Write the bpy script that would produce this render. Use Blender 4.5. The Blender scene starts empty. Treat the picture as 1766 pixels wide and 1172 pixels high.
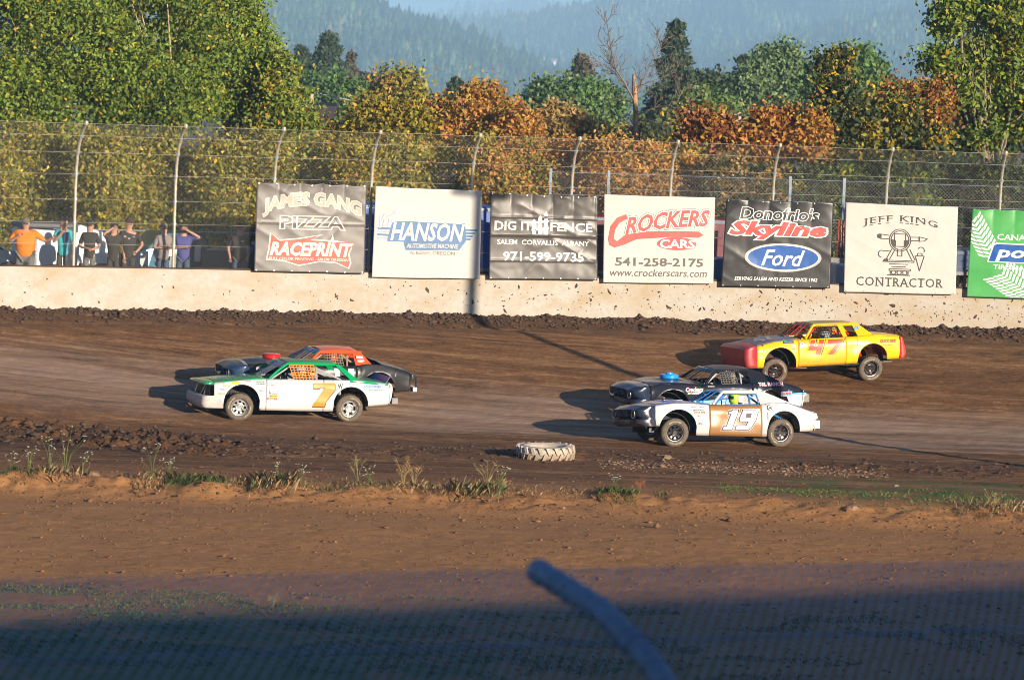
import bpy, math, random
import numpy as np
from mathutils import Vector, Matrix
PI = math.pi
R = math.radians
random.seed(7)
rng = np.random.default_rng(11)
sc = bpy.context.scene
col = sc.collection

# ------------------------------------------------------------------ camera
FPX, CX, CY, HORIZON = 6700.0, 883.0, 586.0, 170.0      # in pixels of the 1766 px wide photograph
CAM = Vector((0, 0, 8.4))
PITCH = math.atan((CY - HORIZON) / FPX)
ROLL = R(2.0)
R0 = Vector((1, 0, 0)); FW = Vector((0, math.cos(PITCH), -math.sin(PITCH))); U0 = Vector((0, math.sin(PITCH), math.cos(PITCH)))
RT = R0 * math.cos(ROLL) + U0 * math.sin(ROLL)
UP = -R0 * math.sin(ROLL) + U0 * math.cos(ROLL)
cd = bpy.data.cameras.new('camera'); cam = bpy.data.objects.new('camera', cd); col.objects.link(cam)
cam.matrix_world = Matrix(((RT.x, UP.x, -FW.x, CAM.x), (RT.y, UP.y, -FW.y, CAM.y), (RT.z, UP.z, -FW.z, CAM.z), (0, 0, 0, 1)))
cd.sensor_width = 36; cd.lens = FPX / 1766 * 36
cd.clip_start = .5; cd.clip_end = 60000
cd.dof.use_dof = True; cd.dof.focus_distance = 98; cd.dof.aperture_fstop = 3.2
sc.camera = cam
# ------------------------------------------------------------------ light
SUN_EL, SUN_AZ = 11.5, 143.5      # azimuth clockwise from +Y: the sun is behind the camera to the right
w = bpy.data.worlds.new('World'); sc.world = w; w.use_nodes = True
nt = w.node_tree; nt.nodes.clear()
sky = nt.nodes.new('ShaderNodeTexSky'); sky.sky_type = 'NISHITA'; sky.sun_disc = False
sky.sun_elevation = R(SUN_EL); sky.sun_rotation = R(SUN_AZ); sky.air_density = 1.2; sky.dust_density = 1.0; sky.ozone_density = 1.5
bg = nt.nodes.new('ShaderNodeBackground'); bg.inputs[1].default_value = .050
out = nt.nodes.new('ShaderNodeOutputWorld')
wb = nt.nodes.new('ShaderNodeMix'); wb.data_type = 'RGBA'; wb.blend_type = 'MULTIPLY'; wb.inputs[0].default_value = 1; wb.inputs[7].default_value = (.50, .82, 1.50, 1)      # camera balanced for the low warm sun
nt.links.new(sky.outputs[0], wb.inputs[6]); nt.links.new(wb.outputs[2], bg.inputs[0]); nt.links.new(bg.outputs[0], out.inputs[0])
sl = bpy.data.lights.new('sun', 'SUN'); sl.energy = 5.0; sl.angle = R(.53); sl.color = (1, .85, .67)
so = bpy.data.objects.new('sun', sl); col.objects.link(so)
sd = Vector((math.sin(R(SUN_AZ)) * math.cos(R(SUN_EL)), math.cos(R(SUN_AZ)) * math.cos(R(SUN_EL)), math.sin(R(SUN_EL))))
so.rotation_euler = sd.to_track_quat('Z', 'Y').to_euler(); so.location = (60, -60, 60)
vs = sc.view_settings; vs.view_transform = 'Standard'; vs.look = 'None'; vs.gamma = 1; vs.use_curve_mapping = False
vs.exposure = 0.72
sc.render.engine = 'CYCLES'
sc.cycles.filter_width = 0.9; sc.cycles.volume_bounces = 0; sc.cycles.max_bounces = 6; sc.cycles.diffuse_bounces = 3; sc.cycles.glossy_bounces = 2
sc.cycles.transparent_max_bounces = 8; sc.cycles.volume_step_rate = 1

# ------------------------------------------------------------------ helpers
def ray(px, py):
    return FW + RT * ((px - CX) / FPX) + UP * (-(py - CY) / FPX)
def P(px, py, d):
    r = ray(px, py); return CAM + r * (d / r.y)
def tag(o, label=None, cat=None, group=None, kind=None):
    if label: o['label'] = label
    if cat: o['category'] = cat
    if group: o['group'] = group
    if kind: o['kind'] = kind
    return o
def empty(name, loc=(0, 0, 0), label=None, cat=None, group=None):
    o = bpy.data.objects.new(name, None); col.objects.link(o); o.location = loc
    o.empty_display_size = .3
    return tag(o, label, cat, group)
def link(name, me, parent=None, m=None, kind=None):
    o = bpy.data.objects.new(name, me); col.objects.link(o)
    if parent: o.parent = parent
    if m is not None and not me.materials:
        for mm in (m if isinstance(m, (list, tuple)) else [m]): me.materials.append(mm)
    if kind: o['kind'] = kind
    return o
def mesh_np(name, V, F, smooth=False, cols=None):
    """V (n,3), F (m,k) arrays"""
    V = np.asarray(V, np.float32); F = np.asarray(F, np.int32)
    me = bpy.data.meshes.new(name); n, k = F.shape
    me.vertices.add(len(V)); me.vertices.foreach_set('co', V.ravel())
    me.loops.add(n * k); me.loops.foreach_set('vertex_index', F.ravel())
    me.polygons.add(n); me.polygons.foreach_set('loop_start', np.arange(0, n * k, k, dtype=np.int32))
    me.polygons.foreach_set('loop_total', np.full(n, k, np.int32))
    if smooth: me.polygons.foreach_set('use_smooth', np.ones(n, bool))
    if cols is not None:     # one colour per face
        at = me.attributes.new('tint', 'FLOAT_COLOR', 'CORNER')
        c = np.ones((n, k, 4), np.float32); c[:, :, :3] = cols[:, None, :]
        at.data.foreach_set('color', c.ravel())
    me.update(calc_edges=True); return me
class MB:
    def __init__(s): s.v = []; s.f = []; s.m = []; s.mi = 0
    def quad(s, *pts):
        b = len(s.v); s.v += [tuple(p) for p in pts]; s.f.append(tuple(range(b, b + len(pts)))); s.m.append(s.mi); return s
    def box(s, x0, x1, y0, y1, z0, z1, taper=0):
        b = len(s.v); t = taper
        s.v += [(x0, y0, z0), (x1, y0, z0), (x1, y1, z0), (x0, y1, z0), (x0 + t, y0 + t, z1), (x1 - t, y0 + t, z1), (x1 - t, y1 - t, z1), (x0 + t, y1 - t, z1)]
        for q in ((3, 2, 1, 0), (4, 5, 6, 7), (0, 1, 5, 4), (1, 2, 6, 5), (2, 3, 7, 6), (3, 0, 4, 7)): s.f.append(tuple(b + i for i in q)); s.m.append(s.mi)
        return s
    def tube(s, pts, r, n=6, caps=True):
        pts = [Vector(p) for p in pts]; b = len(s.v); up = None
        rr = r if isinstance(r, (list, tuple)) else [r] * len(pts)
        for i, p in enumerate(pts):
            d = (pts[min(i + 1, len(pts) - 1)] - pts[max(i - 1, 0)]).normalized()
            if up is None: up = Vector((0, 0, 1)) if abs(d.z) < .9 else Vector((1, 0, 0))
            a = d.cross(up).normalized(); c = a.cross(d).normalized(); up = c
            for k in range(n):
                t = 2 * PI * k / n; s.v.append(tuple(p + (a * math.cos(t) + c * math.sin(t)) * rr[i]))
        for i in range(len(pts) - 1):
            for k in range(n):
                k2 = (k + 1) % n; s.f.append((b + i * n + k, b + i * n + k2, b + (i + 1) * n + k2, b + (i + 1) * n + k)); s.m.append(s.mi)
        if caps:
            s.f.append(tuple(b + k for k in range(n))[::-1]); s.m.append(s.mi)
            e = b + (len(pts) - 1) * n; s.f.append(tuple(e + k for k in range(n))); s.m.append(s.mi)
        return s
    def lathe(s, prof, n=24, axis='Z', c=(0, 0, 0), close=False):
        """prof: (radius, height along axis)"""
        b = len(s.v)
        for (r, h) in prof:
            for k in range(n):
                t = 2 * PI * k / n; a, d = r * math.cos(t), r * math.sin(t)
                p = (a, d, h) if axis == 'Z' else ((a, h, d) if axis == 'Y' else (h, a, d))
                s.v.append((p[0] + c[0], p[1] + c[1], p[2] + c[2]))
        for i in range(len(prof) - 1):
            for k in range(n):
                k2 = (k + 1) % n; s.f.append((b + i * n + k, b + i * n + k2, b + (i + 1) * n + k2, b + (i + 1) * n + k)); s.m.append(s.mi)
        return s
    def grid(s, fn, nu, nv):
        b = len(s.v)
        for i in range(nu + 1):
            for j in range(nv + 1): s.v.append(tuple(fn(i / nu, j / nv)))
        for i in range(nu):
            for j in range(nv):
                a = b + i * (nv + 1) + j; s.f.append((a, a + 1, a + nv + 2, a + nv + 1)); s.m.append(s.mi)
        return s
    def build(s, name, m, parent=None, smooth=False, kind=None, solid=0, bevel=0, xf=None):
        me = bpy.data.meshes.new(name)
        v = s.v if xf is None else [tuple(xf @ Vector(p)) for p in s.v]
        me.from_pydata(v, [], s.f); me.validate()
        if isinstance(m, (list, tuple)) and len(me.polygons) == len(s.m):
            me.polygons.foreach_set('material_index', s.m)
        if smooth: me.polygons.foreach_set('use_smooth', [True] * len(me.polygons))
        o = link(name, me, parent, m, kind)
        if smooth: 
            me.set_sharp_from_angle(angle=R(40))
        if solid:
            md = o.modifiers.new('s', 'SOLIDIFY'); md.thickness = solid; md.offset = 0
        if bevel:
            md = o.modifiers.new('b', 'BEVEL'); md.width = bevel; md.segments = 2; md.limit_method = 'ANGLE'
        return o

# ------------------------------------------------------------------ materials
def N(t, k, **kw):
    n = t.nodes.new(k)
    for a, b in kw.items(): setattr(n, a, b)
    return n
def newmat(name):
    m = bpy.data.materials.new(name); m.use_nodes = True; t = m.node_tree
    return m, t, t.nodes['Principled BSDF']
def noise(t, scale, detail=4, rough=.55, vec=None, stretch=None, dist=0):
    n = N(t, 'ShaderNodeTexNoise'); n.inputs['Scale'].default_value = scale; n.inputs['Detail'].default_value = detail
    n.inputs['Roughness'].default_value = rough; n.inputs['Distortion'].default_value = dist
    if vec is None: vec = N(t, 'ShaderNodeTexCoord').outputs['Object']
    if stretch:
        mp = N(t, 'ShaderNodeMapping'); mp.inputs['Scale'].default_value = stretch; t.links.new(vec, mp.inputs[0]); vec = mp.outputs[0]
    t.links.new(vec, n.inputs['Vector']); return n.outputs['Fac']
def ramp(t, fac, stops):
    r = N(t, 'ShaderNodeValToRGB'); e = r.color_ramp.elements
    while len(e) < len(stops): e.new(.5)
    for i, (p, c) in enumerate(stops):
        e[i].position = p; e[i].color = (*c, 1) if len(c) == 3 else c
    t.links.new(fac, r.inputs[0]); return r.outputs[0]
def mix(t, fac, a, b):
    n = N(t, 'ShaderNodeMix', data_type='RGBA')
    for i, v in ((0, fac), (6, a), (7, b)):
        if isinstance(v, (int, float)): n.inputs[i].default_value = v
        elif isinstance(v, tuple): n.inputs[i].default_value = (*v, 1)
        else: t.links.new(v, n.inputs[i])
    return n.outputs[2]
def math_(t, op, a, b=None, c=None, clamp=False):
    n = N(t, 'ShaderNodeMath', operation=op, use_clamp=clamp)
    for i, v in enumerate((a, b, c)):
        if v is None: continue
        if isinstance(v, (int, float)): n.inputs[i].default_value = v
        else: t.links.new(v, n.inputs[i])
    return n.outputs[0]
def bump(t, b, h, strength=.5, dist=.02):
    n = N(t, 'ShaderNodeBump'); n.inputs['Strength'].default_value = strength; n.inputs['Distance'].default_value = dist
    t.links.new(h, n.inputs['Height']); t.links.new(n.outputs[0], b.inputs['Normal'])
def simple(name, c, rough=.6, metal=0, var=.15, scale=6, bmp=0, spec=.5):
    m, t, b = newmat(name)
    f = noise(t, scale, 5)
    lo = tuple(max(0, x * (1 - var)) for x in c); hi = tuple(min(1, x * (1 + var)) for x in c)
    t.links.new(ramp(t, f, [(.3, lo), (.7, hi)]), b.inputs['Base Color'])
    b.inputs['Roughness'].default_value = rough; b.inputs['Metallic'].default_value = metal
    b.inputs['Specular IOR Level'].default_value = spec
    if bmp: bump(t, b, f, bmp, .02)
    return m
DIRT = (.20, .115, .06)
def paint(name, c, rough=.35, dirt=.5, top=None, dz=.75, band=None):
    """car paint; real dried mud, heaviest low down; band=(list of (z_below, colour)) livery"""
    m, t, b = newmat(name)
    tc = N(t, 'ShaderNodeTexCoord').outputs['Object']
    sp = N(t, 'ShaderNodeSeparateXYZ'); t.links.new(tc, sp.inputs[0]); z = sp.outputs[2]
    base = (*c, 1)
    cc = None
    if band:
        cc = c
        for (lim, colr, slope) in band:
            zz = math_(t, 'ADD', z, math_(t, 'MULTIPLY', sp.outputs[0], slope))
            f = math_(t, 'LESS_THAN', zz, lim); cc = mix(t, f, cc, colr)
    else: cc = c
    n1 = noise(t, 2.3, 8, .7, tc); n2 = noise(t, 14, 6, .7, tc); n3 = noise(t, 60, 3, .7, tc)
    h = math_(t, 'SUBTRACT', 1.0, math_(t, 'DIVIDE', z, dz), clamp=True)
    k = math_(t, 'ADD', math_(t, 'MULTIPLY', h, .75), math_(t, 'SUBTRACT', math_(t, 'ADD', math_(t, 'MULTIPLY', n1, .7), math_(t, 'MULTIPLY', n2, .6)), .62))
    f = math_(t, 'MULTIPLY', math_(t, 'MULTIPLY_ADD', k, 1.5, -.10, clamp=True), dirt)
    sp2 = math_(t, 'MULTIPLY', math_(t, 'GREATER_THAN', n3, .70), math_(t, 'MULTIPLY', dirt, 1.0 if not isinstance(dirt, float) else 1.0))
    f = math_(t, 'MAXIMUM', f, math_(t, 'MULTIPLY', sp2, .6), clamp=True)
    t.links.new(mix(t, f, cc, DIRT), b.inputs['Base Color'])
    t.links.new(math_(t, 'MULTIPLY_ADD', f, .5, rough, clamp=True), b.inputs['Roughness'])
    bump(t, b, n1, .25, .03)
    return m
GALV = simple('galvanised_steel', (.31, .37, .44), .5, .3, .2, 9)
BLACK = simple('black_metal', (.02, .02, .022), .5, 0, .3)
DARKIN = simple('dark_interior', (.035, .033, .032), .8, 0, .4)
RUBBER = simple('rubber_with_dust', (.115, .09, .068), .85, 0, .35, 14, .2)
STEEL = simple('bare_steel', (.55, .55, .55), .3, .9, .2)
CHROME = simple('chrome', (.75, .76, .78), .15, 1, .1)
WHITE = simple('white_paint', (.78, .77, .74), .4, 0, .06)
WHITEV = simple('white_vinyl_print', (.74, .73, .70), .5, 0, .05)
BLACKV = simple('black_vinyl_print', (.03, .03, .03), .5, 0, .2)
REDV = simple('red_vinyl_print', (.55, .04, .03), .45, 0, .1)
ORANGEV = simple('orange_vinyl_print', (.85, .26, .015), .45, 0, .08)
YELLOWV = simple('yellow_vinyl_print', (.80, .55, .03), .45, 0, .1)
BLUEV = simple('blue_vinyl_print', (.03, .13, .5), .45, 0, .1)
PINKV = simple('pink_vinyl_print', (.7, .06, .2), .45, 0, .1)
CYANV = simple('light_blue_vinyl_print', (.16, .45, .8), .45, 0, .1)
SKIN = simple('skin', (.50, .27, .18), .6, 0, .1)
BARK = simple('grey_bark', (.24, .19, .14), .9, 0, .35, 8, .5)
PALEBARK = simple('pale_bark', (.45, .34, .23), .9, 0, .3, 8, .5)

# ------------------------------------------------------------------ lettering
_tc = {}
def curve_geo(cu):
    o = bpy.data.objects.new('tmp', cu); col.objects.link(o)
    dg = bpy.context.evaluated_depsgraph_get(); me = bpy.data.meshes.new_from_object(o.evaluated_get(dg))
    v = [(p.co.x, p.co.y) for p in me.vertices]; f = [tuple(p.vertices) for p in me.polygons]
    bpy.data.objects.remove(o); bpy.data.meshes.remove(me); bpy.data.curves.remove(cu)
    return v, f
def text_geo(s, shear=0, offset=0, spacing=1.0, res=2):
    k = (s, shear, offset, spacing)
    if k not in _tc:
        cu = bpy.data.curves.new('t', 'FONT'); cu.body = s; cu.shear = shear; cu.offset = offset; cu.space_character = spacing
        cu.resolution_u = res; cu.fill_mode = 'BOTH'
        _tc[k] = curve_geo(cu)
    return _tc[k]
def poly_geo(polys, offset=0):
    cu = bpy.data.curves.new('p', 'CURVE'); cu.dimensions = '2D'; cu.fill_mode = 'BOTH'; cu.offset = offset
    for pl in polys:
        s = cu.splines.new('POLY'); s.points.add(len(pl) - 1); s.use_cyclic_u = True
        for i, (x, y) in enumerate(pl): s.points[i].co = (x, y, 0, 1)
    return curve_geo(cu)
def fit(geo, x0, y0, x1, y1, ref=None):
    """scale the geometry so that ref (or its own) bounds fill the box"""
    v, f = geo; rv = (ref or geo)[0]
    if not rv: return [], []
    ax = min(p[0] for p in rv); bx = max(p[0] for p in rv); ay = min(p[1] for p in rv); by = max(p[1] for p in rv)
    sx = (x1 - x0) / max(bx - ax, 1e-6); sy = (y1 - y0) / max(by - ay, 1e-6)
    return [(x0 + (x - ax) * sx, y0 + (y - ay) * sy) for x, y in v], f
def cut_fine(v, f, cu, cv):
    import bmesh
    if len(v) < 3: return v, f
    bm = bmesh.new(); vs__ = [bm.verts.new((a, b, 0)) for a, b in v]
    for q in f:
        try: bm.faces.new([vs__[i] for i in q])
        except ValueError: pass
    for ax, st in ((0, cu), (1, cv)):
        lo = min(p[ax] for p in v); hi = max(p[ax] for p in v); x = math.ceil(lo / st) * st
        while x < hi:
            no = (1, 0, 0) if ax == 0 else (0, 1, 0); co = (x, 0, 0) if ax == 0 else (0, x, 0)
            bmesh.ops.bisect_plane(bm, geom=bm.verts[:] + bm.edges[:] + bm.faces[:], plane_co=co, plane_no=no, dist=1e-6); x += st
    bm.verts.index_update(); v2 = [(p.co.x, p.co.y) for p in bm.verts]; f2 = [tuple(p.index for p in q.verts) for q in bm.faces]; bm.free(); return v2, f2
def decal(name, geo, mapf, m, parent, lift=0.0, label=None, cut=(.04, .05)):
    """print laid on a surface; mapf(u,v,lift)->xyz"""
    v, f = geo
    if not f: return None
    v, f = cut_fine(v, f, *cut)
    me = bpy.data.meshes.new(name); me.from_pydata([tuple(mapf(a, b, lift)) for a, b in v], [], f)
    o = link(name, me, parent, m)
    if label: o['label'] = label
    return o
# ------------------------------------------------------------------ ground
def wall_y(x):
    """distance of the outer wall of the track at lateral position x"""
    x = np.asarray(x, float)
    t = np.clip(x, -14.5, 14.5) + 14.5
    y = 103.0 + .488 * (t - t * t / 58)
    return y + np.minimum(x + 14.5, 0) * .488
BASE = 2.44; BACKZ = 2.84      # foot of the wall on the track side; ground behind it
def sstep(a, b, x): t = np.clip((x - a) / (b - a), 0, 1); return t * t * (3 - 2 * t)
class VN:
    """tileable-free value noise"""
    def __init__(s, seed): s.t = np.random.default_rng(seed).random((256, 256))
    def __call__(s, x, y):
        xi = np.floor(x).astype(int); yi = np.floor(y).astype(int); fx = x - xi; fy = y - yi
        fx = fx * fx * (3 - 2 * fx); fy = fy * fy * (3 - 2 * fy); g = lambda a, b: s.t[a % 256, b % 256]
        return (g(xi, yi) * (1 - fx) + g(xi + 1, yi) * fx) * (1 - fy) + (g(xi, yi + 1) * (1 - fx) + g(xi + 1, yi + 1) * fx) * fy - .5
vn = VN(3); vn2 = VN(5)
def ground_smooth(x, y):
    x = np.asarray(x, float); y = np.asarray(y, float)
    q = wall_y(x) - y
    sp = np.log1p(np.exp(np.clip((12.9 - q) * 1.1, -30, 30))) / 1.1
    zt = .28 + .165 * sp
    zt = np.where(q < 2.2, zt - .20 * sstep(2.2, 1.2, q) + .14 * sstep(.9, .1, q), zt)
    zt = np.where(q < -.16, BACKZ, zt)
    z = zt * sstep(77.5, 81, y)
    z = np.where((y > 112.5) & (q < 0), BACKZ, z)
    z = z * (1 - sstep(150, 260, y))
    z = z + 1.3 * sstep(30, 16, y)
    return z
def ground_z(x, y):
    x = np.asarray(x, float); y = np.asarray(y, float)
    z = ground_smooth(x, y); q = wall_y(x) - y
    vis = (q > -.16)
    # ridge of loose clods against the wall
    k = sstep(1.6, .7, q) * vis
    z = z + k * (vn(x * 2.3 + y * .7, y * 3.1) * .09 + vn2(x * 7.3 + y * 3, y * 9) * .04)
    # groomed racing groove: faint long streaks
    tr = sstep(81.5, 86, y) * sstep(1.2, 2.5, q)
    z = z + tr * (vn(x * .35, y * 3.0) * .03 + vn2(x * 4.5, y * 4) * .022)
    # inner edge of the track: clods thrown off the groove
    e = wall_y(x)
    b1 = np.exp(-((y - 88.6 - .25 * np.sin(x * .5)) / .9) ** 2)
    z = z + b1 * (.02 + vn(x * 4, y * 4) * .09 + vn2(x * 10, y * 10) * .05)
    # ruts on the left
    r = np.exp(-((x + 8.9) / 2.9) ** 2)
    for k0, a in ((89.8, .20), (88.3, .18), (86.9, .16)):
        yy = k0 - (x + 9) * .42
        z = z + r * a * (np.exp(-((y - yy) / .28) ** 2) * (.6 + 1.6 * vn(x * 4, y * 6) + 1.6 * vn2(x * 11, y * 11)) - .8 * np.exp(-((y - yy - .6) / .35) ** 2))
    # lip where the infield was graded away
    l = np.exp(-((y - 79.4 - vn(x * .4, 3.3) * 1.6) / .8) ** 2)
    z = z + l * (.05 + vn2(x * 1.3, y * 1.3) * .16 + vn(x * 5, y * 5) * .09) * (1 + .6 * sstep(2, -8, x))
    # infield: small lumps
    i = sstep(79, 76, y)
    z = z + i * (vn(x * 5, y * 3) * .012 + vn2(x * 11, y * 8) * .020 + vn(x * .5, y * .4) * .08)
    return z
def axis_(dense0, dense1, step, lo, hi, g=1.25):
    a = list(np.arange(dense0, dense1 + 1e-6, step)); s = step
    while a[-1] < hi: s *= g; a.append(min(a[-1] + s, hi))
    s = step; b = []
    p = dense0
    while p > lo: s *= g; p = max(p - s, lo); b.append(p)
    return np.array(b[::-1] + a)
xs = axis_(-17, 17, .085, -9000, 9000); ys = axis_(56, 112.4, .10, -300, 17000)
X, Y = np.meshgrid(xs, ys); Z = ground_z(X, Y)
nx, ny = len(xs), len(ys)
idx = np.arange(nx * ny).reshape(ny, nx)
F = np.stack([idx[:-1, :-1], idx[:-1, 1:], idx[1:, 1:], idx[1:, :-1]], -1).reshape(-1, 4)
gm, t, b = newmat('track_dirt')
tc = N(t, 'ShaderNodeTexCoord').outputs['Object']
sp = N(t, 'ShaderNodeSeparateXYZ'); t.links.new(tc, sp.inputs[0])
yy = sp.outputs[1]; xx = sp.outputs[0]
n_big = noise(t, .12, 5, .6, tc); n_mid = noise(t, 1.3, 8, .7, tc); n_fine = noise(t, 9, 8, .75, tc)
n_str = noise(t, 1.0, 6, .65, tc, (.14, 1.2, 1), .6); n_str2 = noise(t, 1.0, 8, .7, tc, (1.3, 3.2, 1))
def smooth(t, v, a, b_):
    n = N(t, 'ShaderNodeMapRange', interpolation_type='SMOOTHSTEP'); n.inputs[1].default_value = a; n.inputs[2].default_value = b_
    t.links.new(v, n.inputs[0]); return n.outputs[0]
ywob = math_(t, 'ADD', yy, math_(t, 'MULTIPLY_ADD', n_mid, 3.0, -1.5))
infield = ramp(t, math_(t, 'MULTIPLY_ADD', n_fine, .55, math_(t, 'MULTIPLY', n_mid, .45)), [(.37, (.12, .050, .018)), (.44, (.36, .172, .062)), (.58, (.46, .225, .083)), (.70, (.60, .35, .16))])
trackc = ramp(t, math_(t, 'MULTIPLY_ADD', n_str2, .35, math_(t, 'MULTIPLY_ADD', n_fine, .35, math_(t, 'MULTIPLY', n_str, .30))), [(.41, (.035, .016, .007)), (.455, (.135, .060, .021)), (.52, (.20, .092, .033)), (.61, (.40, .21, .088))])
dk = noise(t, 1.0, 7, .7, tc, (.55, 4.2, 1)); trackc = mix(t, math_(t, 'MULTIPLY', smooth(t, dk, .56, .66), .55), trackc, (.05, .027, .016))
lt = noise(t, 1.0, 5, .6, tc, (.07, 2.2, 1)); trackc = mix(t, math_(t, 'MULTIPLY', smooth(t, lt, .54, .66), .40), trackc, (.42, .24, .12))
c = mix(t, smooth(t, ywob, 79.5, 84), infield, trackc)
rut_shade = math_(t, 'MULTIPLY', math_(t, 'MULTIPLY', smooth(t, ywob, 85.6, 86.6), math_(t, 'SUBTRACT', 1.0, smooth(t, ywob, 90.3, 91.3))), math_(t, 'SUBTRACT', 1.0, smooth(t, xx, -7.5, -4.5)))
c = mix(t, math_(t, 'MULTIPLY', rut_shade, math_(t, 'MULTIPLY_ADD', n_mid, 2.6, -.85, clamp=True)), c, (.045, .026, .018))  # shadow in the left ruts is put into the dirt colour
# polished dry groove
groove = math_(t, 'MULTIPLY', smooth(t, ywob, 92.5, 95.0), math_(t, 'SUBTRACT', 1.0, smooth(t, ywob, 97.5, 101.0)))
c = mix(t, math_(t, 'MULTIPLY', groove, math_(t, 'MULTIPLY_ADD', n_str, 1.6, -.40, clamp=True)), c, (.47, .34, .25))
# dark damp clods at the inner edge
edge = math_(t, 'MULTIPLY', smooth(t, ywob, 87.0, 88.3), math_(t, 'SUBTRACT', 1.0, smooth(t, ywob, 89.3, 91.5)))
c = mix(t, math_(t, 'MULTIPLY', edge, math_(t, 'MULTIPLY_ADD', n_fine, 2.2, -.75, clamp=True)), c, (.05, .028, .018))
# damp cushion by the wall
c = mix(t, math_(t, 'MULTIPLY', smooth(t, sp.outputs[2], 1.92, 2.15), .8), c, (.06, .034, .022))
# mown weeds: sparse green in the apron and in the near infield
gpatch = math_(t, 'MULTIPLY', smooth(t, math_(t, 'MULTIPLY_ADD', n_big, .5, math_(t, 'MULTIPLY', n_mid, .5)), .45, .56), 1.0)
ap = math_(t, 'MULTIPLY', math_(t, 'MULTIPLY', smooth(t, yy, 80.6, 81.6), math_(t, 'SUBTRACT', 1.0, smooth(t, yy, 84.6, 86.4))), smooth(t, xx, 3.0, 7.0))
near = math_(t, 'SUBTRACT', 1.0, smooth(t, ywob, 60.0, 66.0))
near = math_(t, 'MULTIPLY', near, math_(t, 'MULTIPLY_ADD', math_(t, 'SUBTRACT', 1.0, smooth(t, xx, -2, 7)), .8, .2))
gf = math_(t, 'MULTIPLY', math_(t, 'MAXIMUM', ap, near), gpatch, clamp=True)
c = mix(t, math_(t, 'MULTIPLY', gf, .9), c, (.06, .13, .03))
t.links.new(c, b.inputs['Base Color'])
b.inputs['Roughness'].default_value = .85; b.inputs['Specular IOR Level'].default_value = .25
bump(t, b, math_(t, 'ADD', n_fine, math_(t, 'MULTIPLY', n_str2, .6)), .7, .04)
g = link('ground', mesh_np('ground', np.stack([X, Y, Z], -1).reshape(-1, 3), F, True), None, gm, 'structure')

def hit(px, py):
    r = ray(px, py); t0, t1 = 5.0, 140.0
    f = lambda q: (CAM + r * q).z - float(ground_smooth((CAM + r * q).x, (CAM + r * q).y))
    for k in range(2000):
        tt = 40 + k * .05
        if f(tt) < 0: break
    return CAM + r * tt
# loose clods
def clods(name, n, fx, fs, m, parent=None):
    ico = np.array([(0, 0, 1), (.94, 0, .3), (.29, .89, .3), (-.76, .55, .25), (-.76, -.55, .35), (.29, -.89, .3), (0, 0, -.3)])
    tri = np.array([(0, 1, 2), (0, 2, 3), (0, 3, 4), (0, 4, 5), (0, 5, 1), (6, 2, 1), (6, 3, 2), (6, 4, 3), (6, 5, 4), (6, 1, 5)])
    pos = fx(n); s = fs(n)
    V = ico[None] * (1 + rng.uniform(-.35, .35, (n, 7, 1))) * s[:, None, None] * rng.uniform(.6, 1.3, (n, 1, 3))
    a = rng.uniform(0, 6.28, n); ca, sa = np.cos(a), np.sin(a)
    V = np.stack([V[..., 0] * ca[:, None] - V[..., 1] * sa[:, None], V[..., 0] * sa[:, None] + V[..., 1] * ca[:, None], V[..., 2] * .75], -1)
    V += pos[:, None]
    Fa = (tri[None] + np.arange(n)[:, None, None] * 7).reshape(-1, 3)
    return link(name, mesh_np(name, V.reshape(-1, 3), Fa), parent, m, 'stuff')
CLOD = simple('damp_clod', (.075, .043, .027), .9, 0, .4, 3)
CLODL = simple('dry_clod', (.22, .14, .085), .9, 0, .4, 3)
def pcush(n):
    x = rng.uniform(-17, 17, n); q = np.abs(rng.normal(.02, .42, n)) + .02; y = wall_y(x) - q
    return np.stack([x, y, ground_z(x, y)], -1)
tag(clods('wall_clods', 5500, pcush, lambda n: rng.gamma(2.2, .015, n) + .010, CLOD), 'dark loose clods of dirt heaped along the foot of the wall', 'dirt')
def pedge(n):
    x = rng.uniform(-14, 14, n); y = 88.6 + rng.normal(0, 1.1, n) + .25 * np.sin(x * .5)
    return np.stack([x, y, ground_z(x, y)], -1)
tag(clods('track_edge_clods', 1900, pedge, lambda n: rng.gamma(2.0, .012, n) + .010, CLOD), 'dark crumbs of dirt along the inner edge of the racing groove', 'dirt')
def prut(n):
    x = rng.normal(-9.0, 2.3, n); k0 = rng.choice([89.8, 88.3, 86.9], n); y = k0 - (x + 9) * .42 + rng.normal(0, .28, n); return np.stack([x, y, ground_z(x, y)], -1)
tag(clods('rut_clods', 1300, prut, lambda n: rng.gamma(2.0, .017, n) + .012, CLOD), 'dark damp clods torn up along the ruts on the left', 'dirt')
def pinf(n):
    x = rng.uniform(-13, 13, n); y = np.where(rng.random(n) < .4, rng.normal(79.3, 1.3, n), rng.uniform(56, 84, n))
    return np.stack([x, y, ground_z(x, y)], -1)
tag(clods('infield_clods', 9000, pinf, lambda n: rng.gamma(1.5, .009, n) + .009, simple('infield_clod', (.17, .085, .04), .9, 0, .5, 3)), 'small brown clods covering the infield', 'dirt')
tag(clods('infield_stones', 500, pinf, lambda n: rng.gamma(1.4, .007, n) + .006, CLODL), 'small dry stones and clods scattered over the brown infield', 'stones')
def ptire(n):
    x = rng.uniform(2.0, 8.5, n); y = 86.9 + rng.normal(0, .75, n)
    return np.stack([x, y, ground_z(x, y)], -1)
tag(clods('pale_clods', 1500, ptire, lambda n: rng.gamma(2.0, .008, n) + .006, CLODL), 'pale dry clods on the ground right of the tractor tyre', 'stones')

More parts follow.
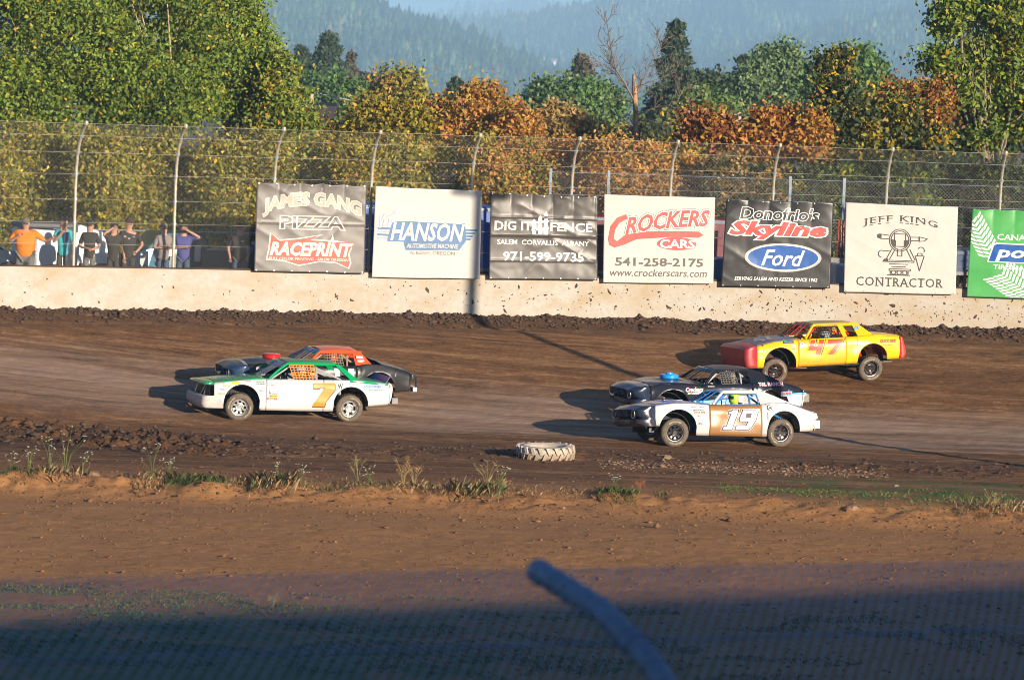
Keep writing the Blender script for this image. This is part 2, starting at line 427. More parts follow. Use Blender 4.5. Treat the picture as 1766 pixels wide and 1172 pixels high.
# ------------------------------------------------------------------ outer wall
wm, t, b = newmat('whitewashed_concrete')
tc = N(t, 'ShaderNodeTexCoord').outputs['Object']
n1 = noise(t, .9, 8, .7, tc, (1, 1, 1.6)); n2 = noise(t, 7, 6, .7, tc); n3 = noise(t, .35, 3, .6, tc)
sp = N(t, 'ShaderNodeSeparateXYZ'); t.links.new(tc, sp.inputs[0])
c = ramp(t, n2, [(.3, (.40, .375, .325)), (.7, (.50, .475, .42))])
low = math_(t, 'SUBTRACT', 1.0, math_(t, 'DIVIDE', math_(t, 'SUBTRACT', sp.outputs[2], BASE), 1.0), clamp=True)
stain = math_(t, 'MULTIPLY', math_(t, 'MULTIPLY_ADD', n1, 4.0, -1.7, clamp=True), math_(t, 'MULTIPLY_ADD', low, .55, .35))
c = mix(t, stain, c, (.40, .31, .20))
rr = math_(t, 'MULTIPLY', math_(t, 'MULTIPLY', smooth(t, sp.outputs[0], -2, 14), .30), math_(t, 'MULTIPLY_ADD', n3, 1.2, .2))
c = mix(t, rr, c, (.40, .31, .21))
t.links.new(c, b.inputs['Base Color']); b.inputs['Roughness'].default_value = .85
bump(t, b, n2, .3, .02)
wx = np.arange(-26, 26.01, .5)
def path_frame(x):
    y = float(wall_y(x)); dx = .01; d = Vector((dx, float(wall_y(x + dx)) - y, 0)).normalized()
    return Vector((x, y, 0)), d, Vector((d.y, -d.x, 0))      # point, along, normal towards the track
WALLTOP = BASE + 1.04
root = empty('concrete_wall', (0, float(wall_y(0)), BASE), 'long whitewashed concrete wall along the outside of the dirt track, splashed with mud', 'wall')
mb = MB(); prof = [(.0, -.6), (.0, .0), (.0, .98), (-.03, 1.04), (-.25, 1.04), (-.25, -.6)]
for i, x in enumerate(wx):
    p, d, n = path_frame(x)
    for (o_, h_) in prof: mb.v.append(tuple(p + n * o_ + Vector((0, 0, BASE + h_)) - root.location))
k = len(prof)
for i in range(len(wx) - 1):
    for j in range(k - 1):
        mb.f.append((i * k + j, i * k + j + 1, (i + 1) * k + j + 1, (i + 1) * k + j)); mb.m.append(0)
o = mb.build('wall_face', wm, root)
# mud splats stuck to the face, and mud lying on the top
def psplat(n):
    x = np.where(rng.random(n) < .75, rng.triangular(-9, 14, 16, n), rng.uniform(-16, 16, n))
    h = rng.triangular(0, .25, 1.02, n)
    out_ = []
    for a, b_ in zip(x, h):
        p, d, nn = path_frame(a); out_.append(p + nn * .002 + Vector((0, 0, BASE + b_)) - root.location)
    return np.array([tuple(q) for q in out_])
ns = 620
pos = psplat(ns); ang = rng.uniform(0, 6.28, ns); sz = rng.gamma(1.4, .0065, ns) + .004
V = []; Fc = []
for i in range(ns):
    p, d, nn = path_frame(pos[i][0]); m_ = 7; b0 = len(V)
    el = random.uniform(1, 2.6); a0 = ang[i]
    V.append(Vector(pos[i]) + nn * .018)
    for j in range(m_):
        a = 6.283 * j / m_; r_ = sz[i] * random.uniform(.5, 1.3)
        u, v = r_ * math.cos(a) * el, r_ * math.sin(a)
        u, v = u * math.cos(a0) - v * math.sin(a0), u * math.sin(a0) + v * math.cos(a0)
        V.append(Vector(pos[i]) + d * u + Vector((0, 0, v)))
    for j in range(m_): Fc.append((b0, b0 + 1 + j, b0 + 1 + (j + 1) % m_))
link('mud_splats', mesh_np('mud_splats', [tuple(q) for q in V], Fc), root, CLOD, 'stuff')
mb = MB()
for i, x in enumerate(np.arange(-20, 20.01, .22)):
    p, d, n = path_frame(x); h = .018 + random.random() * .03
    for (o_, h_) in ((.006, -.012), (.004, h * .6), (-.06, h), (-.24, .002)): mb.v.append(tuple(p + n * o_ + Vector((0, 0, WALLTOP + h_)) - root.location))
m_ = len(mb.v) // 4
for i in range(m_ - 1):
    for j in range(3): mb.f.append((i * 4 + j, i * 4 + j + 1, (i + 1) * 4 + j + 1, (i + 1) * 4 + j)); mb.m.append(0)
mb.build('mud_on_top', CLOD, root, kind='stuff')

# ------------------------------------------------------------------ catch fence on the wall
PROF = [(0, 0), (0, .7), (0, 1.4), (0, 2.1), (.02, 2.5), (.08, 2.9), (.22, 3.3), (.46, 3.62), (.80, 3.86)]   # (overhang, height)
plen = [0]
for a, b_ in zip(PROF, PROF[1:]): plen.append(plen[-1] + math.dist(a, b_))
def prof_at(prof, pl, t_):
    t_ = min(max(t_, 0), pl[-1])
    for i in range(len(prof) - 1):
        if t_ <= pl[i + 1] + 1e-9:
            k_ = (t_ - pl[i]) / (pl[i + 1] - pl[i]); return prof[i][0] + (prof[i + 1][0] - prof[i][0]) * k_, prof[i][1] + (prof[i + 1][1] - prof[i][1]) * k_
    return prof[-1]
def px2x(px, back=0):
    x = (px - CX) / 62
    for _ in range(6):
        d = float(wall_y(x)) + back; x = (px - CX) / FPX * d
    return x
fence = empty('catch_fence', (0, float(wall_y(0)), WALLTOP), 'tall chain link catch fence with curved posts standing on the concrete wall', 'fence')
BACK = -.12
def fpt(x, t_, off=0):
    p, d, n = path_frame(x); o_, h_ = prof_at(PROF, plen, t_)
    return p + n * (o_ + BACK + off) + Vector((0, 0, WALLTOP + h_)) - fence.location
WARMPOST = simple('weathered_pipe', (.40, .36, .27), .55, .2, .2, 9)
for px in (-220, -45, 124, 296, 466, 633, 806, 978, 1148, 1325, 1520, 1716, 1912):
    x = px2x(px); mb = MB(); pts = [fpt(x, 0) - Vector((0, 0, .25))] + [fpt(x, v) for v in plen]
    mb.tube(pts, .043, 8)
    q = fpt(x, plen[-1]); mb.lathe([(.001, .08), (.045, .065), (.058, .03), (.058, -.02), (.045, -.05)], 8, c=tuple(q))
    mb.build('post', WARMPOST, fence, smooth=True)
    for hh in (.62, 1.2, 1.82, 2.5, 3.1, 3.6): MB().tube([fpt(x, hh - .03), fpt(x, hh + .03)], .064, 8).build('cable_clamp', GALV, fence)
for hh in (.62, 1.2, 1.82, 2.5, 3.1, 3.62, plen[-1]):
    mb = MB(); mb.tube([fpt(x, hh, .05) + Vector((0, 0, -.012 * math.sin((x % 2.75) / 2.75 * PI))) for x in np.arange(-19, 19, .5)], .006, 4)
    mb.build('cable', WARMPOST, fence)
def chainlink(fpt_, x0, x1, plen_, pitch, r, name, parent, m, t0=0.0, slope=1.0):
    V = []; F_ = []
    ts = sorted(set([t0 + (plen_[-1] - t0) * i / 14 for i in range(15)]))
    cache = {}
    for fam in (1, -1):
        L = plen_[-1]
        xs_ = np.arange(x0 - L * slope, x1 + L * slope, pitch)
        for xa in xs_:
            pts = []
            for tt in ts:
                xx_ = xa + fam * (tt - t0) * slope
                if x0 <= xx_ <= x1: pts.append(fpt_(xx_, tt, .004 * fam))
            if len(pts) < 2: continue
            b0 = len(V)
            for i, p in enumerate(pts):
                dd = (pts[min(i + 1, len(pts) - 1)] - pts[max(0, i - 1)]).normalized(); a = dd.cross(Vector((0, 1, 0))).normalized(); c_ = a.cross(dd)
                for k_ in range(3): V.append(tuple(p + (a * math.cos(k_ * 2.094) + c_ * math.sin(k_ * 2.094)) * r))
            for i in range(len(pts) - 1):
                for k_ in range(3):
                    k2 = (k_ + 1) % 3; F_.append((b0 + i * 3 + k_, b0 + i * 3 + k2, b0 + i * 3 + 3 + k2, b0 + i * 3 + 3 + k_))
    return link(name, mesh_np(name, V, F_), parent, m, 'stuff')
LINK = simple('galvanised_wire', (.30, .29, .26), .5, .2, .2, 9)
chainlink(fpt, -18.5, 18.5, plen, .095, .0023, 'chain_link_mesh', fence, LINK)

# plain fence behind, square posts with two rails
bf = empty('back_fence', (0, 112, BASE), 'plain straight chain link fence with thin grey posts behind the catch fence', 'fence')
def bpt(x, t_, off=0): return Vector((x, float(wall_y(x)) + 5.5 + off, BASE + t_)) - bf.location
for px, top in ((-150, 0), (60, 0), (250, 0), (460, 0), (610, 0), (778, 0), (940, 262), (1040, 264), (1353, 276), (1446, 278), (1620, 0), (1800, 0)):
    x = px2x(px, 5.5); h = 3.95 if top else 1.9
    MB().box(-.04, .04, -.04, .04, 0, h).build('post', GALV, bf, xf=Matrix.Translation(bpt(x, 0)))
for h in (1.85,):
    MB().tube([bpt(x, h) for x in np.arange(-17, 17.1, 1)], .022, 5).build('rail', GALV, bf)
for h in (2.6, 3.2, 3.85):
    MB().tube([bpt(x, h) for x in np.arange(1.0, 17.1, 1)], .008, 4).build('cable', GALV, bf)
chainlink(bpt, .95, 18, [0, 3.9], .11, .003, 'chain_link_mesh', bf, simple('dull_wire', (.28, .27, .25), .6, .2, .2, 9), t0=1.0)
# ------------------------------------------------------------------ banners
def corner(px, py):
    x = px2x(px)
    for _ in range(5):
        d = float(wall_y(x)) - .16; p = P(px, py, d); x = p.x
    return p
def banner(name, label, pxs, m, amp, period, seed, fold=.5, sag=.03, seams=()):
    TL, TR, BR, BL = [corner(*q) for q in pxs]
    ex = ((TR - TL) + (BR - BL)) * .5; ez = ((TL - BL) + (TR - BR)) * .5
    W = ex.length; H = ez.length; nrm = ex.cross(ez).normalized()
    if nrm.y > 0: nrm = -nrm
    root = empty(name, (BL + BR) / 2, label, 'banner')
    g1 = VN(seed); NU, NV = 84, 70
    u = np.linspace(0, 1, NU + 1); v = np.linspace(0, 1, NV + 1); UU, VV = np.meshgrid(u, v, indexing='ij')
    um = UU * W; vm = VV * H
    top = np.exp(-(1 - VV) * H / .38)
    # pinches at the ties
    ph = np.abs(np.sin(um / period * PI))
    wv = amp * top * (ph ** .6 - .4)
    # creases that radiate from the ties and lazy diagonal folds
    dg = um * .55 + vm * 1.0; dg2 = um * 1.0 - vm * .75
    rid = lambda n_: 1 - np.abs(n_) * 2
    wv = wv + fold * amp * (rid(g1(dg * 2.1, dg2 * .45)) ** 2 - .6) * .35 + fold * amp * (rid(g1(dg2 * 1.7 + 9, dg * .4 + 3)) ** 3 - .5) * .30
    wv = wv + amp * .35 * g1(um * 1.2, vm * .8 + 20) + amp * .10 * g1(um * 6, vm * 5)
    for sv in seams: wv = wv + amp * .35 * np.exp(-((vm - sv * H) / .02) ** 2)
    wv = wv * np.minimum(1, VV * 6 + .3)
    sg = -sag * (ph ** 1.0) * np.exp(-(1 - VV) * H / .12) + .012 * g1(um * 1.5, vm * 0 + 5)
    def base(a, b_):
        return (BL * (1 - a) + BR * a) * (1 - b_) + (TL * (1 - a) + TR * a) * b_ - root.location
    def W_(arr, a, b_):
        a = min(max(a, 0), 1) * NU; b_ = min(max(b_, 0), 1) * NV; i = min(int(a), NU - 1); j = min(int(b_), NV - 1); fa, fb = a - i, b_ - j
        return (arr[i, j] * (1 - fa) + arr[i + 1, j] * fa) * (1 - fb) + (arr[i, j + 1] * (1 - fa) + arr[i + 1, j + 1] * fa) * fb
    def mp(a, b_, lift=0.0):     # a, b_ in 0..1
        return base(a, b_) + nrm * (float(W_(wv, a, b_)) + .01 + lift) + Vector((0, 0, float(W_(sg, a, b_))))
    MB().grid(lambda a, b_: mp(a, b_), NU, NV).build('cloth', m, root, smooth=True, solid=.003)
    mb = MB()
    for i in range(7):
        for b_ in (.985, .015):
            q = mp((i + .12) / 6.24, b_, .004); mb.tube([q - nrm * .01, q + nrm * .006], .018, 8)
    mb.build('grommet', STEEL, root)
    return root, (lambda a, b_, lift=0.0: mp(a, b_, lift + .007)), W, H
def vinyl(name, c, rough=.35, var=.12):
    m = simple(name, c, rough, 0, var, 2.2, 0, .6)
    return m
def txt(root, mp, s, box, m, shear=0, off=0.0, outline=None, ow=.03, warp=None, spacing=1.0, name='lettering', lift=0.0):
    g0 = text_geo(s, shear, 0, spacing)
    wf = warp or (lambda a, b_: (a, b_))
    f2 = lambda a, b_, l=0.0: mp(*wf(a, b_), l)
    if outline is not None:
        gg = fit(text_geo(s, shear, ow, spacing), *box, ref=g0)
        decal(name + '_outline', gg, f2, outline, root, lift)
    gg = fit(text_geo(s, shear, off, spacing), *box, ref=g0)
    return decal(name, gg, f2, m, root, lift + (.004 if outline is not None else 0))
def shape(root, mp, polys, m, name='printed_shape', lift=0.0, offset=0):
    g = poly_geo(polys, offset)
    return decal(name, g, mp, m, root, lift)
def ell(cx, cy, rx, ry, n=48): return [(cx + rx * math.cos(2 * PI * i / n), cy + ry * math.sin(2 * PI * i / n)) for i in range(n)]
def stroke(root, mp, pts, wd, m, name='printed_line', lift=0.0, asp=1.0):
    f, v = [], []
    for i, ((x0, y0), (x1, y1)) in enumerate(zip(pts, pts[1:])):
        dx, dy = x1 - x0, (y1 - y0); L = math.hypot(dx, dy) or 1; nx_, ny_ = -dy / L * wd / 2, dx / L * wd / 2
        b0 = len(v); v += [(x0 + nx_, y0 + ny_ * asp), (x1 + nx_, y1 + ny_ * asp), (x1 - nx_, y1 - ny_ * asp), (x0 - nx_, y0 - ny_ * asp)]; f.append((b0, b0 + 1, b0 + 2, b0 + 3))
    return decal(name, (v, f), mp, m, root, lift)
FADED = vinyl('faded_black_vinyl', (.105, .092, .082), .45); GREYV = vinyl('grey_black_vinyl', (.072, .063, .056), .42)
DARKV = vinyl('dark_vinyl', (.026, .025, .026), .32, .2); CLOTHW = vinyl('white_banner_cloth', (.52, .50, .46), .6, .03)
CREAM = vinyl('cream_banner_cloth', (.52, .50, .455), .6, .05); GREENB = vinyl('green_vinyl', (.07, .36, .09), .35, .1)
PALEW = vinyl('faded_white_print', (.55, .50, .46), .5); PEACH = vinyl('faded_salmon_print', (.58, .34, .26), .5); SALMON = vinyl('faded_red_print', (.42, .075, .045), .55)
PALEBLUE = vinyl('faded_blue_print', (.06, .15, .30), .55); LAV = vinyl('faded_lavender_print', (.30, .34, .46), .5)
REDP = vinyl('red_print', (.42, .045, .035), .5); GREYP = vinyl('grey_print', (.10, .085, .07), .6); MIDG = vinyl('silver_print', (.40, .38, .36), .5)
BROWNP = vinyl('brown_black_print', (.045, .035, .03), .6); FORDB = vinyl('blue_print', (.02, .10, .36), .3)

# 1 pizza
r, mp, W, H = banner('banner', 'faded grey banner reading JAMES GANG PIZZA above a red RACEPRINT logo', ((443, 313), (632, 318), (628, 472), (438, 468)), FADED, .055, .62, 21, .7, .05, (.55,))
arc = lambda a, b_: (a, b_ - .50 * (a - .5) ** 2 + .02)
txt(r, mp, 'JAMES GANG', (.07, .69, .95, .87), PEACH, 0, .02, PALEW, .075, arc)
txt(r, mp, 'PIZZA', (.23, .49, .80, .62), GREYV, 0, .015, PALEW, .075)
shape(r, mp, [[(.13, .44), (.22, .36), (.40, .385), (.62, .43), (.52, .375), (.74, .36), (.90, .34), (.86, .22), (.88, .12), (.86, .05), (.74, .11), (.58, .115), (.40, .07), (.26, .12), (.10, .13), (.12, .26)]], PALEW, 'logo_outline')
shape(r, mp, [[(.145, .425), (.22, .345), (.40, .37), (.58, .415), (.50, .36), (.74, .345), (.885, .325), (.845, .22), (.865, .12), (.85, .065), (.74, .125), (.58, .13), (.40, .085), (.26, .135), (.115, .145), (.135, .26)]], SALMON, 'logo', .003)
shape(r, mp, [[(.70, .44), (.715, .37), (.76, .36), (.725, .335), (.735, .28), (.70, .315), (.665, .28), (.675, .335), (.64, .36), (.685, .37)]], PALEW, 'star', .005)
txt(r, mp, 'RACEPRINT', (.14, .19, .88, .33), PALEW, .25, .045, SALMON, .09, name='logo_lettering', lift=.005)
txt(r, mp, 'FULL COLOR PRINTING - SALEM OREGON', (.13, .135, .85, .165), PALEW, .1, .02, name='logo_small_lettering', lift=.008)
# 2 machine shop
r, mp, W, H = banner('banner', 'white banner with blue HANSON AUTOMOTIVE MACHINE lettering', ((648, 321), (831, 329), (827, 481), (641, 478)), CLOTHW, .035, 3.0, 32, .5, .01)
for i in range(4):
    shape(r, mp, [[(.03, .55 - i * .035), (.30, .55 - i * .035), (.30, .528 - i * .035), (.035, .528 - i * .035)], ][:1], PALEBLUE if i % 2 == 0 else LAV, 'stripe')
    shape(r, mp, [[(.80, .56 - i * .035), (.97 - i * .02, .56 - i * .035), (.96 - i * .02, .538 - i * .035), (.80, .538 - i * .035)]], PALEBLUE, 'stripe')
shape(r, mp, [[(.13, .44), (.17, .62), (.32, .63), (.85, .61), (.86, .50), (.86, .42), (.80, .32), (.30, .31), (.28, .40), (.13, .40)]], PALEBLUE, 'logo_panel', .002)
txt(r, mp, 'HANSON', (.16, .42, .84, .61), CLOTHW, .25, .03, BLUEV, .055, name='lettering', lift=.005)
txt(r, mp, 'Virgil', (.05, .56, .21, .71), PALEW, .35, .03, LAV, .085, warp=lambda a, b_: (a, b_ + (a - .13) * .55), lift=.006)
txt(r, mp, 'AUTOMOTIVE MACHINE', (.31, .335, .79, .385), CLOTHW, .2, .025, lift=.006)
txt(r, mp, 'ALBANY, OREGON', (.34, .255, .76, .30), GREYP, 0, 0)
# 3 fence company
r, mp, W, H = banner('banner', 'creased charcoal banner reading DIG IT FENCE with a white picket emblem', ((846, 330), (1030, 337), (1030, 483), (843, 481)), GREYV, .085, .60, 43, .9, .07, (.72, .5, .22))
txt(r, mp, 'DIG IT', (.045, .565, .385, .665), WHITEV, 0, .025)
txt(r, mp, 'FENCE', (.565, .565, .95, .665), WHITEV, 0, .025)
for i, (a, h) in enumerate(((.41, .70), (.465, .745), (.52, .79))):
    shape(r, mp, [[(a - .018, .52), (a - .018, h - .03), (a, h), (a + .018, h - .03), (a + .018, .52)]], WHITEV, 'picket')
for h in (.56, .64): shape(r, mp, [[(.385, h), (.55, h + .025), (.55, h + .05), (.385, h + .025)]], WHITEV, 'picket_rail', .002)
txt(r, mp, 'SALEM  CORVALLIS  ALBANY', (.07, .40, .92, .455), WHITEV, 0, .02)
txt(r, mp, '971-599-9735', (.13, .215, .87, .315), WHITEV, 0, .025)
# 4 cars
r, mp, W, H = banner('banner', 'white banner reading CROCKERS CARS in red with a phone number', ((1042, 335), (1233, 340), (1230, 489), (1040, 487)), CLOTHW, .035, 3.2, 54, .4, .015)
cw = lambda a, b_: (a, b_ + .16 * (a - .1) - .10 * (a - .55) ** 2 * 2)
txt(r, mp, 'ROCKERS', (.20, .56, .95, .74), REDP, .25, .03, GREYP, .10, warp=cw, name='lettering')
txt(r, mp, 'ROCKERS', (.20, .56, .95, .74), REDP, .25, .03, WHITEV, .08, warp=cw, name='lettering', lift=.003)
shape(r, mp, [[(.04, .50), (.06, .64), (.12, .74), (.20, .78), (.21, .73), (.14, .68), (.10, .60), (.09, .50), (.12, .47), (.20, .55), (.40, .59), (.70, .60), (.86, .60), (.90, .56), (.86, .53), (.60, .53), (.30, .50), (.18, .43), (.10, .40), (.05, .43)]], REDP, 'swash_letter', .006)
shape(r, mp, [ell(.66, .455, .18, .075, 24)], REDP, 'oval', .001)
txt(r, mp, 'CARS', (.51, .405, .82, .50), WHITEV, 0, .03, REDP, .06, lift=.004)
txt(r, mp, '541-258-2175', (.11, .195, .90, .285), GREYP, 0, .025)
txt(r, mp, 'www.crockerscars.com', (.06, .075, .94, .16), GREYP, .2, .008)
# 5 dealer
r, mp, W, H = banner('banner', 'glossy black banner with red Skyline lettering over a blue Ford oval', ((1253, 343), (1438, 349), (1431, 497), (1243, 494)), DARKV, .045, .62, 65, .7, .03)
txt(r, mp, "Donofrio's", (.14, .78, .86, .915), DARKV, .15, .02, WHITEV, .065)
txt(r, mp, 'Skyline', (.06, .555, .93, .75), REDP, .25, .045, WHITEV, .10)
shape(r, mp, [ell(.555, .345, .355, .165)], MIDG, 'oval_rim'); shape(r, mp, [ell(.555, .345, .335, .15)], WHITEV, 'oval_line', .003)
shape(r, mp, [ell(.555, .345, .325, .14)], FORDB, 'oval', .006)
txt(r, mp, 'Ford', (.36, .25, .75, .43), WHITEV, .35, .015, name='lettering', lift=.009)
txt(r, mp, 'SERVING SALEM AND KEIZER SINCE 1962', (.12, .075, .88, .115), WHITEV, .15, .02)
# 6 contractor
r, mp, W, H = banner('banner', 'off-white banner reading JEFF KING CONTRACTOR around a drawing of a surveying instrument', ((1459, 349), (1652, 357), (1648, 508), (1455, 503)), CREAM, .04, 3.2, 76, .45, .01)
jk = lambda a, b_: (a, b_ - .55 * (a - .49) ** 2)
txt(r, mp, 'JEFF KING', (.16, .79, .82, .88), BROWNP, 0, .006, warp=jk, spacing=1.15)
txt(r, mp, 'CONTRACTOR', (.11, .075, .88, .175), BROWNP, 0, .006, spacing=1.1)
def serifs(s, box, spc, wf):
    g0 = text_geo(s, 0, 0, spc)[0]; ax = min(p[0] for p in g0); bx = max(p[0] for p in g0); x_ = box[0]
    fr = {'J': [(.75, 1)], 'E': [(.12, 0), (.12, 1)], 'F': [(.12, 0), (.12, 1)], 'K': [(.12, 0), (.12, 1), (.8, 0), (.8, 1)], 'I': [(.5, 0), (.5, 1)], 'N': [(.14, 0), (.14, 1), (.82, 1)], 'G': [(.85, .45)], 'T': [(.5, 0)], 'R': [(.14, 0), (.14, 1), (.85, 0)], 'A': [(.05, 0), (.95, 0)]}
    for i, ch in enumerate(s):
        if ch == ' ': continue
        pre = text_geo(s[:i + 1], 0, 0, spc)[0]; one = text_geo(ch, 0, 0, spc)[0]
        wd = max(p[0] for p in one) - min(p[0] for p in one); e = max(p[0] for p in pre); st = e - wd
        for (fx_, fy_) in fr.get(ch, []):
            cx_ = x_ + (st + wd * fx_ - ax) / (bx - ax) * (box[2] - box[0]); cy_ = box[1] + (box[3] - box[1]) * fy_
            h_ = .009; cy_ += h_ / 2 if fy_ == 0 else -h_ / 2
            yield [(cx_ - .015, cy_ - h_ / 2), (cx_ + .015, cy_ - h_ / 2), (cx_ + .015, cy_ + h_ / 2), (cx_ - .015, cy_ + h_ / 2)]
for s, bx_, spc, wf in (('JEFF KING', (.16, .79, .82, .88), 1.15, jk), ('CONTRACTOR', (.11, .075, .88, .175), 1.1, lambda a, b_: (a, b_))):
    v, f = [], []
    for q in serifs(s, bx_, spc, wf): f.append(tuple(range(len(v), len(v) + 4))); v += q
    decal('serifs', (v, f), lambda a, b_, l=0.0, wf=wf: mp(*wf(a, b_), l), BROWNP, r, .001)
def arcp(cx, cy, rx, ry, a0, a1, n=20): return [(cx + rx * math.cos(a0 + (a1 - a0) * i / n), cy + ry * math.sin(a0 + (a1 - a0) * i / n)) for i in range(n + 1)]
lw = .009
for pts in (arcp(.49, .60, .095, .125, 0, 2 * PI, 32), arcp(.49, .60, .080, .105, 0, 2 * PI, 32), [(.44, .67), (.54, .67), (.54, .53), (.44, .53), (.44, .67)],
            [(.42, .50), (.37, .38)], [(.45, .50), (.40, .38)], [(.55, .50), (.60, .38)], [(.58, .50), (.63, .38)], [(.36, .37), (.62, .37), (.62, .355), (.34, .355), (.36, .37)],
            [(.40, .33), (.57, .33)], [(.42, .30), (.55, .30)], [(.40, .275), (.59, .275), (.59, .255), (.40, .255), (.40, .275)], [(.41, .255), (.41, .21), (.57, .21), (.57, .255)], [(.38, .205), (.59, .205)],
            [(.47, .50), (.47, .42), (.51, .42), (.51, .50)], arcp(.44, .235, .02, .022, 0, 6.3, 10), arcp(.49, .235, .02, .022, 0, 6.3, 10), arcp(.54, .235, .02, .022, 0, 6.3, 10),
            [(.585, .64), (.66, .64), (.66, .60), (.585, .60)], [(.66, .645), (.735, .625)], [(.66, .595), (.71, .60), (.735, .63)], [(.395, .65), (.32, .66), (.32, .61), (.395, .61)],
            [(.63, .43), (.71, .43), (.67, .26), (.63, .43)], [(.65, .43), (.65, .46), (.69, .46), (.69, .43)], arcp(.68, .49, .03, .04, -.5, 2.6, 8), arcp(.33, .44, .03, .04, 1.5, 4.6, 8), [(.33, .475), (.40, .475)]):
    stroke(r, mp, pts, lw, BROWNP, 'drawn_line')
for pl in ([(.285, .655), (.315, .67), (.32, .605), (.285, .62)], [(.455, .60), (.41, .61), (.42, .55), (.455, .52)], [(.525, .60), (.57, .61), (.56, .55), (.525, .52)], [(.35, .385), (.385, .39), (.39, .36), (.345, .35)], [(.655, .65), (.668, .65), (.668, .59), (.655, .59)]):
    shape(r, mp, [pl], BROWNP, 'drawn_patch', .001)
# 7 tyre shop
r, mp, W, H = banner('banner', 'green banner with white tyre tread print and blue point lettering at the right edge', ((1677, 359), (1868, 366), (1862, 518), (1667, 511)), GREENB, .05, .62, 87, .7, .03)
def treads(c0, c1, n, wd, k0=0):
    v, f = [], []
    for i in range(n):
        t_ = i / n; cx_ = c0[0] + (c1[0] - c0[0]) * t_; cy_ = c0[1] + (c1[1] - c0[1]) * t_
        for s_ in (-1, 1):
            L = math.hypot(c1[0] - c0[0], c1[1] - c0[1]); ux, uy = (c1[0] - c0[0]) / L, (c1[1] - c0[1]) / L; nx_, ny_ = -uy * s_, ux * s_
            for (a0, a1) in ((.02, .45), (.5, .95)):
                p0 = (cx_ + nx_ * wd * a0 - ux * a0 * .07, cy_ + ny_ * wd * a0 - uy * a0 * .07); p1 = (cx_ + nx_ * wd * a1 - ux * a1 * .09, cy_ + ny_ * wd * a1 - uy * a1 * .09)
                e = L / n * .62; b0 = len(v); v += [p0, p1, (p1[0] + ux * e, p1[1] + uy * e), (p0[0] + ux * e, p0[1] + uy * e)]; f.append((b0, b0 + 1, b0 + 2, b0 + 3))
    return [(min(max(a, .006), .99), min(max(b_, .006), .99)) for a, b_ in v], f
decal('tread_print', treads((.01, .86), (.22, .42), 10, .11), mp, WHITEV, r, 0)
decal('tread_print', treads((.30, .27), (.62, -.0), 11, .17), mp, WHITEV, r, 0)
shape(r, mp, [[(.16, .40), (.20, .60), (.24, .62), (.97, .62), (.97, .39)]], WHITEV, 'panel_rim', .001)
shape(r, mp, [[(.175, .41), (.215, .59), (.24, .605), (.96, .605), (.96, .405)]], FORDB, 'panel', .003)
txt(r, mp, 'CANAGA', (.24, .655, .62, .72), WHITEV, 0, .02)
txt(r, mp, 'point S', (.24, .42, .93, .58), WHITEV, .2, .03, lift=.006)
txt(r, mp, 'TIRE & AUTOMOTIVE', (.22, .325, .90, .375), WHITEV, 0, .02)
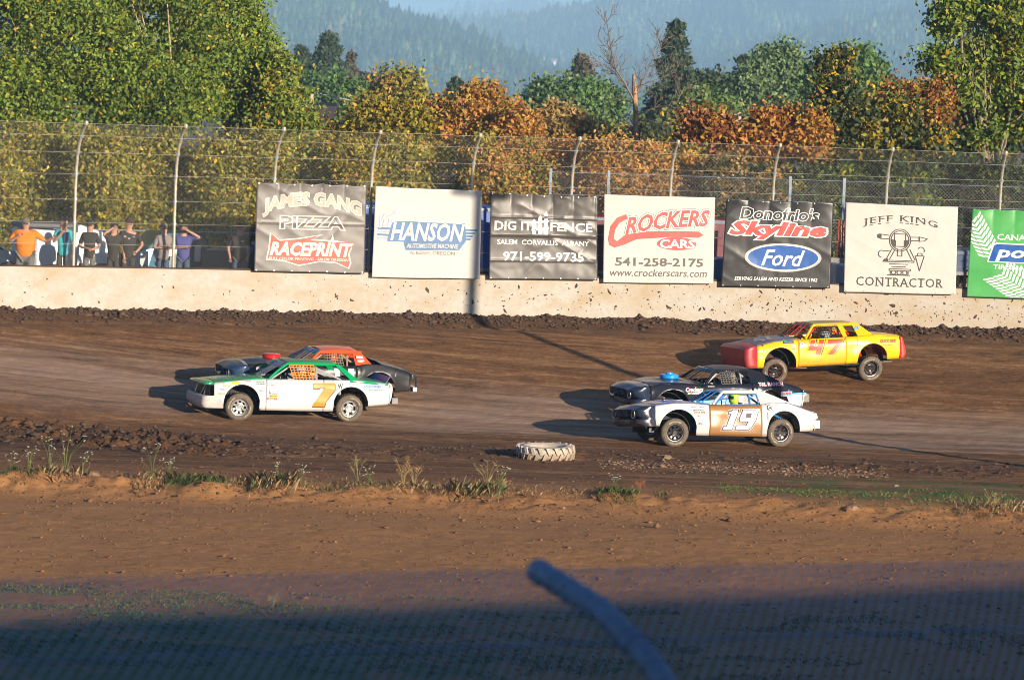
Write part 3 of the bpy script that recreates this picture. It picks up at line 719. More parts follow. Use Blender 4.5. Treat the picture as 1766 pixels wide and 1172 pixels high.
# ------------------------------------------------------------------ race cars
# car space: +X to the rear (0 at the front axle), -Y the driver's side (towards the stands), Z up from the ground
def lerp_(pts, x):
    if x <= pts[0][0]: return pts[0][1]
    for (a, b_), (c_, d_) in zip(pts, pts[1:]):
        if x <= c_: return b_ + (d_ - b_) * (x - a) / (c_ - a)
    return pts[-1][1]
TYRE = simple('tyre_with_dust', (.135, .108, .082), .9, 0, .25, 20, .2)
TREAD = simple('muddy_tread', (.09, .062, .042), .95, 0, .4, 30, .4)
TYRETXT = simple('tyre_lettering', (.50, .44, .26), .7)
def wheel_mesh(style):
    parts = {}
    r, wd = .335, .13
    mb = MB(); mb.lathe([(.205, -wd * .75), (.225, -wd * .98), (.262, -wd * 1.05), (.298, -wd * .98), (.322, -wd * .86), (.334, -wd * .72)], 40, 'Y')
    mb.lathe([(.334, wd * .72), (.322, wd * .86), (.298, wd * .98), (.262, wd * 1.05), (.225, wd * .98), (.205, wd * .75)], 40, 'Y'); parts['tyre'] = mb
    mb = MB(); mb.lathe([(.334, -wd * .72), (.338, 0), (.334, wd * .72)], 40, 'Y')
    for k in range(40):     # tread blocks
        a = 2 * PI * k / 40
        for s_ in (-1, 0, 1):
            m_ = Matrix.Rotation(a + (.04 if s_ else -.03), 4, 'Y'); b0 = MB().box(-.016, .016, s_ * .062 - .026, s_ * .062 + .026, .332, .345, .002)
            n0 = len(mb.v); mb.v += [tuple(m_ @ Vector(p)) for p in b0.v]; mb.f += [tuple(q + n0 for q in f_) for f_ in b0.f]; mb.m += b0.m
    parts['tread'] = mb
    mb = MB(); mb.lathe([(.218, -wd * .93), (.222, -wd * .80), (.198, -wd * .74), (.192, -.02), (.192, .08), (.215, .10)], 40, 'Y'); parts['rim'] = mb
    mb = MB(); yd = -.055 if style != 'deep' else .0
    mb.lathe([(.001, yd - .035), (.05, yd - .035), (.055, yd - .02), (.085, yd - .028), (.105, yd - .02)], 32, 'Y')
    n = 8 if style != 'spoke' else 5
    for k in range(n):
        a0 = 2 * PI * k / n; hw = (.6 if style != 'spoke' else .45) * PI / n * .9
        P_ = lambda a, r_, y_: (r_ * math.cos(a), y_, r_ * math.sin(a))
        for j in range(4):
            aa = a0 - hw + 2 * hw * j / 4; ab = a0 - hw + 2 * hw * (j + 1) / 4
            mb.quad(P_(aa, .105, yd - .02), P_(ab, .105, yd - .02), P_(ab, .160, yd - .03), P_(aa, .160, yd - .03))
    mb.lathe([(.160, yd - .03), (.178, yd - .02), (.193, yd + .01)], 40, 'Y')
    parts['wheel_disc'] = mb
    mb = MB()
    for k in range(5):
        a = 2 * PI * k / 5 + .3; mb.lathe([(.012, yd - .05), (.012, yd - .02)], 6, 'Y', (.072 * math.cos(a), 0, .072 * math.sin(a)))
    parts['lug_nut'] = mb
    return parts
_wm = {}
def add_wheel(root, x, y, z, side, style, rimm, discm, steer=0, tiltx=0):
    key = (style, rimm.name, discm.name)
    if key not in _wm:
        d_ = {}
        for k, mb in wheel_mesh(style).items():
            me = bpy.data.meshes.new(k); me.from_pydata(mb.v, [], mb.f); me.polygons.foreach_set('use_smooth', [k not in ('tread', 'lug_nut')] * len(me.polygons)); me.set_sharp_from_angle(angle=R(35))
            me.materials.append({'tyre': TYRE, 'tread': TREAD, 'rim': rimm, 'wheel_disc': discm, 'lug_nut': STEEL}[k]); d_[k] = me
        # raised lettering round the side wall
        for kk, a0 in enumerate((PI * .5, PI * 1.5)):
            v, f = [], []
            g = fit(text_geo('AMERICAN RACER', 0, .02), -.62, 0, .62, .030)
            n0 = len(v)
            for (u_, h_) in g[0]:
                a = a0 - u_; rr_ = .250 + h_; v.append((rr_ * math.cos(a), -.1395 + abs(rr_ - .262) * .05, rr_ * math.sin(a)))
            f += [tuple(q + n0 for q in ff) for ff in g[1]]
            me = bpy.data.meshes.new('side_lettering'); me.from_pydata(v, [], f); me.materials.append(TYRETXT); d_['side_lettering%d' % kk] = me
        _wm[key] = d_
    w_ = link('wheel', _wm[key]['tyre'], root); w_.location = (x, y, z)
    w_.rotation_euler = (tiltx, random.uniform(0, 6), steer + (0 if side < 0 else PI))
    for k in ('tread', 'rim', 'wheel_disc', 'lug_nut', 'side_lettering0', 'side_lettering1'): link(k.rstrip('01'), _wm[key][k], w_)
    return w_
def make_car(c):
    root = empty('race_car', (0, 0, 0), c['label'], 'race car', 'race cars on the track')
    B = Matrix.Translation((1.4, 0, .33)) @ Matrix.Rotation(c.get('body_roll', 0), 4, 'X') @ Matrix.Rotation(c.get('body_pitch', 0), 4, 'Y') @ Matrix.Translation((-1.4, 0, -.33 + c.get('lift', 0)))
    top, bot, wid, arches = c['top'], c['bot'], c['wid'], c['arches']
    MT = c['mats']
    def side_y(x, z):
        w_ = lerp_(wid, x); zt, zb = lerp_(top, x), lerp_(bot, x); t_ = (z - zb) / max(zt - zb, .05)
        y = w_ - .07 * max(0, (t_ - .72) / .28) ** 2 - .05 * max(0, (.35 - t_) / .35) ** 2
        # flares at the arches and a few dents
        for (xc, zc, r_) in arches:
            d_ = math.hypot(x - xc, z - zc); y += c.get('flare', .02) * math.exp(-((d_ - r_) / .09) ** 2)
        y += c.get('dent', .01) * (math.sin(x * 7.1 + z * 5 + c['seed']) * math.sin(z * 9.3 - x * 3.1 + c['seed'] * 2))
        return y
    def panel(name, x0, x1, m, sides=(-1, 1), ztop=None, zbot=None, front=None):
        for s_ in sides:
            xs_ = list(np.arange(x0, x1, .045)) + [x1]
            for (xc, zc, r_) in arches:
                for e in (xc - r_ * .999, xc + r_ * .999, xc - r_ * 1.001, xc + r_ * 1.001):
                    if x0 < e < x1: xs_.append(e)
            xs_ = sorted(xs_); nz = 9; mb = MB(); prev = None
            for x in xs_:
                zt = lerp_(top, x) if ztop is None else min(lerp_(top, x), ztop); zb = lerp_(bot, x) if zbot is None else zbot
                for (xc, zc, r_) in arches:
                    if abs(x - xc) < r_:
                        h_ = math.sqrt(r_ * r_ - (x - xc) ** 2); 
                        if zc + h_ > zb: zb = zc + h_
                zb = min(zb, zt - .02)
                for j in range(nz + 1):
                    z = zb + (zt - zb) * j / nz; xx_ = x
                    if front and x == xs_[0]: xx_ = x + front * (1 - j / nz)
                    mb.v.append((xx_, s_ * side_y(x, z), z))
            for i in range(len(xs_) - 1):
                for j in range(nz):
                    a = i * (nz + 1) + j; q = (a, a + 1, a + nz + 2, a + nz + 1); mb.f.append(q if s_ < 0 else q[::-1]); mb.m.append(0)
            mb.build(name, m, root, smooth=True, solid=.012, xf=B)
    xs0, xd0, xd1, xt = c['seam'], c['door'][0], c['door'][1], c['tail']
    panel('front_fender', xs0, xd0, MT['fender'], front=c.get('fender_rake'))
    panel('door', xd0 + .006, xd1, MT['door'])
    panel('quarter_panel', xd1 + .006, xt, MT['quarter'])
    crown = .05
    def tops(name, x0, x1, m, cr=crown, scoop=0):
        def fn(u, v):
            x = x0 + (x1 - x0) * u; y = (v * 2 - 1) * (lerp_(wid, x) - .068); t_ = 1 - (y / lerp_(wid, x)) ** 2
            z = lerp_(top, x) + cr * t_ + scoop * math.exp(-(y / .32) ** 4) * math.sin(PI * min(1, max(0, u))) ** .5
            z += c.get('dent', .01) * .6 * math.sin(x * 6 + y * 8 + c['seed'])
            return (x, y, z)
        MB().grid(fn, 22, 18).build(name, m, root, smooth=True, solid=.01, xf=B)
    tops('hood', c['hood'][0], c['hood'][1], MT['hood'], scoop=c.get('scoop', 0))
    tops('rear_deck', c['deck'], xt, MT['deck'], cr=.03)
    # nose and tail caps: rows of (x at the centre, z), boxiness
    def cap(name, xs_, rows, m, k, zc=True, thick=.015):
        def fn(u, v):
            ph = (u - .5) * PI; i = v * (len(rows) - 1); j = min(int(i), len(rows) - 2); fr = i - j
            xn = rows[j][0] + (rows[j + 1][0] - rows[j][0]) * fr; z = rows[j][1] + (rows[j + 1][1] - rows[j][1]) * fr
            w_ = lerp_(wid, xs_) - (.068 if z > lerp_(top, xs_) - .03 else .0)
            cph, sph = abs(math.cos(ph)) ** k, math.copysign(abs(math.sin(ph)) ** k, math.sin(ph))
            y = w_ * sph; x = xs_ + (xn - xs_) * cph
            z += crown * (1 - sph * sph) * max(0, 1 - v * 1.5) * zc
            x += c.get('dent', .01) * 1.2 * math.sin(y * 6 + z * 11 + c['seed'])
            return (x, y, z)
        MB().grid(fn, 40, (len(rows) - 1) * 3).build(name, m, root, smooth=True, solid=thick, xf=B)
    cap('nose', xs0, c['nose'], MT['nose'], c.get('nk', .5))
    cap('tail', xt, c['tailrows'], MT['tail'], .35, zc=.6)
    for nm, x_, rows, m, k in c.get('extra_caps', []): cap(nm, x_, rows, m, k, 0)
    for (nm, m, pts, r_, n_) in c.get('tubes', []): MB().tube(pts, r_, n_).build(nm, m, root, smooth=True, xf=B)
    for (nm, m, bx) in c.get('boxes', []): MB().box(*bx).build(nm, m, root, bevel=.008, xf=B)
    # greenhouse
    zr, wr, xa0, xr0, xr1, xc1 = c['zroof'], c['wroof'], c['apillar'], c['roof'][0], c['roof'][1], c['cpillar']
    zbelt = lambda x: lerp_(top, x)
    def roof_z(x, y):
        t_ = (x - xr0) / (xr1 - xr0); return zr + c.get('roofcrown', .035) * (math.sin(PI * min(1, max(0, t_ * .8 + .1))) - .3) + .035 * (1 - (y / wr) ** 2) - (.03 * max(0, (abs(y) / wr - .85) / .15) ** 2)
    MB().grid(lambda u, v: (xr0 + (xr1 - xr0) * u, (v * 2 - 1) * wr, roof_z(xr0 + (xr1 - xr0) * u, (v * 2 - 1) * wr)), 20, 20).build('roof', MT['roof'], root, smooth=True, solid=.02, xf=B)
    def gy(x, z):
        t_ = (z - zbelt(x)) / (zr - zbelt(x)); return (lerp_(wid, x) - .09) * (1 - t_) + wr * t_
    for s_ in (-1, 1):
        for nm, polys, m in c['pillars']:
            mb = MB()
            for pl in polys:
                n_ = 5      # split each quad so that it follows the tumblehome
                for i in range(n_):
                    f = lambda p, q, t_: (p[0] + (q[0] - p[0]) * t_, p[1] + (q[1] - p[1]) * t_)
                    a, b_, c_, d_ = pl; t0, t1 = i / n_, (i + 1) / n_
                    q = [f(a, d_, t0), f(b_, c_, t0), f(b_, c_, t1), f(a, d_, t1)]
                    mb.quad(*[(x, s_ * gy(x, z), z) for x, z in q])
            mb.build(nm, m, root, smooth=False, solid=.03, xf=B)
        MB().tube([(xa0 + (xr0 - xa0) * i / 6, s_ * gy(xa0 + (xr0 - xa0) * i / 6, zbelt(xa0) + (zr - zbelt(xa0)) * i / 6), zbelt(xa0) + (zr - zbelt(xa0)) * i / 6 + .02 * math.sin(PI * i / 6)) for i in range(7)], .034, 6).build('windscreen_pillar', MT['pillar'], root, smooth=True, xf=B)
    # visor strip across the top of the windscreen opening, and the screen bars
    xw = lambda t_: xa0 - .12 + (xr0 - xa0 + .12) * t_; zw = lambda t_: zbelt(xa0) + .06 + (zr + .03 - zbelt(xa0) - .06) * t_
    yw = lambda t_: (lerp_(wid, xa0) - .13) * (1 - t_) + wr * t_
    def scr(u, t_): return (xw(t_) - .10 * (1 - (u * 2 - 1) ** 2), (u * 2 - 1) * yw(t_), zw(t_) + .02 * (1 - (u * 2 - 1) ** 2))
    if MT.get('visor'):
        MB().grid(lambda u, v: scr(u, 1 - c.get('visor', .25) * (1 - v)), 14, 3).build('visor_strip', MT['visor'], root, smooth=True, solid=.008, xf=B)
        for k_, (s, m) in enumerate(c.get('visor_text', [])):
            g = fit(text_geo(s, 0, .02), .25, .25, .75, .75)
            decal('visor_lettering', g, lambda a, b_, l=0: tuple(B @ (Vector(scr(a, 1 - c.get('visor', .25) * (1 - b_))) + Vector((-.012, 0, .008)))), m, root)
    for k_ in range(c.get('bars', 5)):
        u = c.get('bar0', .22) + k_ * c.get('bard', .07)
        MB().tube([scr(u, .02), scr(u, .5), scr(u, .95)], .012, 5).build('windscreen_bar', MT['bar'], root, xf=B)
    # roll cage
    cg = MT['cage']; tb = []; xh = c['hoop']; wi = wr - .04; zi = zr - .05
    tb.append([(xh, -wi - .12, .30), (xh, -wi - .06, zbelt(xh)), (xh, -wi + .02, zi - .08), (xh, -wi + .12, zi), (xh, wi - .12, zi), (xh, wi - .02, zi - .08), (xh, wi + .06, zbelt(xh)), (xh, wi + .12, .30)])
    for s_ in (-1, 1):
        tb.append([(xh, s_ * (wi - .06), zi), (xr0 + .12, s_ * (wi - .04), zi - .01), (xr0 + .02, s_ * wi, zi - .05), (xa0 + .08, s_ * (wi + .08), zbelt(xa0) - .03), (xa0 - .02, s_ * (wi + .10), .30)])
        tb.append([(xh, s_ * (wi - .04), zi - .06), (xc1 + .2, s_ * (wi - .05), .70), (xc1 + .5, s_ * .5, .55)])
        tb.append([(xa0 + .06, s_ * (wi + .06), zbelt(xa0) - .02), (xa0 + .42, s_ * (wi + .0), zi - .03)])
        for hz in (.45, .62, .80): tb.append([(xa0, s_ * (wi + .13), hz), (xh, s_ * (wi + .13), hz)])
    tb.append([(xh, -wi, .45), (xh + .02, wi - .1, zi - .05)]); tb.append([(xh, -wi, zbelt(xh) - .05), (xh, wi, zbelt(xh) - .05)])
    tb.append([(xa0, -wi - .08, zbelt(xa0) - .04), (xa0, wi + .08, zbelt(xa0) - .04)]); tb.append([(xr0 + .12, -wi, zi - .01), (xr0 + .12, wi, zi - .01)])
    for p_ in tb: MB().tube(p_, .024, 6).build('cage_bar', cg, root, smooth=True, xf=B)
    # cockpit
    MB().box(.55, 3.0, -.80, .80, .24, .28).build('floor_pan', DARKIN, root, xf=B)
    MB().quad((.55, -.84, .25), (.55, .84, .25), (xa0 - .12, .82, zbelt(xa0) - .02), (xa0 - .12, -.82, zbelt(xa0) - .02)).build('firewall', MT['inside'], root, solid=.02, xf=B)
    MB().box(xa0 - .1, xa0 + .1, -.78, .78, zbelt(xa0) - .16, zbelt(xa0) - .03).build('dashboard', MT['inside'], root, bevel=.02, xf=B)
    MB().quad((xh + .25, -.80, .35), (xh + .25, .80, .35), (xh + .40, .80, zbelt(xh) - .03), (xh + .40, -.80, zbelt(xh) - .03)).build('rear_bulkhead', MT['inside'], root, solid=.02, xf=B)
    MB().box(xh + .40, c['deck'] + .05, -.80, .80, zbelt(xh) - .06, zbelt(xh) - .03).build('parcel_shelf', MT['inside'], root, xf=B)
    # driver's seat
    sx = xh - .28
    mb = MB(); mb.grid(lambda u, v: (sx - .42 * (1 - v) if False else sx - .45 + .45 * min(1, v * 2) + .10 * max(0, v * 2 - 1), -.38 + (u - .5) * .46, .42 - .05 * min(1, v * 2) + .62 * max(0, v * 2 - 1)), 6, 8)
    seat = mb.build('seat', MT.get('seat', BLACK), root, smooth=True, solid=.04, xf=B)
    MB().box(sx - .02, sx + .12, -.58, -.18, .98, 1.16).build('head_rest', MT.get('seat', BLACK), seat, bevel=.03, xf=B)
    mb = MB(); cx_, cz_ = xa0 + .32, zbelt(xa0) - .04
    mb.tube([(cx_ + .06 * math.sin(a) , -.38 + .18 * math.cos(a), cz_ + .17 * math.sin(a)) for a in np.linspace(0, 2 * PI, 17)], .014, 5)
    mb.tube([(cx_, -.38, cz_), (xa0, -.38, cz_ - .05)], .02, 5); mb.tube([(cx_, -.55, cz_), (cx_, -.21, cz_)], .012, 4)
    mb.build('steering_wheel', BLACK, root, smooth=True, xf=B)
    # window net
    nt_ = c['net']; mb = MB()
    for i in range(nt_['nu'] + 1):
        u = i / nt_['nu']; (x0, z0), (x1, z1), (x2, z2), (x3, z3) = nt_['q']
        pa = (x0 + (x1 - x0) * u, z0 + (z1 - z0) * u); pb = (x3 + (x2 - x3) * u, z3 + (z2 - z3) * u); hw = nt_['w'] / 2
        mb.quad(*[(x, -gy(x, z) - .012, z) for x, z in ((pa[0] - hw, pa[1]), (pa[0] + hw, pa[1]), (pb[0] + hw, pb[1]), (pb[0] - hw, pb[1]))])
    for j in range(nt_['nv'] + 1):
        v = j / nt_['nv']; pa = (x0 + (x3 - x0) * v, z0 + (z3 - z0) * v); pb = (x1 + (x2 - x1) * v, z1 + (z2 - z1) * v); hw = nt_['w'] / 2
        mb.quad(*[(x, -gy(x, z) - .016, z) for x, z in ((pa[0], pa[1] - hw), (pb[0], pb[1] - hw), (pb[0], pb[1] + hw), (pa[0], pa[1] + hw))])
    mb.build('window_net', nt_['m'], root, solid=.006, xf=B)
    # running gear
    for s_ in (-1, 1):
        MB().tube([(0, s_ * .35, .30), (0, s_ * .66, .31)], .04, 6).build('lower_arm', BLACK, root)
        MB().tube([(.02, s_ * .42, .62), (.0, s_ * .62, .48)], .025, 6).build('upper_arm', MT['cage'], root)
        MB().tube([(-.05 + .012 * math.sin(i), s_ * .48 + .05 * math.cos(i * 1.57), .32 + i * .012) for i in range(28)], .012, 4).build('coil_spring', MT['cage'], root, smooth=True)
        MB().box(-.55, 3.5, s_ * .50 - .04, s_ * .50 + .04, .26, .36).build('frame_rail', BLACK, root, xf=B)
        MB().tube([(2.62, s_ * .50, .34), (2.55, s_ * .46, .75)], .035, 6).build('shock_absorber', MT['cage'], root)
        # inner wheel houses
        for xc in (0, 2.74):
            MB().grid(lambda u, v: (xc - .44 * math.cos(PI * u), s_ * (.40 + .30 * v), .30 + .43 * math.sin(PI * u)), 12, 1).build('wheel_house', DARKIN, root, solid=.01, xf=B)
    MB().tube([(2.74, -.66, .33), (2.74, .66, .33)], .05, 8).build('rear_axle', BLACK, root)
    MB().lathe([(.0, -.13), (.10, -.11), (.14, 0), (.10, .11), (.0, .13)], 12, 'X', (2.74, 0, .33)).build('differential', BLACK, root, smooth=True)
    MB().box(-.35, .45, -.28, .28, .40, .78).build('engine_block', DARKIN, root, bevel=.03, xf=B)
    MB().box(-.60, -.54, -.36, .36, .36, .76).build('radiator', BLACK, root, xf=B)
    wh = c['wheels']
    for i, (x, s_) in enumerate(((0, -1), (2.74, -1), (0, 1), (2.74, 1))):
        add_wheel(root, x, s_ * .765, .335, s_, wh[i % 2][0], wh[i % 2][1], wh[i % 2][2], steer=(c.get('steer', 0) if x == 0 else 0))
    # decals on the driver's side
    def sm(x, z, lift=0.0): return tuple(B @ Vector((x, -side_y(x, z) - .015 - lift * 1.4, z)))
    def st(s, x0, z0, x1, z1, m, shear=0, off=.01, outline=None, ow=.05, lift=0.0, nm='lettering'):
        g0 = text_geo(s, shear, 0)
        if outline: decal(nm + '_outline', fit(text_geo(s, shear, ow), x0, z0, x1, z1, ref=g0), sm, outline, root, lift)
        decal(nm, fit(text_geo(s, shear, off), x0, z0, x1, z1, ref=g0), sm, m, root, lift + (.004 if outline else 0))
    def sp_(polys, m, off=0, lift=0.0, nm='number'):
        v, f = poly_geo(polys, off)
        # cut large faces finer so that they follow the panel
        decal(nm, (v, f), sm, m, root, lift)
    def rect(x0, z0, x1, z1, m, nm='sticker'):
        n_ = 4; v = []; f = []
        for i in range(n_ + 1):
            x = x0 + (x1 - x0) * i / n_; v += [(x, z0), (x, (z0 + z1) / 2), (x, z1)]
        for i in range(n_): f += [(i * 3, i * 3 + 1, i * 3 + 4, i * 3 + 3), (i * 3 + 1, i * 3 + 2, i * 3 + 5, i * 3 + 4)]
        decal(nm, (v, f), sm, m, root, 0)
    c['decals'](st, sp_, rect, root, B)
    return root, B
def driver(root, xh, helm, suit, label, dz=0, glove=None):
    """seated driver behind the wheel, in car space; a thing of its own"""
    d = empty('person', (0, 0, 0), label, 'person', 'drivers in the race cars'); 
    J = {}
    vs_ = [(xh - .38, -.38, .50 + dz, .15), (xh - .34, -.38, .68 + dz, .155), (xh - .32, -.38, .86 + dz, .17), (xh - .33, -.38, .97 + dz, .10), (xh - .35, -.38, 1.03 + dz, .062), (xh - .36, -.38, 1.14 + dz, .095)]
    ed = [(i, i + 1) for i in range(5)]
    def add(pts, root_i):
        p = root_i
        for q in pts: vs_.append(q); ed.append((p, len(vs_) - 1)); p = len(vs_) - 1
        return p
    for s_ in (-1, 1):
        add([(xh - .36, -.38 + s_ * .19, .90 + dz, .065), (xh - .52, -.38 + s_ * .25, .76 + dz, .05), (xh - .74, -.38 + s_ * .17, .90 + dz, .038), (xh - .80, -.38 + s_ * .15, .93 + dz, .035)], 2)
        add([(xh - .42, -.38 + s_ * .10, .48 + dz, .09), (xh - .80, -.38 + s_ * .13, .56 + dz, .075), (xh - 1.05, -.38 + s_ * .12, .38 + dz, .055), (xh - 1.18, -.38 + s_ * .12, .36 + dz, .045)], 0)
    o = skin_obj('body', vs_, ed, suit, d)
    h = MB(); c_ = (xh - .36, -.38, 1.14 + dz)
    h.lathe([(.001, .155), (.06, .145), (.105, .11), (.132, .05), (.138, 0), (.132, -.06), (.115, -.11), (.10, -.13)], 20, 'Z', c_); h.build('helmet', helm, d, smooth=True)
    mb = MB(); mb.grid(lambda u, v: (c_[0] - .142 * math.cos((u - .5) * 2.2), c_[1] + .142 * math.sin((u - .5) * 2.2), c_[2] - .03 + .075 * v), 10, 2); mb.build('visor', simple('dark_visor', (.02, .02, .025), .1), d, smooth=True)
    d.matrix_world = root.matrix_world.copy()
    return d
def skin_obj(name, vs_, ed, m, parent, sub=1, root_i=0):
    me = bpy.data.meshes.new(name); me.from_pydata([v[:3] for v in vs_], ed, []); o = link(name, me, parent, m)
    md = o.modifiers.new('skin', 'SKIN'); 
    sl_ = me.skin_vertices[0].data if me.skin_vertices else None
    if sl_ is None:
        me.attributes  # the layer is created with the modifier below
    for i, v in enumerate(vs_):
        me.skin_vertices[0].data[i].radius = (v[3], v[3] if len(v) < 5 else v[4])
    me.skin_vertices[0].data[root_i].use_root = True
    md.use_smooth_shade = True
    s_ = o.modifiers.new('sub', 'SUBSURF'); s_.levels = sub; s_.render_levels = sub
    return o
# ---- the five cars
ALU = simple('aluminium_rim', (.62, .62, .60), .35, .7, .15); BLKRIM = simple('black_rim', (.035, .03, .032), .3, .2, .4, 20); REDRIM = simple('red_rim', (.35, .05, .03), .4)
# boxy sedan body (car 7)
SEDAN = dict(seam=-.66, door=(.62, 2.05), tail=3.74, hood=(-.66, .62), deck=2.95,
    top=[(-.92, .79), (-.66, .80), (-.2, .85), (.3, .895), (.62, .915), (2.7, .915), (3.0, .90), (3.74, .835)],
    bot=[(-.92, .20), (-.6, .19), (.3, .19), (.5, .16), (2.4, .15), (2.9, .26), (3.1, .27), (3.74, .33)],
    wid=[(-.95, .84), (-.5, .90), (0, .93), (2.7, .93), (3.3, .92), (3.8, .86)],
    arches=[(.02, .33, .45), (2.75, .32, .44)],
    nose=[(-.66, .80), (-.86, .80), (-.93, .785), (-.925, .76)], nk=.32, tailrows=[(3.74, .84), (3.83, .82), (3.85, .70), (3.80, .50), (3.74, .34)],
    zroof=1.285, wroof=.60, apillar=.70, roof=(1.22, 2.42), cpillar=2.83, hoop=1.95,
    pillars=[('quarter_pillar', [((2.38, 1.275), (2.50, 1.275), (2.95, .91), (2.74, .91))], None), ('roof_rail', [((1.20, 1.300), (2.44, 1.300), (2.42, 1.245), (1.22, 1.245))], None)],
    net=dict(nu=7, nv=6, w=.022, q=[(1.32, .90), (1.88, .90), (1.86, 1.25), (1.25, 1.25)], m=None), dent=.006, seed=1, flare=.012)
# long-nosed coupe body (three cars)
COUPE = dict(seam=-.52, door=(.86, 2.20), tail=3.62, hood=(-.52, .90), deck=2.86, fender_rake=.0,
    top=[(-.9, .86), (-.52, .90), (0, .955), (.4, .95), (.9, .92), (2.1, .92), (2.5, .985), (2.9, .965), (3.3, .86), (3.62, .76)],
    bot=[(-.9, .34), (-.5, .42), (.3, .25), (.5, .19), (2.3, .16), (2.7, .25), (3.1, .28), (3.62, .30)],
    wid=[(-.9, .80), (-.5, .87), (0, .93), (.8, .90), (1.6, .91), (2.5, .95), (3.1, .93), (3.7, .80)],
    arches=[(.05, .34, .47), (2.78, .34, .44)],
    nose=[(-.52, .905), (-.84, .865), (-.98, .80), (-1.03, .775), (-.97, .64), (-.90, .61), (-.88, .575), (-1.0, .56), (-1.0, .48), (-.90, .43), (-.86, .40)], nk=.40, tailrows=[(3.62, .77), (3.76, .72), (3.80, .62), (3.68, .56), (3.66, .32)],
    zroof=1.235, wroof=.56, apillar=.98, roof=(1.36, 2.30), cpillar=2.5, hoop=2.05, roofcrown=.05,
    pillars=[('quarter_pillar', [((2.22, 1.235), (2.42, 1.23), (2.98, .97), (2.30, .95)), ((2.20, 1.20), (2.30, 1.23), (2.36, .94), (2.20, .92))], None), ('roof_rail', [((1.33, 1.255), (2.36, 1.255), (2.30, 1.195), (1.37, 1.195))], None)],
    net=dict(nu=6, nv=5, w=.018, q=[(1.42, .93), (1.86, .93), (1.84, 1.19), (1.44, 1.19)], m=None), dent=.011, seed=2, flare=.03, visor=.3, scoop=.03)
# tall formal-roof coupe (car 47)
FORMAL = dict(seam=-.54, door=(.62, 1.98), tail=3.56, hood=(-.54, .70), deck=2.80,
    top=[(-.9, .80), (-.54, .83), (0, .93), (.5, .97), (.85, .97), (2.2, 1.00), (2.7, 1.02), (3.1, 1.01), (3.6, .97)],
    bot=[(-.9, .24), (-.5, .25), (.3, .26), (.55, .24), (2.3, .29), (2.9, .34), (3.1, .36), (3.6, .37)],
    wid=[(-.9, .86), (-.5, .91), (0, .94), (2.7, .94), (3.6, .90)],
    arches=[(.10, .32, .46), (2.76, .36, .44)],
    nose=[(-.54, .83), (-.80, .815), (-.90, .74), (-.90, .50), (-.86, .26)], nk=.28, tailrows=[(3.56, .975), (3.66, .93), (3.80, .60), (3.82, .50), (3.72, .38)],
    zroof=1.32, wroof=.60, apillar=.86, roof=(1.20, 2.38), cpillar=2.76, hoop=1.92,
    pillars=[('quarter_pillar', [((2.28, 1.32), (2.46, 1.32), (2.80, 1.02), (2.36, 1.00))], None), ('door_pillar', [((1.86, 1.31), (2.00, 1.31), (2.06, .99), (1.94, .99))], None), ('roof_rail', [((1.18, 1.337), (2.46, 1.337), (2.44, 1.28), (1.21, 1.28))], None)],
    net=dict(nu=9, nv=7, w=.012, q=[(1.30, .98), (1.90, .99), (1.86, 1.30), (1.25, 1.30)], m=None), dent=.007, seed=4, flare=.015, visor=.22)
def cfg(base, **kw):
    import copy
    c = {k: (list(v) if isinstance(v, list) else (dict(v) if isinstance(v, dict) else v)) for k, v in base.items()}
    c.update(kw); return c
def place_car(root, px, py, yaw, contact=(0, -.83)):
    h = hit(px, py)
    Rz = Matrix.Rotation(yaw, 3, 'Z')
    for _ in range(3):
        o = Vector((h.x, h.y, 0)) - Rz @ Vector((contact[0], contact[1], 0))
        g_ = lambda a, b_: float(ground_smooth(*(Vector((o.x, o.y, 0)) + Rz @ Vector((a, b_, 0))).xy))
        zf, zb_, zl, zrr = (g_(0, -.765) + g_(0, .765)) / 2, (g_(2.74, -.765) + g_(2.74, .765)) / 2, (g_(0, -.765) + g_(2.74, -.765)) / 2, (g_(0, .765) + g_(2.74, .765)) / 2
    pitch = -math.atan2(zb_ - zf, 2.74); roll = math.atan2(zrr - zl, 1.53)
    root.location = (o.x, o.y, zf - .012); root.rotation_euler = (roll, pitch, yaw)
    bpy.context.view_layer.update()
    return roll

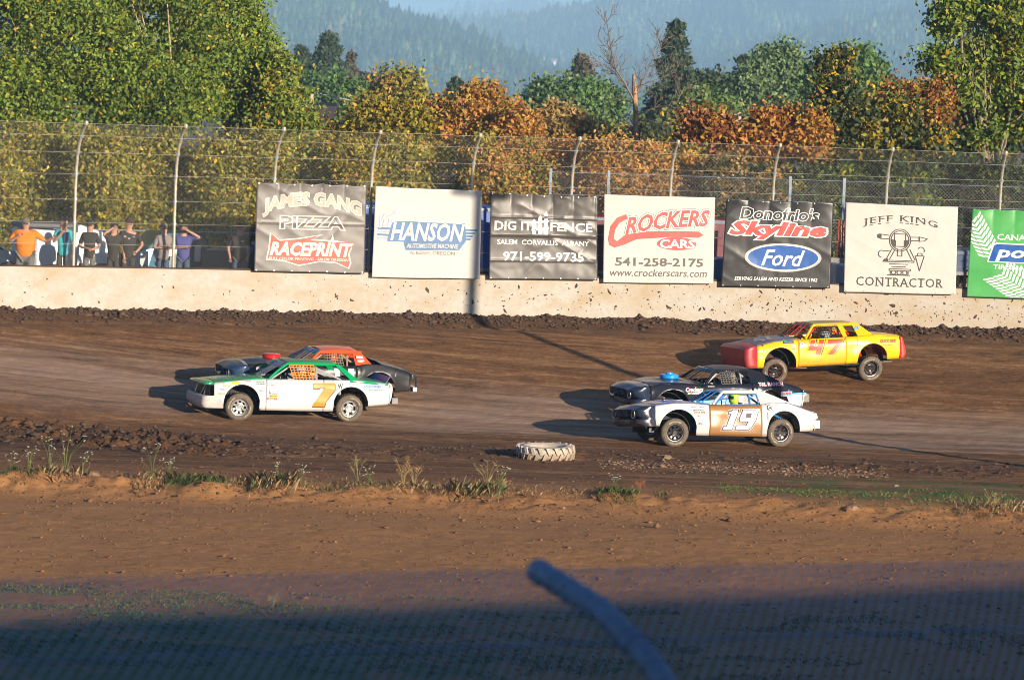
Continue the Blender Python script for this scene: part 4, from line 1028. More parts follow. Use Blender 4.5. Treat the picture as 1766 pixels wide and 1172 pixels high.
# car 7
GRN = paint('green_paint', (.02, .32, .13), .16, .25, dz=.4); WHT = paint('white_body_paint', (.64, .63, .61), .3, .30, dz=.35)
WHTD = paint('scuffed_white_paint', (.62, .61, .60), .35, .7, dz=.9)
ORN = simple('orange_webbing', (.75, .24, .04), .7, 0, .15)
GB = simple('grille_black', (.015, .015, .017), .5)
def dec7(st, poly, rect, root, B):
    seven = [(1.80, .84), (1.79, .71), (1.93, .71), (1.96, .745), (2.10, .745), (1.83, .36), (1.78, .27), (2.08, .27), (2.11, .40), (2.33, .69), (2.35, .80), (2.31, .85)]
    poly([[(x + .012, z - .014) for x, z in seven]], simple('brown_shadow_print', (.25, .07, .04), .5), .012)
    poly([seven], ORANGEV, 0, .005)
    st('W', 2.41, .70, 2.53, .83, BLACKV, 0, .02)
    st('HAMPTON', 3.08, .72, 3.50, .80, CYANV, .2, .03, BLUEV, .07); st('MOTORSPORTS', 3.20, .67, 3.55, .70, PINKV, .2, .02)
    st('RACING FUEL', .36, .825, .58, .86, REDV); st('GILBERT', .37, .78, .60, .81, BROWNP); st('TOWING', .40, .70, .56, .73, REDV)
    st('TIRES', .42, .62, .55, .66, PINKV); st('LODGE', .62, .81, .84, .85, CYANV); st('EQUIPMENT CO', .65, .77, .90, .79, REDV); st('CARQUEST', .66, .68, .86, .71, REDV)
    rect(.70, .56, .90, .65, BLUEV); rect(.71, .57, .89, .64, WHT); st('AUTO', .74, .59, .86, .62, BLUEV)
    rect(.70, .485, .90, .545, YELLOWV); st('RACING', .72, .50, .88, .53, BLACKV, lift=.004); rect(.64, .42, .90, .47, REDV); st('SUPPLY', .68, .43, .86, .46, WHITEV, lift=.004)
    st('PIZZA', -.52, .64, -.38, .67, BLUEV); st('COURT HOUSE', -.56, .53, -.40, .57, ORANGEV); rect(-.22, .80, -.04, .85, YELLOWV); st('AUTO BODY', -.44, .72, -.24, .76, YELLOWV, .1)
    st('PARTS', .10, .85, .24, .87, PINKV, 0, .03); st('BLESSED', 1.05, .80, 1.45, .86, simple('ghost_grey_print', (.6, .6, .55), .5), 0, .005)
def dec_none(st, poly, rect, root, B): pass
c7 = cfg(SEDAN, label='white race car with green roof and a big orange 7',
    mats=dict(fender=WHT, door=WHT, quarter=WHT, hood=GRN, deck=GRN, nose=GRN, tail=WHT, roof=paint('green_roof_paint', (.0, .33, .10), .3, .3, dz=9), pillar=paint('green_pillar_paint', (.0, .33, .10), .3, .1, dz=.2), inside=DARKIN, cage=simple('grey_cage_paint', (.35, .37, .38), .5), bar=STEEL, visor=simple('dark_blue_visor', (.05, .07, .12), .3), seat=BLACK),
    wheels=[('slot', ALU, ALU), ('spoke', ALU, ALU)], steer=-.12, body_roll=R(-7.5), bars=5, bar0=.10, bard=.055, visor=.36, visor_text=[('RACING', CYANV)], decals=dec7,
    extra_caps=[('front_bumper', -.42, [(-.90, .50), (-.97, .47), (-.985, .30), (-.93, .20)], WHTD, .25)],
    boxes=[('grille_backing', GB, (-.72, -.68, -.70, .70, .36, .74)), ('rear_bumper', CHROME, (3.82, 3.98, -.82, .82, .34, .50)), ('bumper_bracket', BLACK, (3.70, 3.84, -.70, -.62, .36, .46))],
    tubes=[('grille_brace', STEEL, [(-.84, -.55, .48), (-.74, -.42, .72)], .014, 5), ('grille_brace', STEEL, [(-.84, .42, .48), (-.76, .36, .72)], .014, 5), ('grille_brace', STEEL, [(-.84, -.20, .48), (-.74, -.34, .72)], .012, 5)])
for p_ in range(len(c7['pillars'])): c7['pillars'][p_] = (c7['pillars'][p_][0], c7['pillars'][p_][1], c7['mats']['pillar'])
c7['net']['m'] = ORN
root7, B7 = make_car(c7)
MB().grid(lambda u, v: (3.66 + .10 * v, (u * 2 - 1) * .80, .86 + .15 * v), 6, 1).build('spoiler', simple('skylit_blue_spoiler', (.06, .15, .42), .35), root7, solid=.012, xf=B7)  # the blade's blue skylight is put into its paint
for s_ in (-1, 1):   # green edge along the top of each quarter
    MB().grid(lambda u, v: (2.72 + .98 * u, s_ * (lerp_(SEDAN['wid'], 2.72 + .98 * u) - .028 - .045 * v), lerp_(SEDAN['top'], 2.72 + .98 * u) - .045 + .055 * v), 12, 1).build('trim_strip', GRN, root7, solid=.006, xf=B7)
g = fit(text_geo('7W RACING', 0, .02), -.45, -.45, .35, -.10); decal('hood_lettering', g, lambda a, b_, l=0: tuple(B7 @ Vector((a, b_, lerp_(SEDAN['top'], a) + .05 * (1 - (b_ / .9) ** 2) + .012))), LAV, root7)

# car 19
W19 = paint('white_coupe_paint', (.70, .69, .66), .32, .65, dz=.75); GOLD = paint('gold_door_paint', (.34, .165, .05), .34, .55, dz=.6, band=[(.215, (.55, .04, .02), 0)])
BLU19 = paint('dark_blue_paint', (.03, .09, .27), .2, .35, dz=.5); NAVY = paint('crumpled_black_nose', (.02, .03, .06), .22, .45, dz=.7)
CAGEB = simple('bright_blue_cage', (.02, .22, .62), .35, 0, .15); CAGEW = simple('white_cage', (.65, .66, .66), .4)
ONE = [(1.36, .76), (1.345, .70), (1.42, .72), (1.30, .40), (1.22, .40), (1.19, .335), (1.43, .335), (1.60, .80), (1.46, .80), (1.43, .77)]
NINE = [(1.72, .80), (2.12, .80), (2.09, .72), (2.04, .56), (1.93, .38), (1.86, .335), (1.52, .335), (1.55, .42), (1.80, .42), (1.86, .53), (1.64, .53), (1.62, .58)]
NHOLE = [(1.80, .72), (1.94, .72), (1.91, .61), (1.77, .61)]
def dec19(st, poly, rect, root, B):
    poly([ONE, NINE], WHITEV, .034, .000); poly([ONE, NINE], simple('purple_outline_print', (.05, .02, .06), .5), .022, .005); poly([ONE, NINE, NHOLE[::-1]], WHITEV, -.003, .010)
    st('LEBANON AUTO', .42, .77, .72, .81, REDV, .1, .03); st('& TRUCK REPAIR', .44, .72, .76, .755, REDV, .1, .03); st('SPEEDWAY', .38, .86, .52, .885, REDV); st('GARAGE', .60, .86, .72, .885, BLUEV)
    st('P&LPT', .52, .64, .66, .675, GREYP); st('Conney', .50, .55, .70, .58, GREYP, .2, 0); st('X5J', .55, .43, .67, .50, GREYP)
    poly([ell(2.40, .86, .065, .065, 20)], BLACKV, 0, .002, 'badge'); poly([ell(2.40, .865, .048, .046, 20)], W19, 0, .006, 'badge_centre'); poly([[(2.37, .83), (2.39, .87), (2.42, .88), (2.44, .85), (2.41, .83)]], BLACKV, 0, .01, 'badge_mark')
    poly([[(2.06, .80), (2.14, .80), (2.14, .775), (2.06, .775)]], STEEL, 0, .01, 'door_handle')
    st('77', 2.56, .93, 2.66, .96, GREYP, .4, 0)
c19 = cfg(COUPE, label='white race car with a gold door numbered 19 and a dark nose',
    mats=dict(fender=W19, door=GOLD, quarter=W19, hood=BLU19, deck=BLU19, nose=NAVY, tail=W19, roof=paint('white_roof_paint', (.72, .71, .69), .3, .15, dz=9), pillar=W19, inside=simple('blue_interior', (.02, .10, .30), .5), cage=CAGEB, bar=CAGEB, visor=simple('light_blue_visor', (.20, .32, .55), .3), seat=CAGEW),
    wheels=[('slot', ALU, BLKRIM), ('deep', ALU, BLKRIM)], steer=-.10, dent=.015, body_roll=R(-5.5), bars=4, bar0=.15, bard=.17, decals=dec19, visor=.18,
    boxes=[('rear_bumper', simple('dented_bumper', (.42, .45, .45), .35, .6, .3), (3.60, 3.80, -.80, .80, .36, .56)), ('roof_vent', W19, (1.50, 1.95, .0, .42, 1.285, 1.305)), ('hood_scoop', BLU19, (-.05, .45, -.22, .22, .96, 1.045))],
    tubes=[('bumper_brace', BLACK, [(-.80, -.5, .45), (-.5, -.45, .42), (-.2, -.4, .4)], .03, 6)])
c19['pillars'] = [(a, b_, W19) for a, b_, _ in c19['pillars']]
c19['net'] = dict(nu=1, nv=1, w=.022, q=[(1.30, .93), (2.16, .93), (2.18, 1.18), (1.46, 1.19)], m=CAGEB)
root19, B19 = make_car(c19)

# black coupe beside it
BK = paint('black_paint_silver_mud', (.018, .022, .035), .22, .55, dz=.9, band=[(.80, (.22, .42, .62), .0)])
BKP = paint('black_paint', (.018, .020, .028), .22, .45, dz=.8); BKF = paint('black_lower_blue_paint', (.018, .020, .028), .22, .5, dz=.7, band=[(.60, (.25, .5, .72), -.04), (.50, (.66, .67, .66), -.04)])
BKQ = paint('black_quarter_paint', (.018, .020, .028), .22, .4, dz=.6, band=[(.77, (.20, .46, .72), -.0), (.72, (.66, .67, .66), .0)])
def decb(st, poly, rect, root, B):
    st('Crockers', .40, .76, .88, .86, WHITEV, .3, .03, REDV, .10); st('MOTORSPORTS', .45, .69, .82, .74, WHITEV, .2, .04)
    st('T&L RANCH', 2.38, .87, 3.05, .95, WHITEV, 0, .03, PINKV, .10)
    rect(2.98, .60, 3.32, .72, CYANV); st('NAPA', 3.02, .63, 3.28, .70, REDV, 0, .03, WHITEV, .06, .004); st('SPONSOR', 1.02, .86, 1.2, .89, WHITEV)
cb = cfg(COUPE, label='black race car with a bright blue air cleaner, beside car 19',
    mats=dict(fender=BKF, door=BKF, quarter=BKQ, hood=BKP, deck=BKP, nose=paint('crumpled_dark_nose', (.018, .03, .065), .2, .4, dz=.7), tail=BKQ, roof=paint('black_roof_paint', (.015, .018, .028), .25, .35, dz=9), pillar=BKP, inside=DARKIN, cage=simple('grey_steel_cage', (.40, .40, .40), .4), bar=BLACK, visor=simple('tinted_visor', (.03, .04, .06), .15), seat=simple('tan_seat', (.30, .24, .17), .6)),
    wheels=[('slot', ALU, BLKRIM), ('deep', ALU, BLKRIM)], steer=-.1, dent=.016, body_roll=R(-7), seed=7, bars=6, bar0=.12, bard=.14, visor=.30, visor_text=[('RACING', PALEBLUE)], decals=decb,
    boxes=[('rear_bumper', CHROME, (3.64, 3.84, -.80, .80, .42, .62))],)
cb['pillars'] = [(a, b_, BKP) for a, b_, _ in cb['pillars']]; cb['net']['m'] = simple('grey_webbing', (.13, .12, .11), .7)
rootb, Bb = make_car(cb)
AIRB = simple('bright_blue_plastic', (.01, .30, .80), .3)
MB().lathe([(.001, .16), (.09, .16), (.10, .12), (.22, .115), (.235, .10), (.235, .02), (.20, .0)], 28, 'Z', (.33, 0, 1.0)).build('air_cleaner', AIRB, rootb, smooth=True, xf=Bb)
g = fit(text_geo('Napolski', 0, .02), 1.62, 0, 1.98, .035); decal('roof_lettering', g, lambda a, b_, l=0: tuple(Bb @ Vector((a, -.585, 1.205 + b_))), WHITEV, rootb)
decal('shield_sticker', poly_geo([[(2.36, 1.12), (2.46, 1.12), (2.455, 1.05), (2.41, 1.02), (2.365, 1.05)]]), lambda a, b_, l=0: tuple(Bb @ Vector((a, -.72 + (b_ - 1.0) * .3, b_))), PALEW, rootb)

# black and orange coupe behind car 7
BKO = paint('matt_black_paint', (.028, .027, .028), .35, .45, dz=.55, band=[(.37, (.35, .08, .04), -.0)])
ORP = paint('orange_roof_paint', (.70, .10, .025), .32, .15, dz=.2)
def deco(st, poly, rect, root, B):
    for x in (1.62, 1.98): poly([[(x, .80), (x + .02, .87), (x + .16, .87), (x + .16, .40), (x + .04, .40), (x + .04, .76)]], WHITEV, 0, .004)
    for k in range(9): poly([ell(2.24, .88 - k * .055, .008, .008, 6)], WHITEV, 0, .005, 'rivet')
    rect(-.35, .80, .0, .87, PALEW)
cor = cfg(COUPE, label='black race car with an orange roof, half hidden behind car 7',
    mats=dict(fender=BKO, door=BKO, quarter=BKO, hood=paint('black_hood_paint', (.022, .025, .035), .25, .35, dz=.5), deck=BKO, nose=paint('dark_blue_nose', (.025, .05, .11), .22, .35, dz=.7), tail=BKO, roof=ORP, pillar=ORP, inside=DARKIN, cage=simple('rusty_cage', (.32, .22, .15), .6), bar=STEEL, visor=simple('blue_visor', (.04, .08, .20), .3), seat=BLACK),
    wheels=[('slot', ALU, BLKRIM), ('slot', ALU, BLKRIM)], steer=-.1, body_roll=R(-7.5), seed=5, bars=7, bar0=.15, bard=.12, visor=.30, visor_text=[('Racetown', CYANV)], decals=deco,
    zroof=1.25, tubes=[('tail_bracket', BLACK, [(3.72, -.62, .70), (3.84, -.62, .66), (3.84, -.62, .38), (3.70, -.60, .30)], .022, 6), ('tail_bracket', BLACK, [(3.72, .62, .70), (3.84, .62, .66), (3.84, .62, .38)], .022, 6)],
    boxes=[('rear_bumper', STEEL, (3.74, 3.86, -.70, .70, .28, .40))])
cor['pillars'] = [('quarter_pillar', [((2.16, 1.245), (2.38, 1.24), (2.60, .97), (2.20, .93))], ORP), ('roof_rail', [((1.33, 1.268), (2.42, 1.262), (2.38, 1.20), (1.37, 1.205))], ORP)]
cor['net'] = dict(nu=7, nv=5, w=.012, q=[(1.42, .93), (1.90, .93), (1.88, 1.22), (1.46, 1.22)], m=simple('brown_webbing', (.28, .20, .14), .7))
rooto, Bo = make_car(cor)
MB().lathe([(.001, .115), (.20, .115), (.225, .10), (.225, .02), (.19, .0)], 28, 'Z', (.25, 0, 1.0)).build('air_cleaner', simple('red_lacquer', (.55, .02, .02), .25), rooto, smooth=True, xf=Bo)
for k in range(2): decal('pillar_sticker', poly_geo([[(2.23 + k * .02, 1.17 - k * .09), (2.40 + k * .03, 1.165 - k * .09), (2.42 + k * .03, 1.10 - k * .09), (2.235 + k * .02, 1.105 - k * .09)]]), lambda a, b_, l=0: tuple(Bo @ Vector((a, -.62 - (1.30 - b_) * .62 - .02, b_))), PALEW, rooto)

# car 47
YEL = paint('yellow_paint', (.80, .50, .01), .28, .28, dz=.50); YELD = paint('yellow_door_muddy', (.80, .46, .01), .3, .95, dz=.80); RED47 = paint('red_nose_paint', (.42, .03, .04), .4, .45, dz=.8)
CAGER = simple('red_cage', (.60, .03, .02), .35)
def dec47(st, poly, rect, root, B):
    OUT = simple('black_number_shadow', (.02, .02, .02), .5); NR = simple('number_red', (.60, .06, .02), .4)
    sh = lambda pl, dx=0, dz=0: [(x + dx + (z - .7) * .35, z + dz) for x, z in pl]
    four = [(1.02, .95), (1.15, .95), (1.15, .78), (1.26, .78), (1.26, .95), (1.40, .95), (1.40, .55), (1.26, .55), (1.26, .68), (1.02, .68)]
    sev = [(1.50, .95), (1.92, .95), (1.92, .86), (1.76, .55), (1.60, .55), (1.76, .83), (1.50, .83)]
    four = [(x - .12, z) for x, z in four]; sev = [(x - .10, z) for x, z in sev]
    poly([sh(four, .05, 0), sh(sev, .05, 0)], OUT, .002, 0); poly([sh(four), sh(sev)], YEL, .022, .004); poly([sh(four), sh(sev)], NR, 0, .008)
    rect(.20, .885, .50, .965, BLACKV); st('SPEEDSHOP', .23, .90, .47, .94, CYANV, .1, .02, lift=.004); rect(.18, .945, .30, .975, GREENB)
    rect(.66, .81, .80, .89, REDV); rect(.67, .82, .79, .88, WHITEV); st('TIRE', .69, .83, .77, .87, BLUEV, lift=.006)
    st('SYLVANIA', .42, .77, .58, .80, GREYP); st('PARTS', .44, .72, .58, .745, GREYP); st('AUTO', .50, .64, .60, .67, WHITEV)
    st('JOHN', .55, .965, .66, .985, ORANGEV)
    st('QUICK TIME', 2.98, .81, 3.44, .89, REDV, .2, .05, ORANGEV, .10); st('RACING', 3.05, .73, 3.32, .77, ORANGEV, .2, .02)
c47 = cfg(FORMAL, label='yellow race car with red nose and red number 47, nearest the wall',
    mats=dict(fender=YEL, door=YELD, quarter=YEL, hood=paint('grey_patterned_hood', (.16, .16, .19), .35, .5, dz=1.2), deck=YEL, nose=RED47, tail=paint('red_tail_paint', (.60, .04, .03), .4, .3, dz=.6), roof=paint('yellow_roof_paint', (.62, .50, .10), .3, .2, dz=9), pillar=YEL, inside=DARKIN, cage=CAGER, bar=CAGER, visor=simple('olive_visor', (.12, .14, .06), .3), seat=BLACK),
    wheels=[('slot', REDRIM, BLKRIM), ('deep', STEEL, BLKRIM)], steer=-.14, body_roll=R(-10.0), body_pitch=R(-.5), lift=.05, bars=4, bar0=.18, bard=.16, decals=dec47,
    tubes=[('side_step_bar', simple('orange_tube', (.55, .12, .03), .5), [(.50, -.62, .22), (.95, -.70, .21)], .03, 6)])
c47['pillars'] = [(a, b_, YEL) for a, b_, _ in c47['pillars']]; c47['net']['m'] = BLACK
root47, B47 = make_car(c47)
decal('pillar_lettering', fit(text_geo('LUX', .1, .05), 2.30, 1.18, 2.47, 1.27), lambda a, b_, l=0: tuple(B47 @ Vector((a, -.63 - (1.34 - b_) * .80 - .02, b_))), CYANV, root47)
g = fit(text_geo('47', .2, .06), -.35, -.55, .30, .35); decal('hood_number', g, lambda a, b_, l=0: tuple(B47 @ Vector((a, b_, lerp_(FORMAL['top'], a) + .05 * (1 - (b_ / .9) ** 2) + .012))), PALEW, root47)
MB().box(.50, .62, -.20, .20, .98, 1.05).build('hood_scoop', BLACK, root47, bevel=.02, xf=B47)

rl = place_car(root7, 412, 724, R(17.5)); place_car(root19, 1163, 769, R(20)); place_car(rootb, 1152, 733, R(20)); place_car(rooto, 461, 700, R(17.5)); place_car(root47, 1335, 661, R(19))
HW = simple('white_helmet', (.75, .75, .70), .2); HY = simple('lime_helmet', (.45, .60, .06), .2); SB = simple('black_racing_suit', (.03, .03, .035), .8); SC = simple('white_lime_suit', (.55, .60, .40), .8, 0, .5, 12)
for rt, bb in ((root19, B19), (rootb, Bb), (rooto, Bo)):
    for y0, y1 in ((-.36, -.04), (.04, .36)):
        MB().quad((-.985, y0, .645), (-.985, y1, .645), (-1.038, y1, .765), (-1.038, y0, .765)).build('grille', GB, rt, solid=.02, xf=bb)  # black sheet stands in for the shaded recess behind the bars
        for i in range(4):
            a = y0 + (i + .5) * (y1 - y0) / 4; MB().quad((-1.0, a - .012, .645), (-1.0, a + .012, .645), (-1.052, a + .012, .765), (-1.052, a - .012, .765)).build('grille_bar', simple('grille_blue', (.12, .20, .36), .3, .3), rt, solid=.008, xf=bb)
    for y0, y1 in ((-.74, -.50), (.50, .74)):
        MB().lathe([(.001, -.02), (.08, -.015), (.095, .0), (.10, .03)], 16, 'X', (-.975, (y0 + y1) / 2, .70)).build('headlight_bucket', GB, rt, xf=bb)
        MB().lathe([(.095, -.012), (.108, -.018), (.112, .0)], 16, 'X', (-.985, (y0 + y1) / 2, .70)).build('headlight_ring', STEEL, rt, xf=bb)
    MB().box(-.93, -.885, -.50, .50, .45, .555).build('lower_opening_dark', GB, rt, xf=bb)  # black box stands in for the shade inside the lower opening
for rt, xh, hm, su, lb in ((root7, 1.95, HW, SB, 'driver in a white helmet behind the orange window net'), (root19, 2.05, HY, SC, 'driver in a lime helmet inside the blue cage behind the gold door'), (rootb, 2.05, simple('black_helmet', (.03, .03, .03), .2), SB, 'driver in black inside the car with the bright blue air cleaner'),
        (rooto, 2.05, simple('orange_helmet', (.7, .15, .03), .2), SB, 'driver in an orange helmet under the orange roof'), (root47, 1.92, HW, simple('grey_suit', (.25, .25, .27), .8, 0, .4, 10), 'driver behind the black net of the yellow car')):
    driver(rt, xh, hm, su, lb)

# ------------------------------------------------------------------ tractor tyre
h = hit(941, 792)
tt = empty('tractor_tyre', (h.x, h.y + .35, float(ground_smooth(h.x, h.y + .35))), 'old tractor tyre painted white lying flat at the inner edge of the track', 'tyre')
WP = paint('flaking_white_paint', (.68, .62, .52), .85, .75, dz=.5)
mb = MB(); mb.lathe([(.38, .05), (.46, .0), (.58, .02), (.63, .07), (.64, .15), (.63, .24), (.57, .29), (.46, .30), (.38, .25), (.35, .15), (.38, .05)], 56); mb.build('carcass', WP, tt, smooth=True)
mb = MB()
for k in range(22):
    for s_ in (0, 1):
        a = 2 * PI * (k + .5 * s_) / 22; n0 = len(mb.v)
        z0, z1 = (.0, .17) if s_ else (.14, .30)
        for (da, z_, r_) in ((-.05, z0 if s_ else z1, .60), (.06, z0 if s_ else z1, .60), (.16, (z1 if s_ else z0), .65), (.05, (z1 if s_ else z0), .65), (-.05, z0 if s_ else z1, .66), (.06, z0 if s_ else z1, .66), (.16, (z1 if s_ else z0), .682), (.05, (z1 if s_ else z0), .682)):
            mb.v.append((r_ * math.cos(a + da), r_ * math.sin(a + da), z_))
        for q in ((4, 5, 6, 7), (0, 1, 5, 4), (1, 2, 6, 5), (2, 3, 7, 6), (3, 0, 4, 7)): mb.f.append(tuple(n0 + i for i in q)); mb.m.append(0)
mb.build('tread_lug', WP, tt)
tt.rotation_euler = (R(2), R(-1), .2)
# ------------------------------------------------------------------ people behind the wall
DENIM = simple('denim', (.06, .09, .15), .85, 0, .25, 12); GSHORT = simple('grey_shorts', (.16, .16, .15), .85); DGREY = simple('dark_grey_cloth', (.045, .043, .042), .85); HAIR = simple('dark_hair', (.03, .02, .015), .8)
def person(px, head_py, label, shirt, pants, cap_, arms, yaw=0, bulk=1.0, back=.8, hgt=1.76, beard=False, glasses=True, sleeve=.45, extra=None):
    x = px2x(px, back); y = float(wall_y(x)) + back
    head_top = P(px, head_py, y).z; g_ = BACKZ
    hgt = head_top - g_; k = hgt / 1.76
    d = empty('person', (x, y, g_), label, 'person', 'spectators behind the wall')
    b_ = bulk * .90
    S = lambda *a: tuple(v * k for v in a)
    hip, belly, chest, nk, hd = (0, 0, .95), (0, -.03 * b_, 1.12), (0, -.01, 1.36), (0, .01, 1.50), (0, -.01, 1.64)
    vs_ = [(*hip, .12 * b_), (*belly, .12 * b_ ** 1.3), (*chest, .12 * b_), (*nk, .066), (0, -.015, 1.585, .09), (0, -.01, 1.665, .112), (0, 0, 1.72, .10)]
    ed = [(0, 1), (1, 2), (2, 3), (3, 4), (4, 5), (5, 6)]
    def add(pts, p):
        for q in pts: vs_.append(q); ed.append((p, len(vs_) - 1)); p = len(vs_) - 1
        return p
    for s_ in (-1, 1): add([(s_ * .10 * b_, 0, .86, .10 * b_), (s_ * .11 * b_, -.01, .50, .065 * b_ ** .5), (s_ * .11 * b_, .01, .09, .042), (s_ * .12 * b_, -.12, .035, .04)], 0)
    hands = []
    for s_, (el, wr_) in zip((-1, 1), arms):
        sh = (s_ * .20 * b_ ** .7, 0, 1.43)
        e = add([(*sh, .062 * b_ ** .5), (*el, .046 * b_ ** .4), (*wr_, .030)], 2)
        w_ = Vector(wr_); dr = (w_ - Vector(el)).normalized(); pc = w_ + dr * .055
        p = add([(*pc, .036)], e); hands.append((pc, dr))
    body = skin_obj('body', [tuple(c * k for c in v) for v in vs_], ed, SKIN, d)
    # fingers
    for pc, dr in hands:
        mb = MB()
        sd_ = dr.cross(Vector((0, 1, 0)));  sd_ = sd_.normalized() if sd_.length > .2 else Vector((1, 0, 0)); nn = dr.cross(sd_)
        for i, L in enumerate((.060, .072, .066, .052)):
            a = pc + sd_ * (-.027 + .018 * i) + dr * .02; mb.tube([(a) * k, (a + dr * L * .6) * k, (a + dr * L + nn * .02) * k], [.0095 * k, .009 * k, .007 * k], 5)
        a = pc - sd_ * .03 - dr * .02; mb.tube([a * k, (a - sd_ * .03 + dr * .04) * k], .010 * k, 5)
        mb.build('fingers', SKIN, body, smooth=True, kind='stuff')
    # shirt: torso and sleeves
    tv = [(0, 0, .78, .17 * b_), (belly[0], belly[1], belly[2] - .05, .185 * b_ ** 1.3), (0, -.01, 1.34, .178 * b_), (0, 0, 1.50, .095), (0, 0, .90, .182 * b_)]; te = [(0, 4), (4, 1), (1, 2), (2, 3)]
    for s_, (el, wr_) in zip((-1, 1), arms):
        sh = Vector((s_ * .19 * b_ ** .7, 0, 1.43)); e_ = Vector(el); q = sh.lerp(e_, .85) if sleeve < .6 else e_
        tv.append((*sh, .078 * b_ ** .5)); te.append((2, len(tv) - 1)); tv.append((*q, .068 * b_ ** .4)); te.append((len(tv) - 2, len(tv) - 1))
    skin_obj('shirt', [tuple(c * k for c in v) for v in tv], te, shirt, d)
    pv = [(0, .0, .93, .135 * b_)]; pe = []
    for s_ in (-1, 1):
        p = 0
        for q in [(s_ * .095 * b_, 0, .84, .10 * b_), (s_ * .11 * b_, -.01, .50, .088 * b_ ** .5), (s_ * .115 * b_, .01, .12, .07)]: pv.append(q); pe.append((p, len(pv) - 1)); p = len(pv) - 1
    skin_obj('trousers', [tuple(c * k for c in v) for v in pv], pe, pants, d)
    for s_ in (-1, 1): MB().box(s_ * .12 * b_ - .05, s_ * .12 * b_ + .05, -.20, .08, 0, .09, .015).build('shoe', BLACK, d, bevel=.02, xf=Matrix.Scale(k, 4))
    # head details
    hc = (0, 0, 1.675)
    mb = MB(); mb.lathe([(.001, .112), (.06, .100), (.096, .06), (.112, .01), (.114, -.01)], 14, 'Z', (0, .008, 1.725))
    cp = mb.build('cap' if cap_ else 'hair', cap_ or HAIR, d, smooth=True, xf=Matrix.Scale(k, 4))
    if cap_: MB().grid(lambda u, v: (.075 * math.sin((u - .5) * 2.6), -.092 - .085 * v * math.cos((u - .5) * 2.2), 1.72 - .018 * v), 8, 2).build('cap_peak', cap_, cp, solid=.008, xf=Matrix.Scale(k, 4))
    else: MB().grid(lambda u, v: (.092 * math.sin((u - .5) * 3.4), .012 + .088 * math.cos((u - .5) * 3.4), 1.70 - .12 * v), 8, 3).build('hair_back', HAIR, cp, solid=.015, xf=Matrix.Scale(k, 4))
    if glasses: MB().box(-.06, .06, -.118, -.095, 1.655, 1.675).build('sunglasses', BLACK, d, xf=Matrix.Scale(k, 4))
    else:
        for s_ in (-1, 1): MB().lathe([(.001, -.006), (.011, 0)], 8, 'Y', (s_ * .032, -.092, 1.665)).build('eye', HAIR, body, xf=Matrix.Scale(k, 4))
    MB().quad((-.012, -.09, 1.66), (.012, -.09, 1.66), (.016, -.092, 1.625), (0, -.118, 1.628), (-.016, -.092, 1.625)).quad((0, -.118, 1.628), (.012, -.09, 1.66), (-.012, -.09, 1.66)).build('nose', SKIN, body, xf=Matrix.Scale(k, 4))
    MB().box(-.025, .025, -.098, -.088, 1.598, 1.606).build('mouth', simple('lips', (.35, .12, .09), .6), body, xf=Matrix.Scale(k, 4))
    for s_ in (-1, 1): MB().lathe([(.001, -.012), (.022, -.006), (.026, .0), (.02, .008)], 8, 'X', (s_ * .092, .0, 1.65)).build('ear', SKIN, body, xf=Matrix.Scale(k, 4))
    if beard: MB().grid(lambda u, v: (.078 * math.sin((u - .5) * 2.8), .0 - .098 * math.cos((u - .5) * 2.2), 1.625 - .085 * v * math.cos((u - .5) * 2)), 8, 3).build('beard', HAIR, d, solid=.015, xf=Matrix.Scale(k, 4))
    if extra: extra(d, k)
    d.rotation_euler = (0, 0, yaw)
    return d
OR_ = simple('orange_tshirt', (.85, .22, .01), .8, 0, .06); TEAL = simple('teal_tshirt', (.03, .42, .46), .8); BLKS = simple('black_tshirt', (.035, .032, .03), .85); GREYS = simple('grey_tshirt', (.26, .22, .21), .85); PURP = simple('indigo_polo', (.075, .075, .26), .85)
CAPC = simple('camo_cap', (.16, .14, .10), .9, 0, .5, 30); CAPB = simple('black_cap', (.03, .03, .03), .8); CAPR = simple('dark_cap_red_peak', (.06, .03, .03), .8); REDPK = simple('red_trim', (.6, .05, .03), .6)
person(38, 379, 'heavy man in a bright orange t-shirt and grey cap, one hand held out', OR_, GSHORT, CAPC, [((-.42, -.06, 1.18), (-.16, -.24, 1.36)), ((.52, -.02, 1.22), (.70, -.22, 1.34))], bulk=1.55, yaw=.1)
def patch(d, k):
    MB().grid(lambda u, v: (.02 + .13 * u, -.20 - .02 * v + .04 * u, 1.17 + .24 * v), 3, 3).build('shirt_panel', simple('navy_panel', (.02, .08, .20), .8), d, solid=.01, xf=Matrix.Scale(k, 4))
person(103, 375, 'slim man in a teal and navy t-shirt with black shorts, hand raised to his chin', TEAL, DGREY, CAPB, [((-.24, -.08, 1.15), (-.02, -.26, 1.42)), ((.25, .02, 1.12), (.25, -.05, .88))], yaw=.15, bulk=.88, extra=patch)
person(149, 383, 'man in a black t-shirt and grey trousers looking down at his hands', BLKS, GSHORT, CAPB, [((-.26, -.02, 1.12), (-.02, -.28, 1.08)), ((.26, -.02, 1.12), (.10, -.28, 1.06))], bulk=.98)
person(190, 387, 'man in black clothes shading his eyes with a raised forearm', BLKS, DGREY, None, [((-.30, -.20, 1.50), (-.06, -.20, 1.66)), ((.27, .02, 1.12), (.30, -.06, .86))], yaw=.2, bulk=1.0)
def badge(d, k):
    for x, z, c_ in ((-.10, 1.36, PALEW), (.12, 1.36, LAV), (.0, 1.31, PALEW)): MB().box(x - .03, x + .03, -.178, -.165, z - .015, z + .015).build('shirt_badge', c_, d, xf=Matrix.Scale(k, 4))
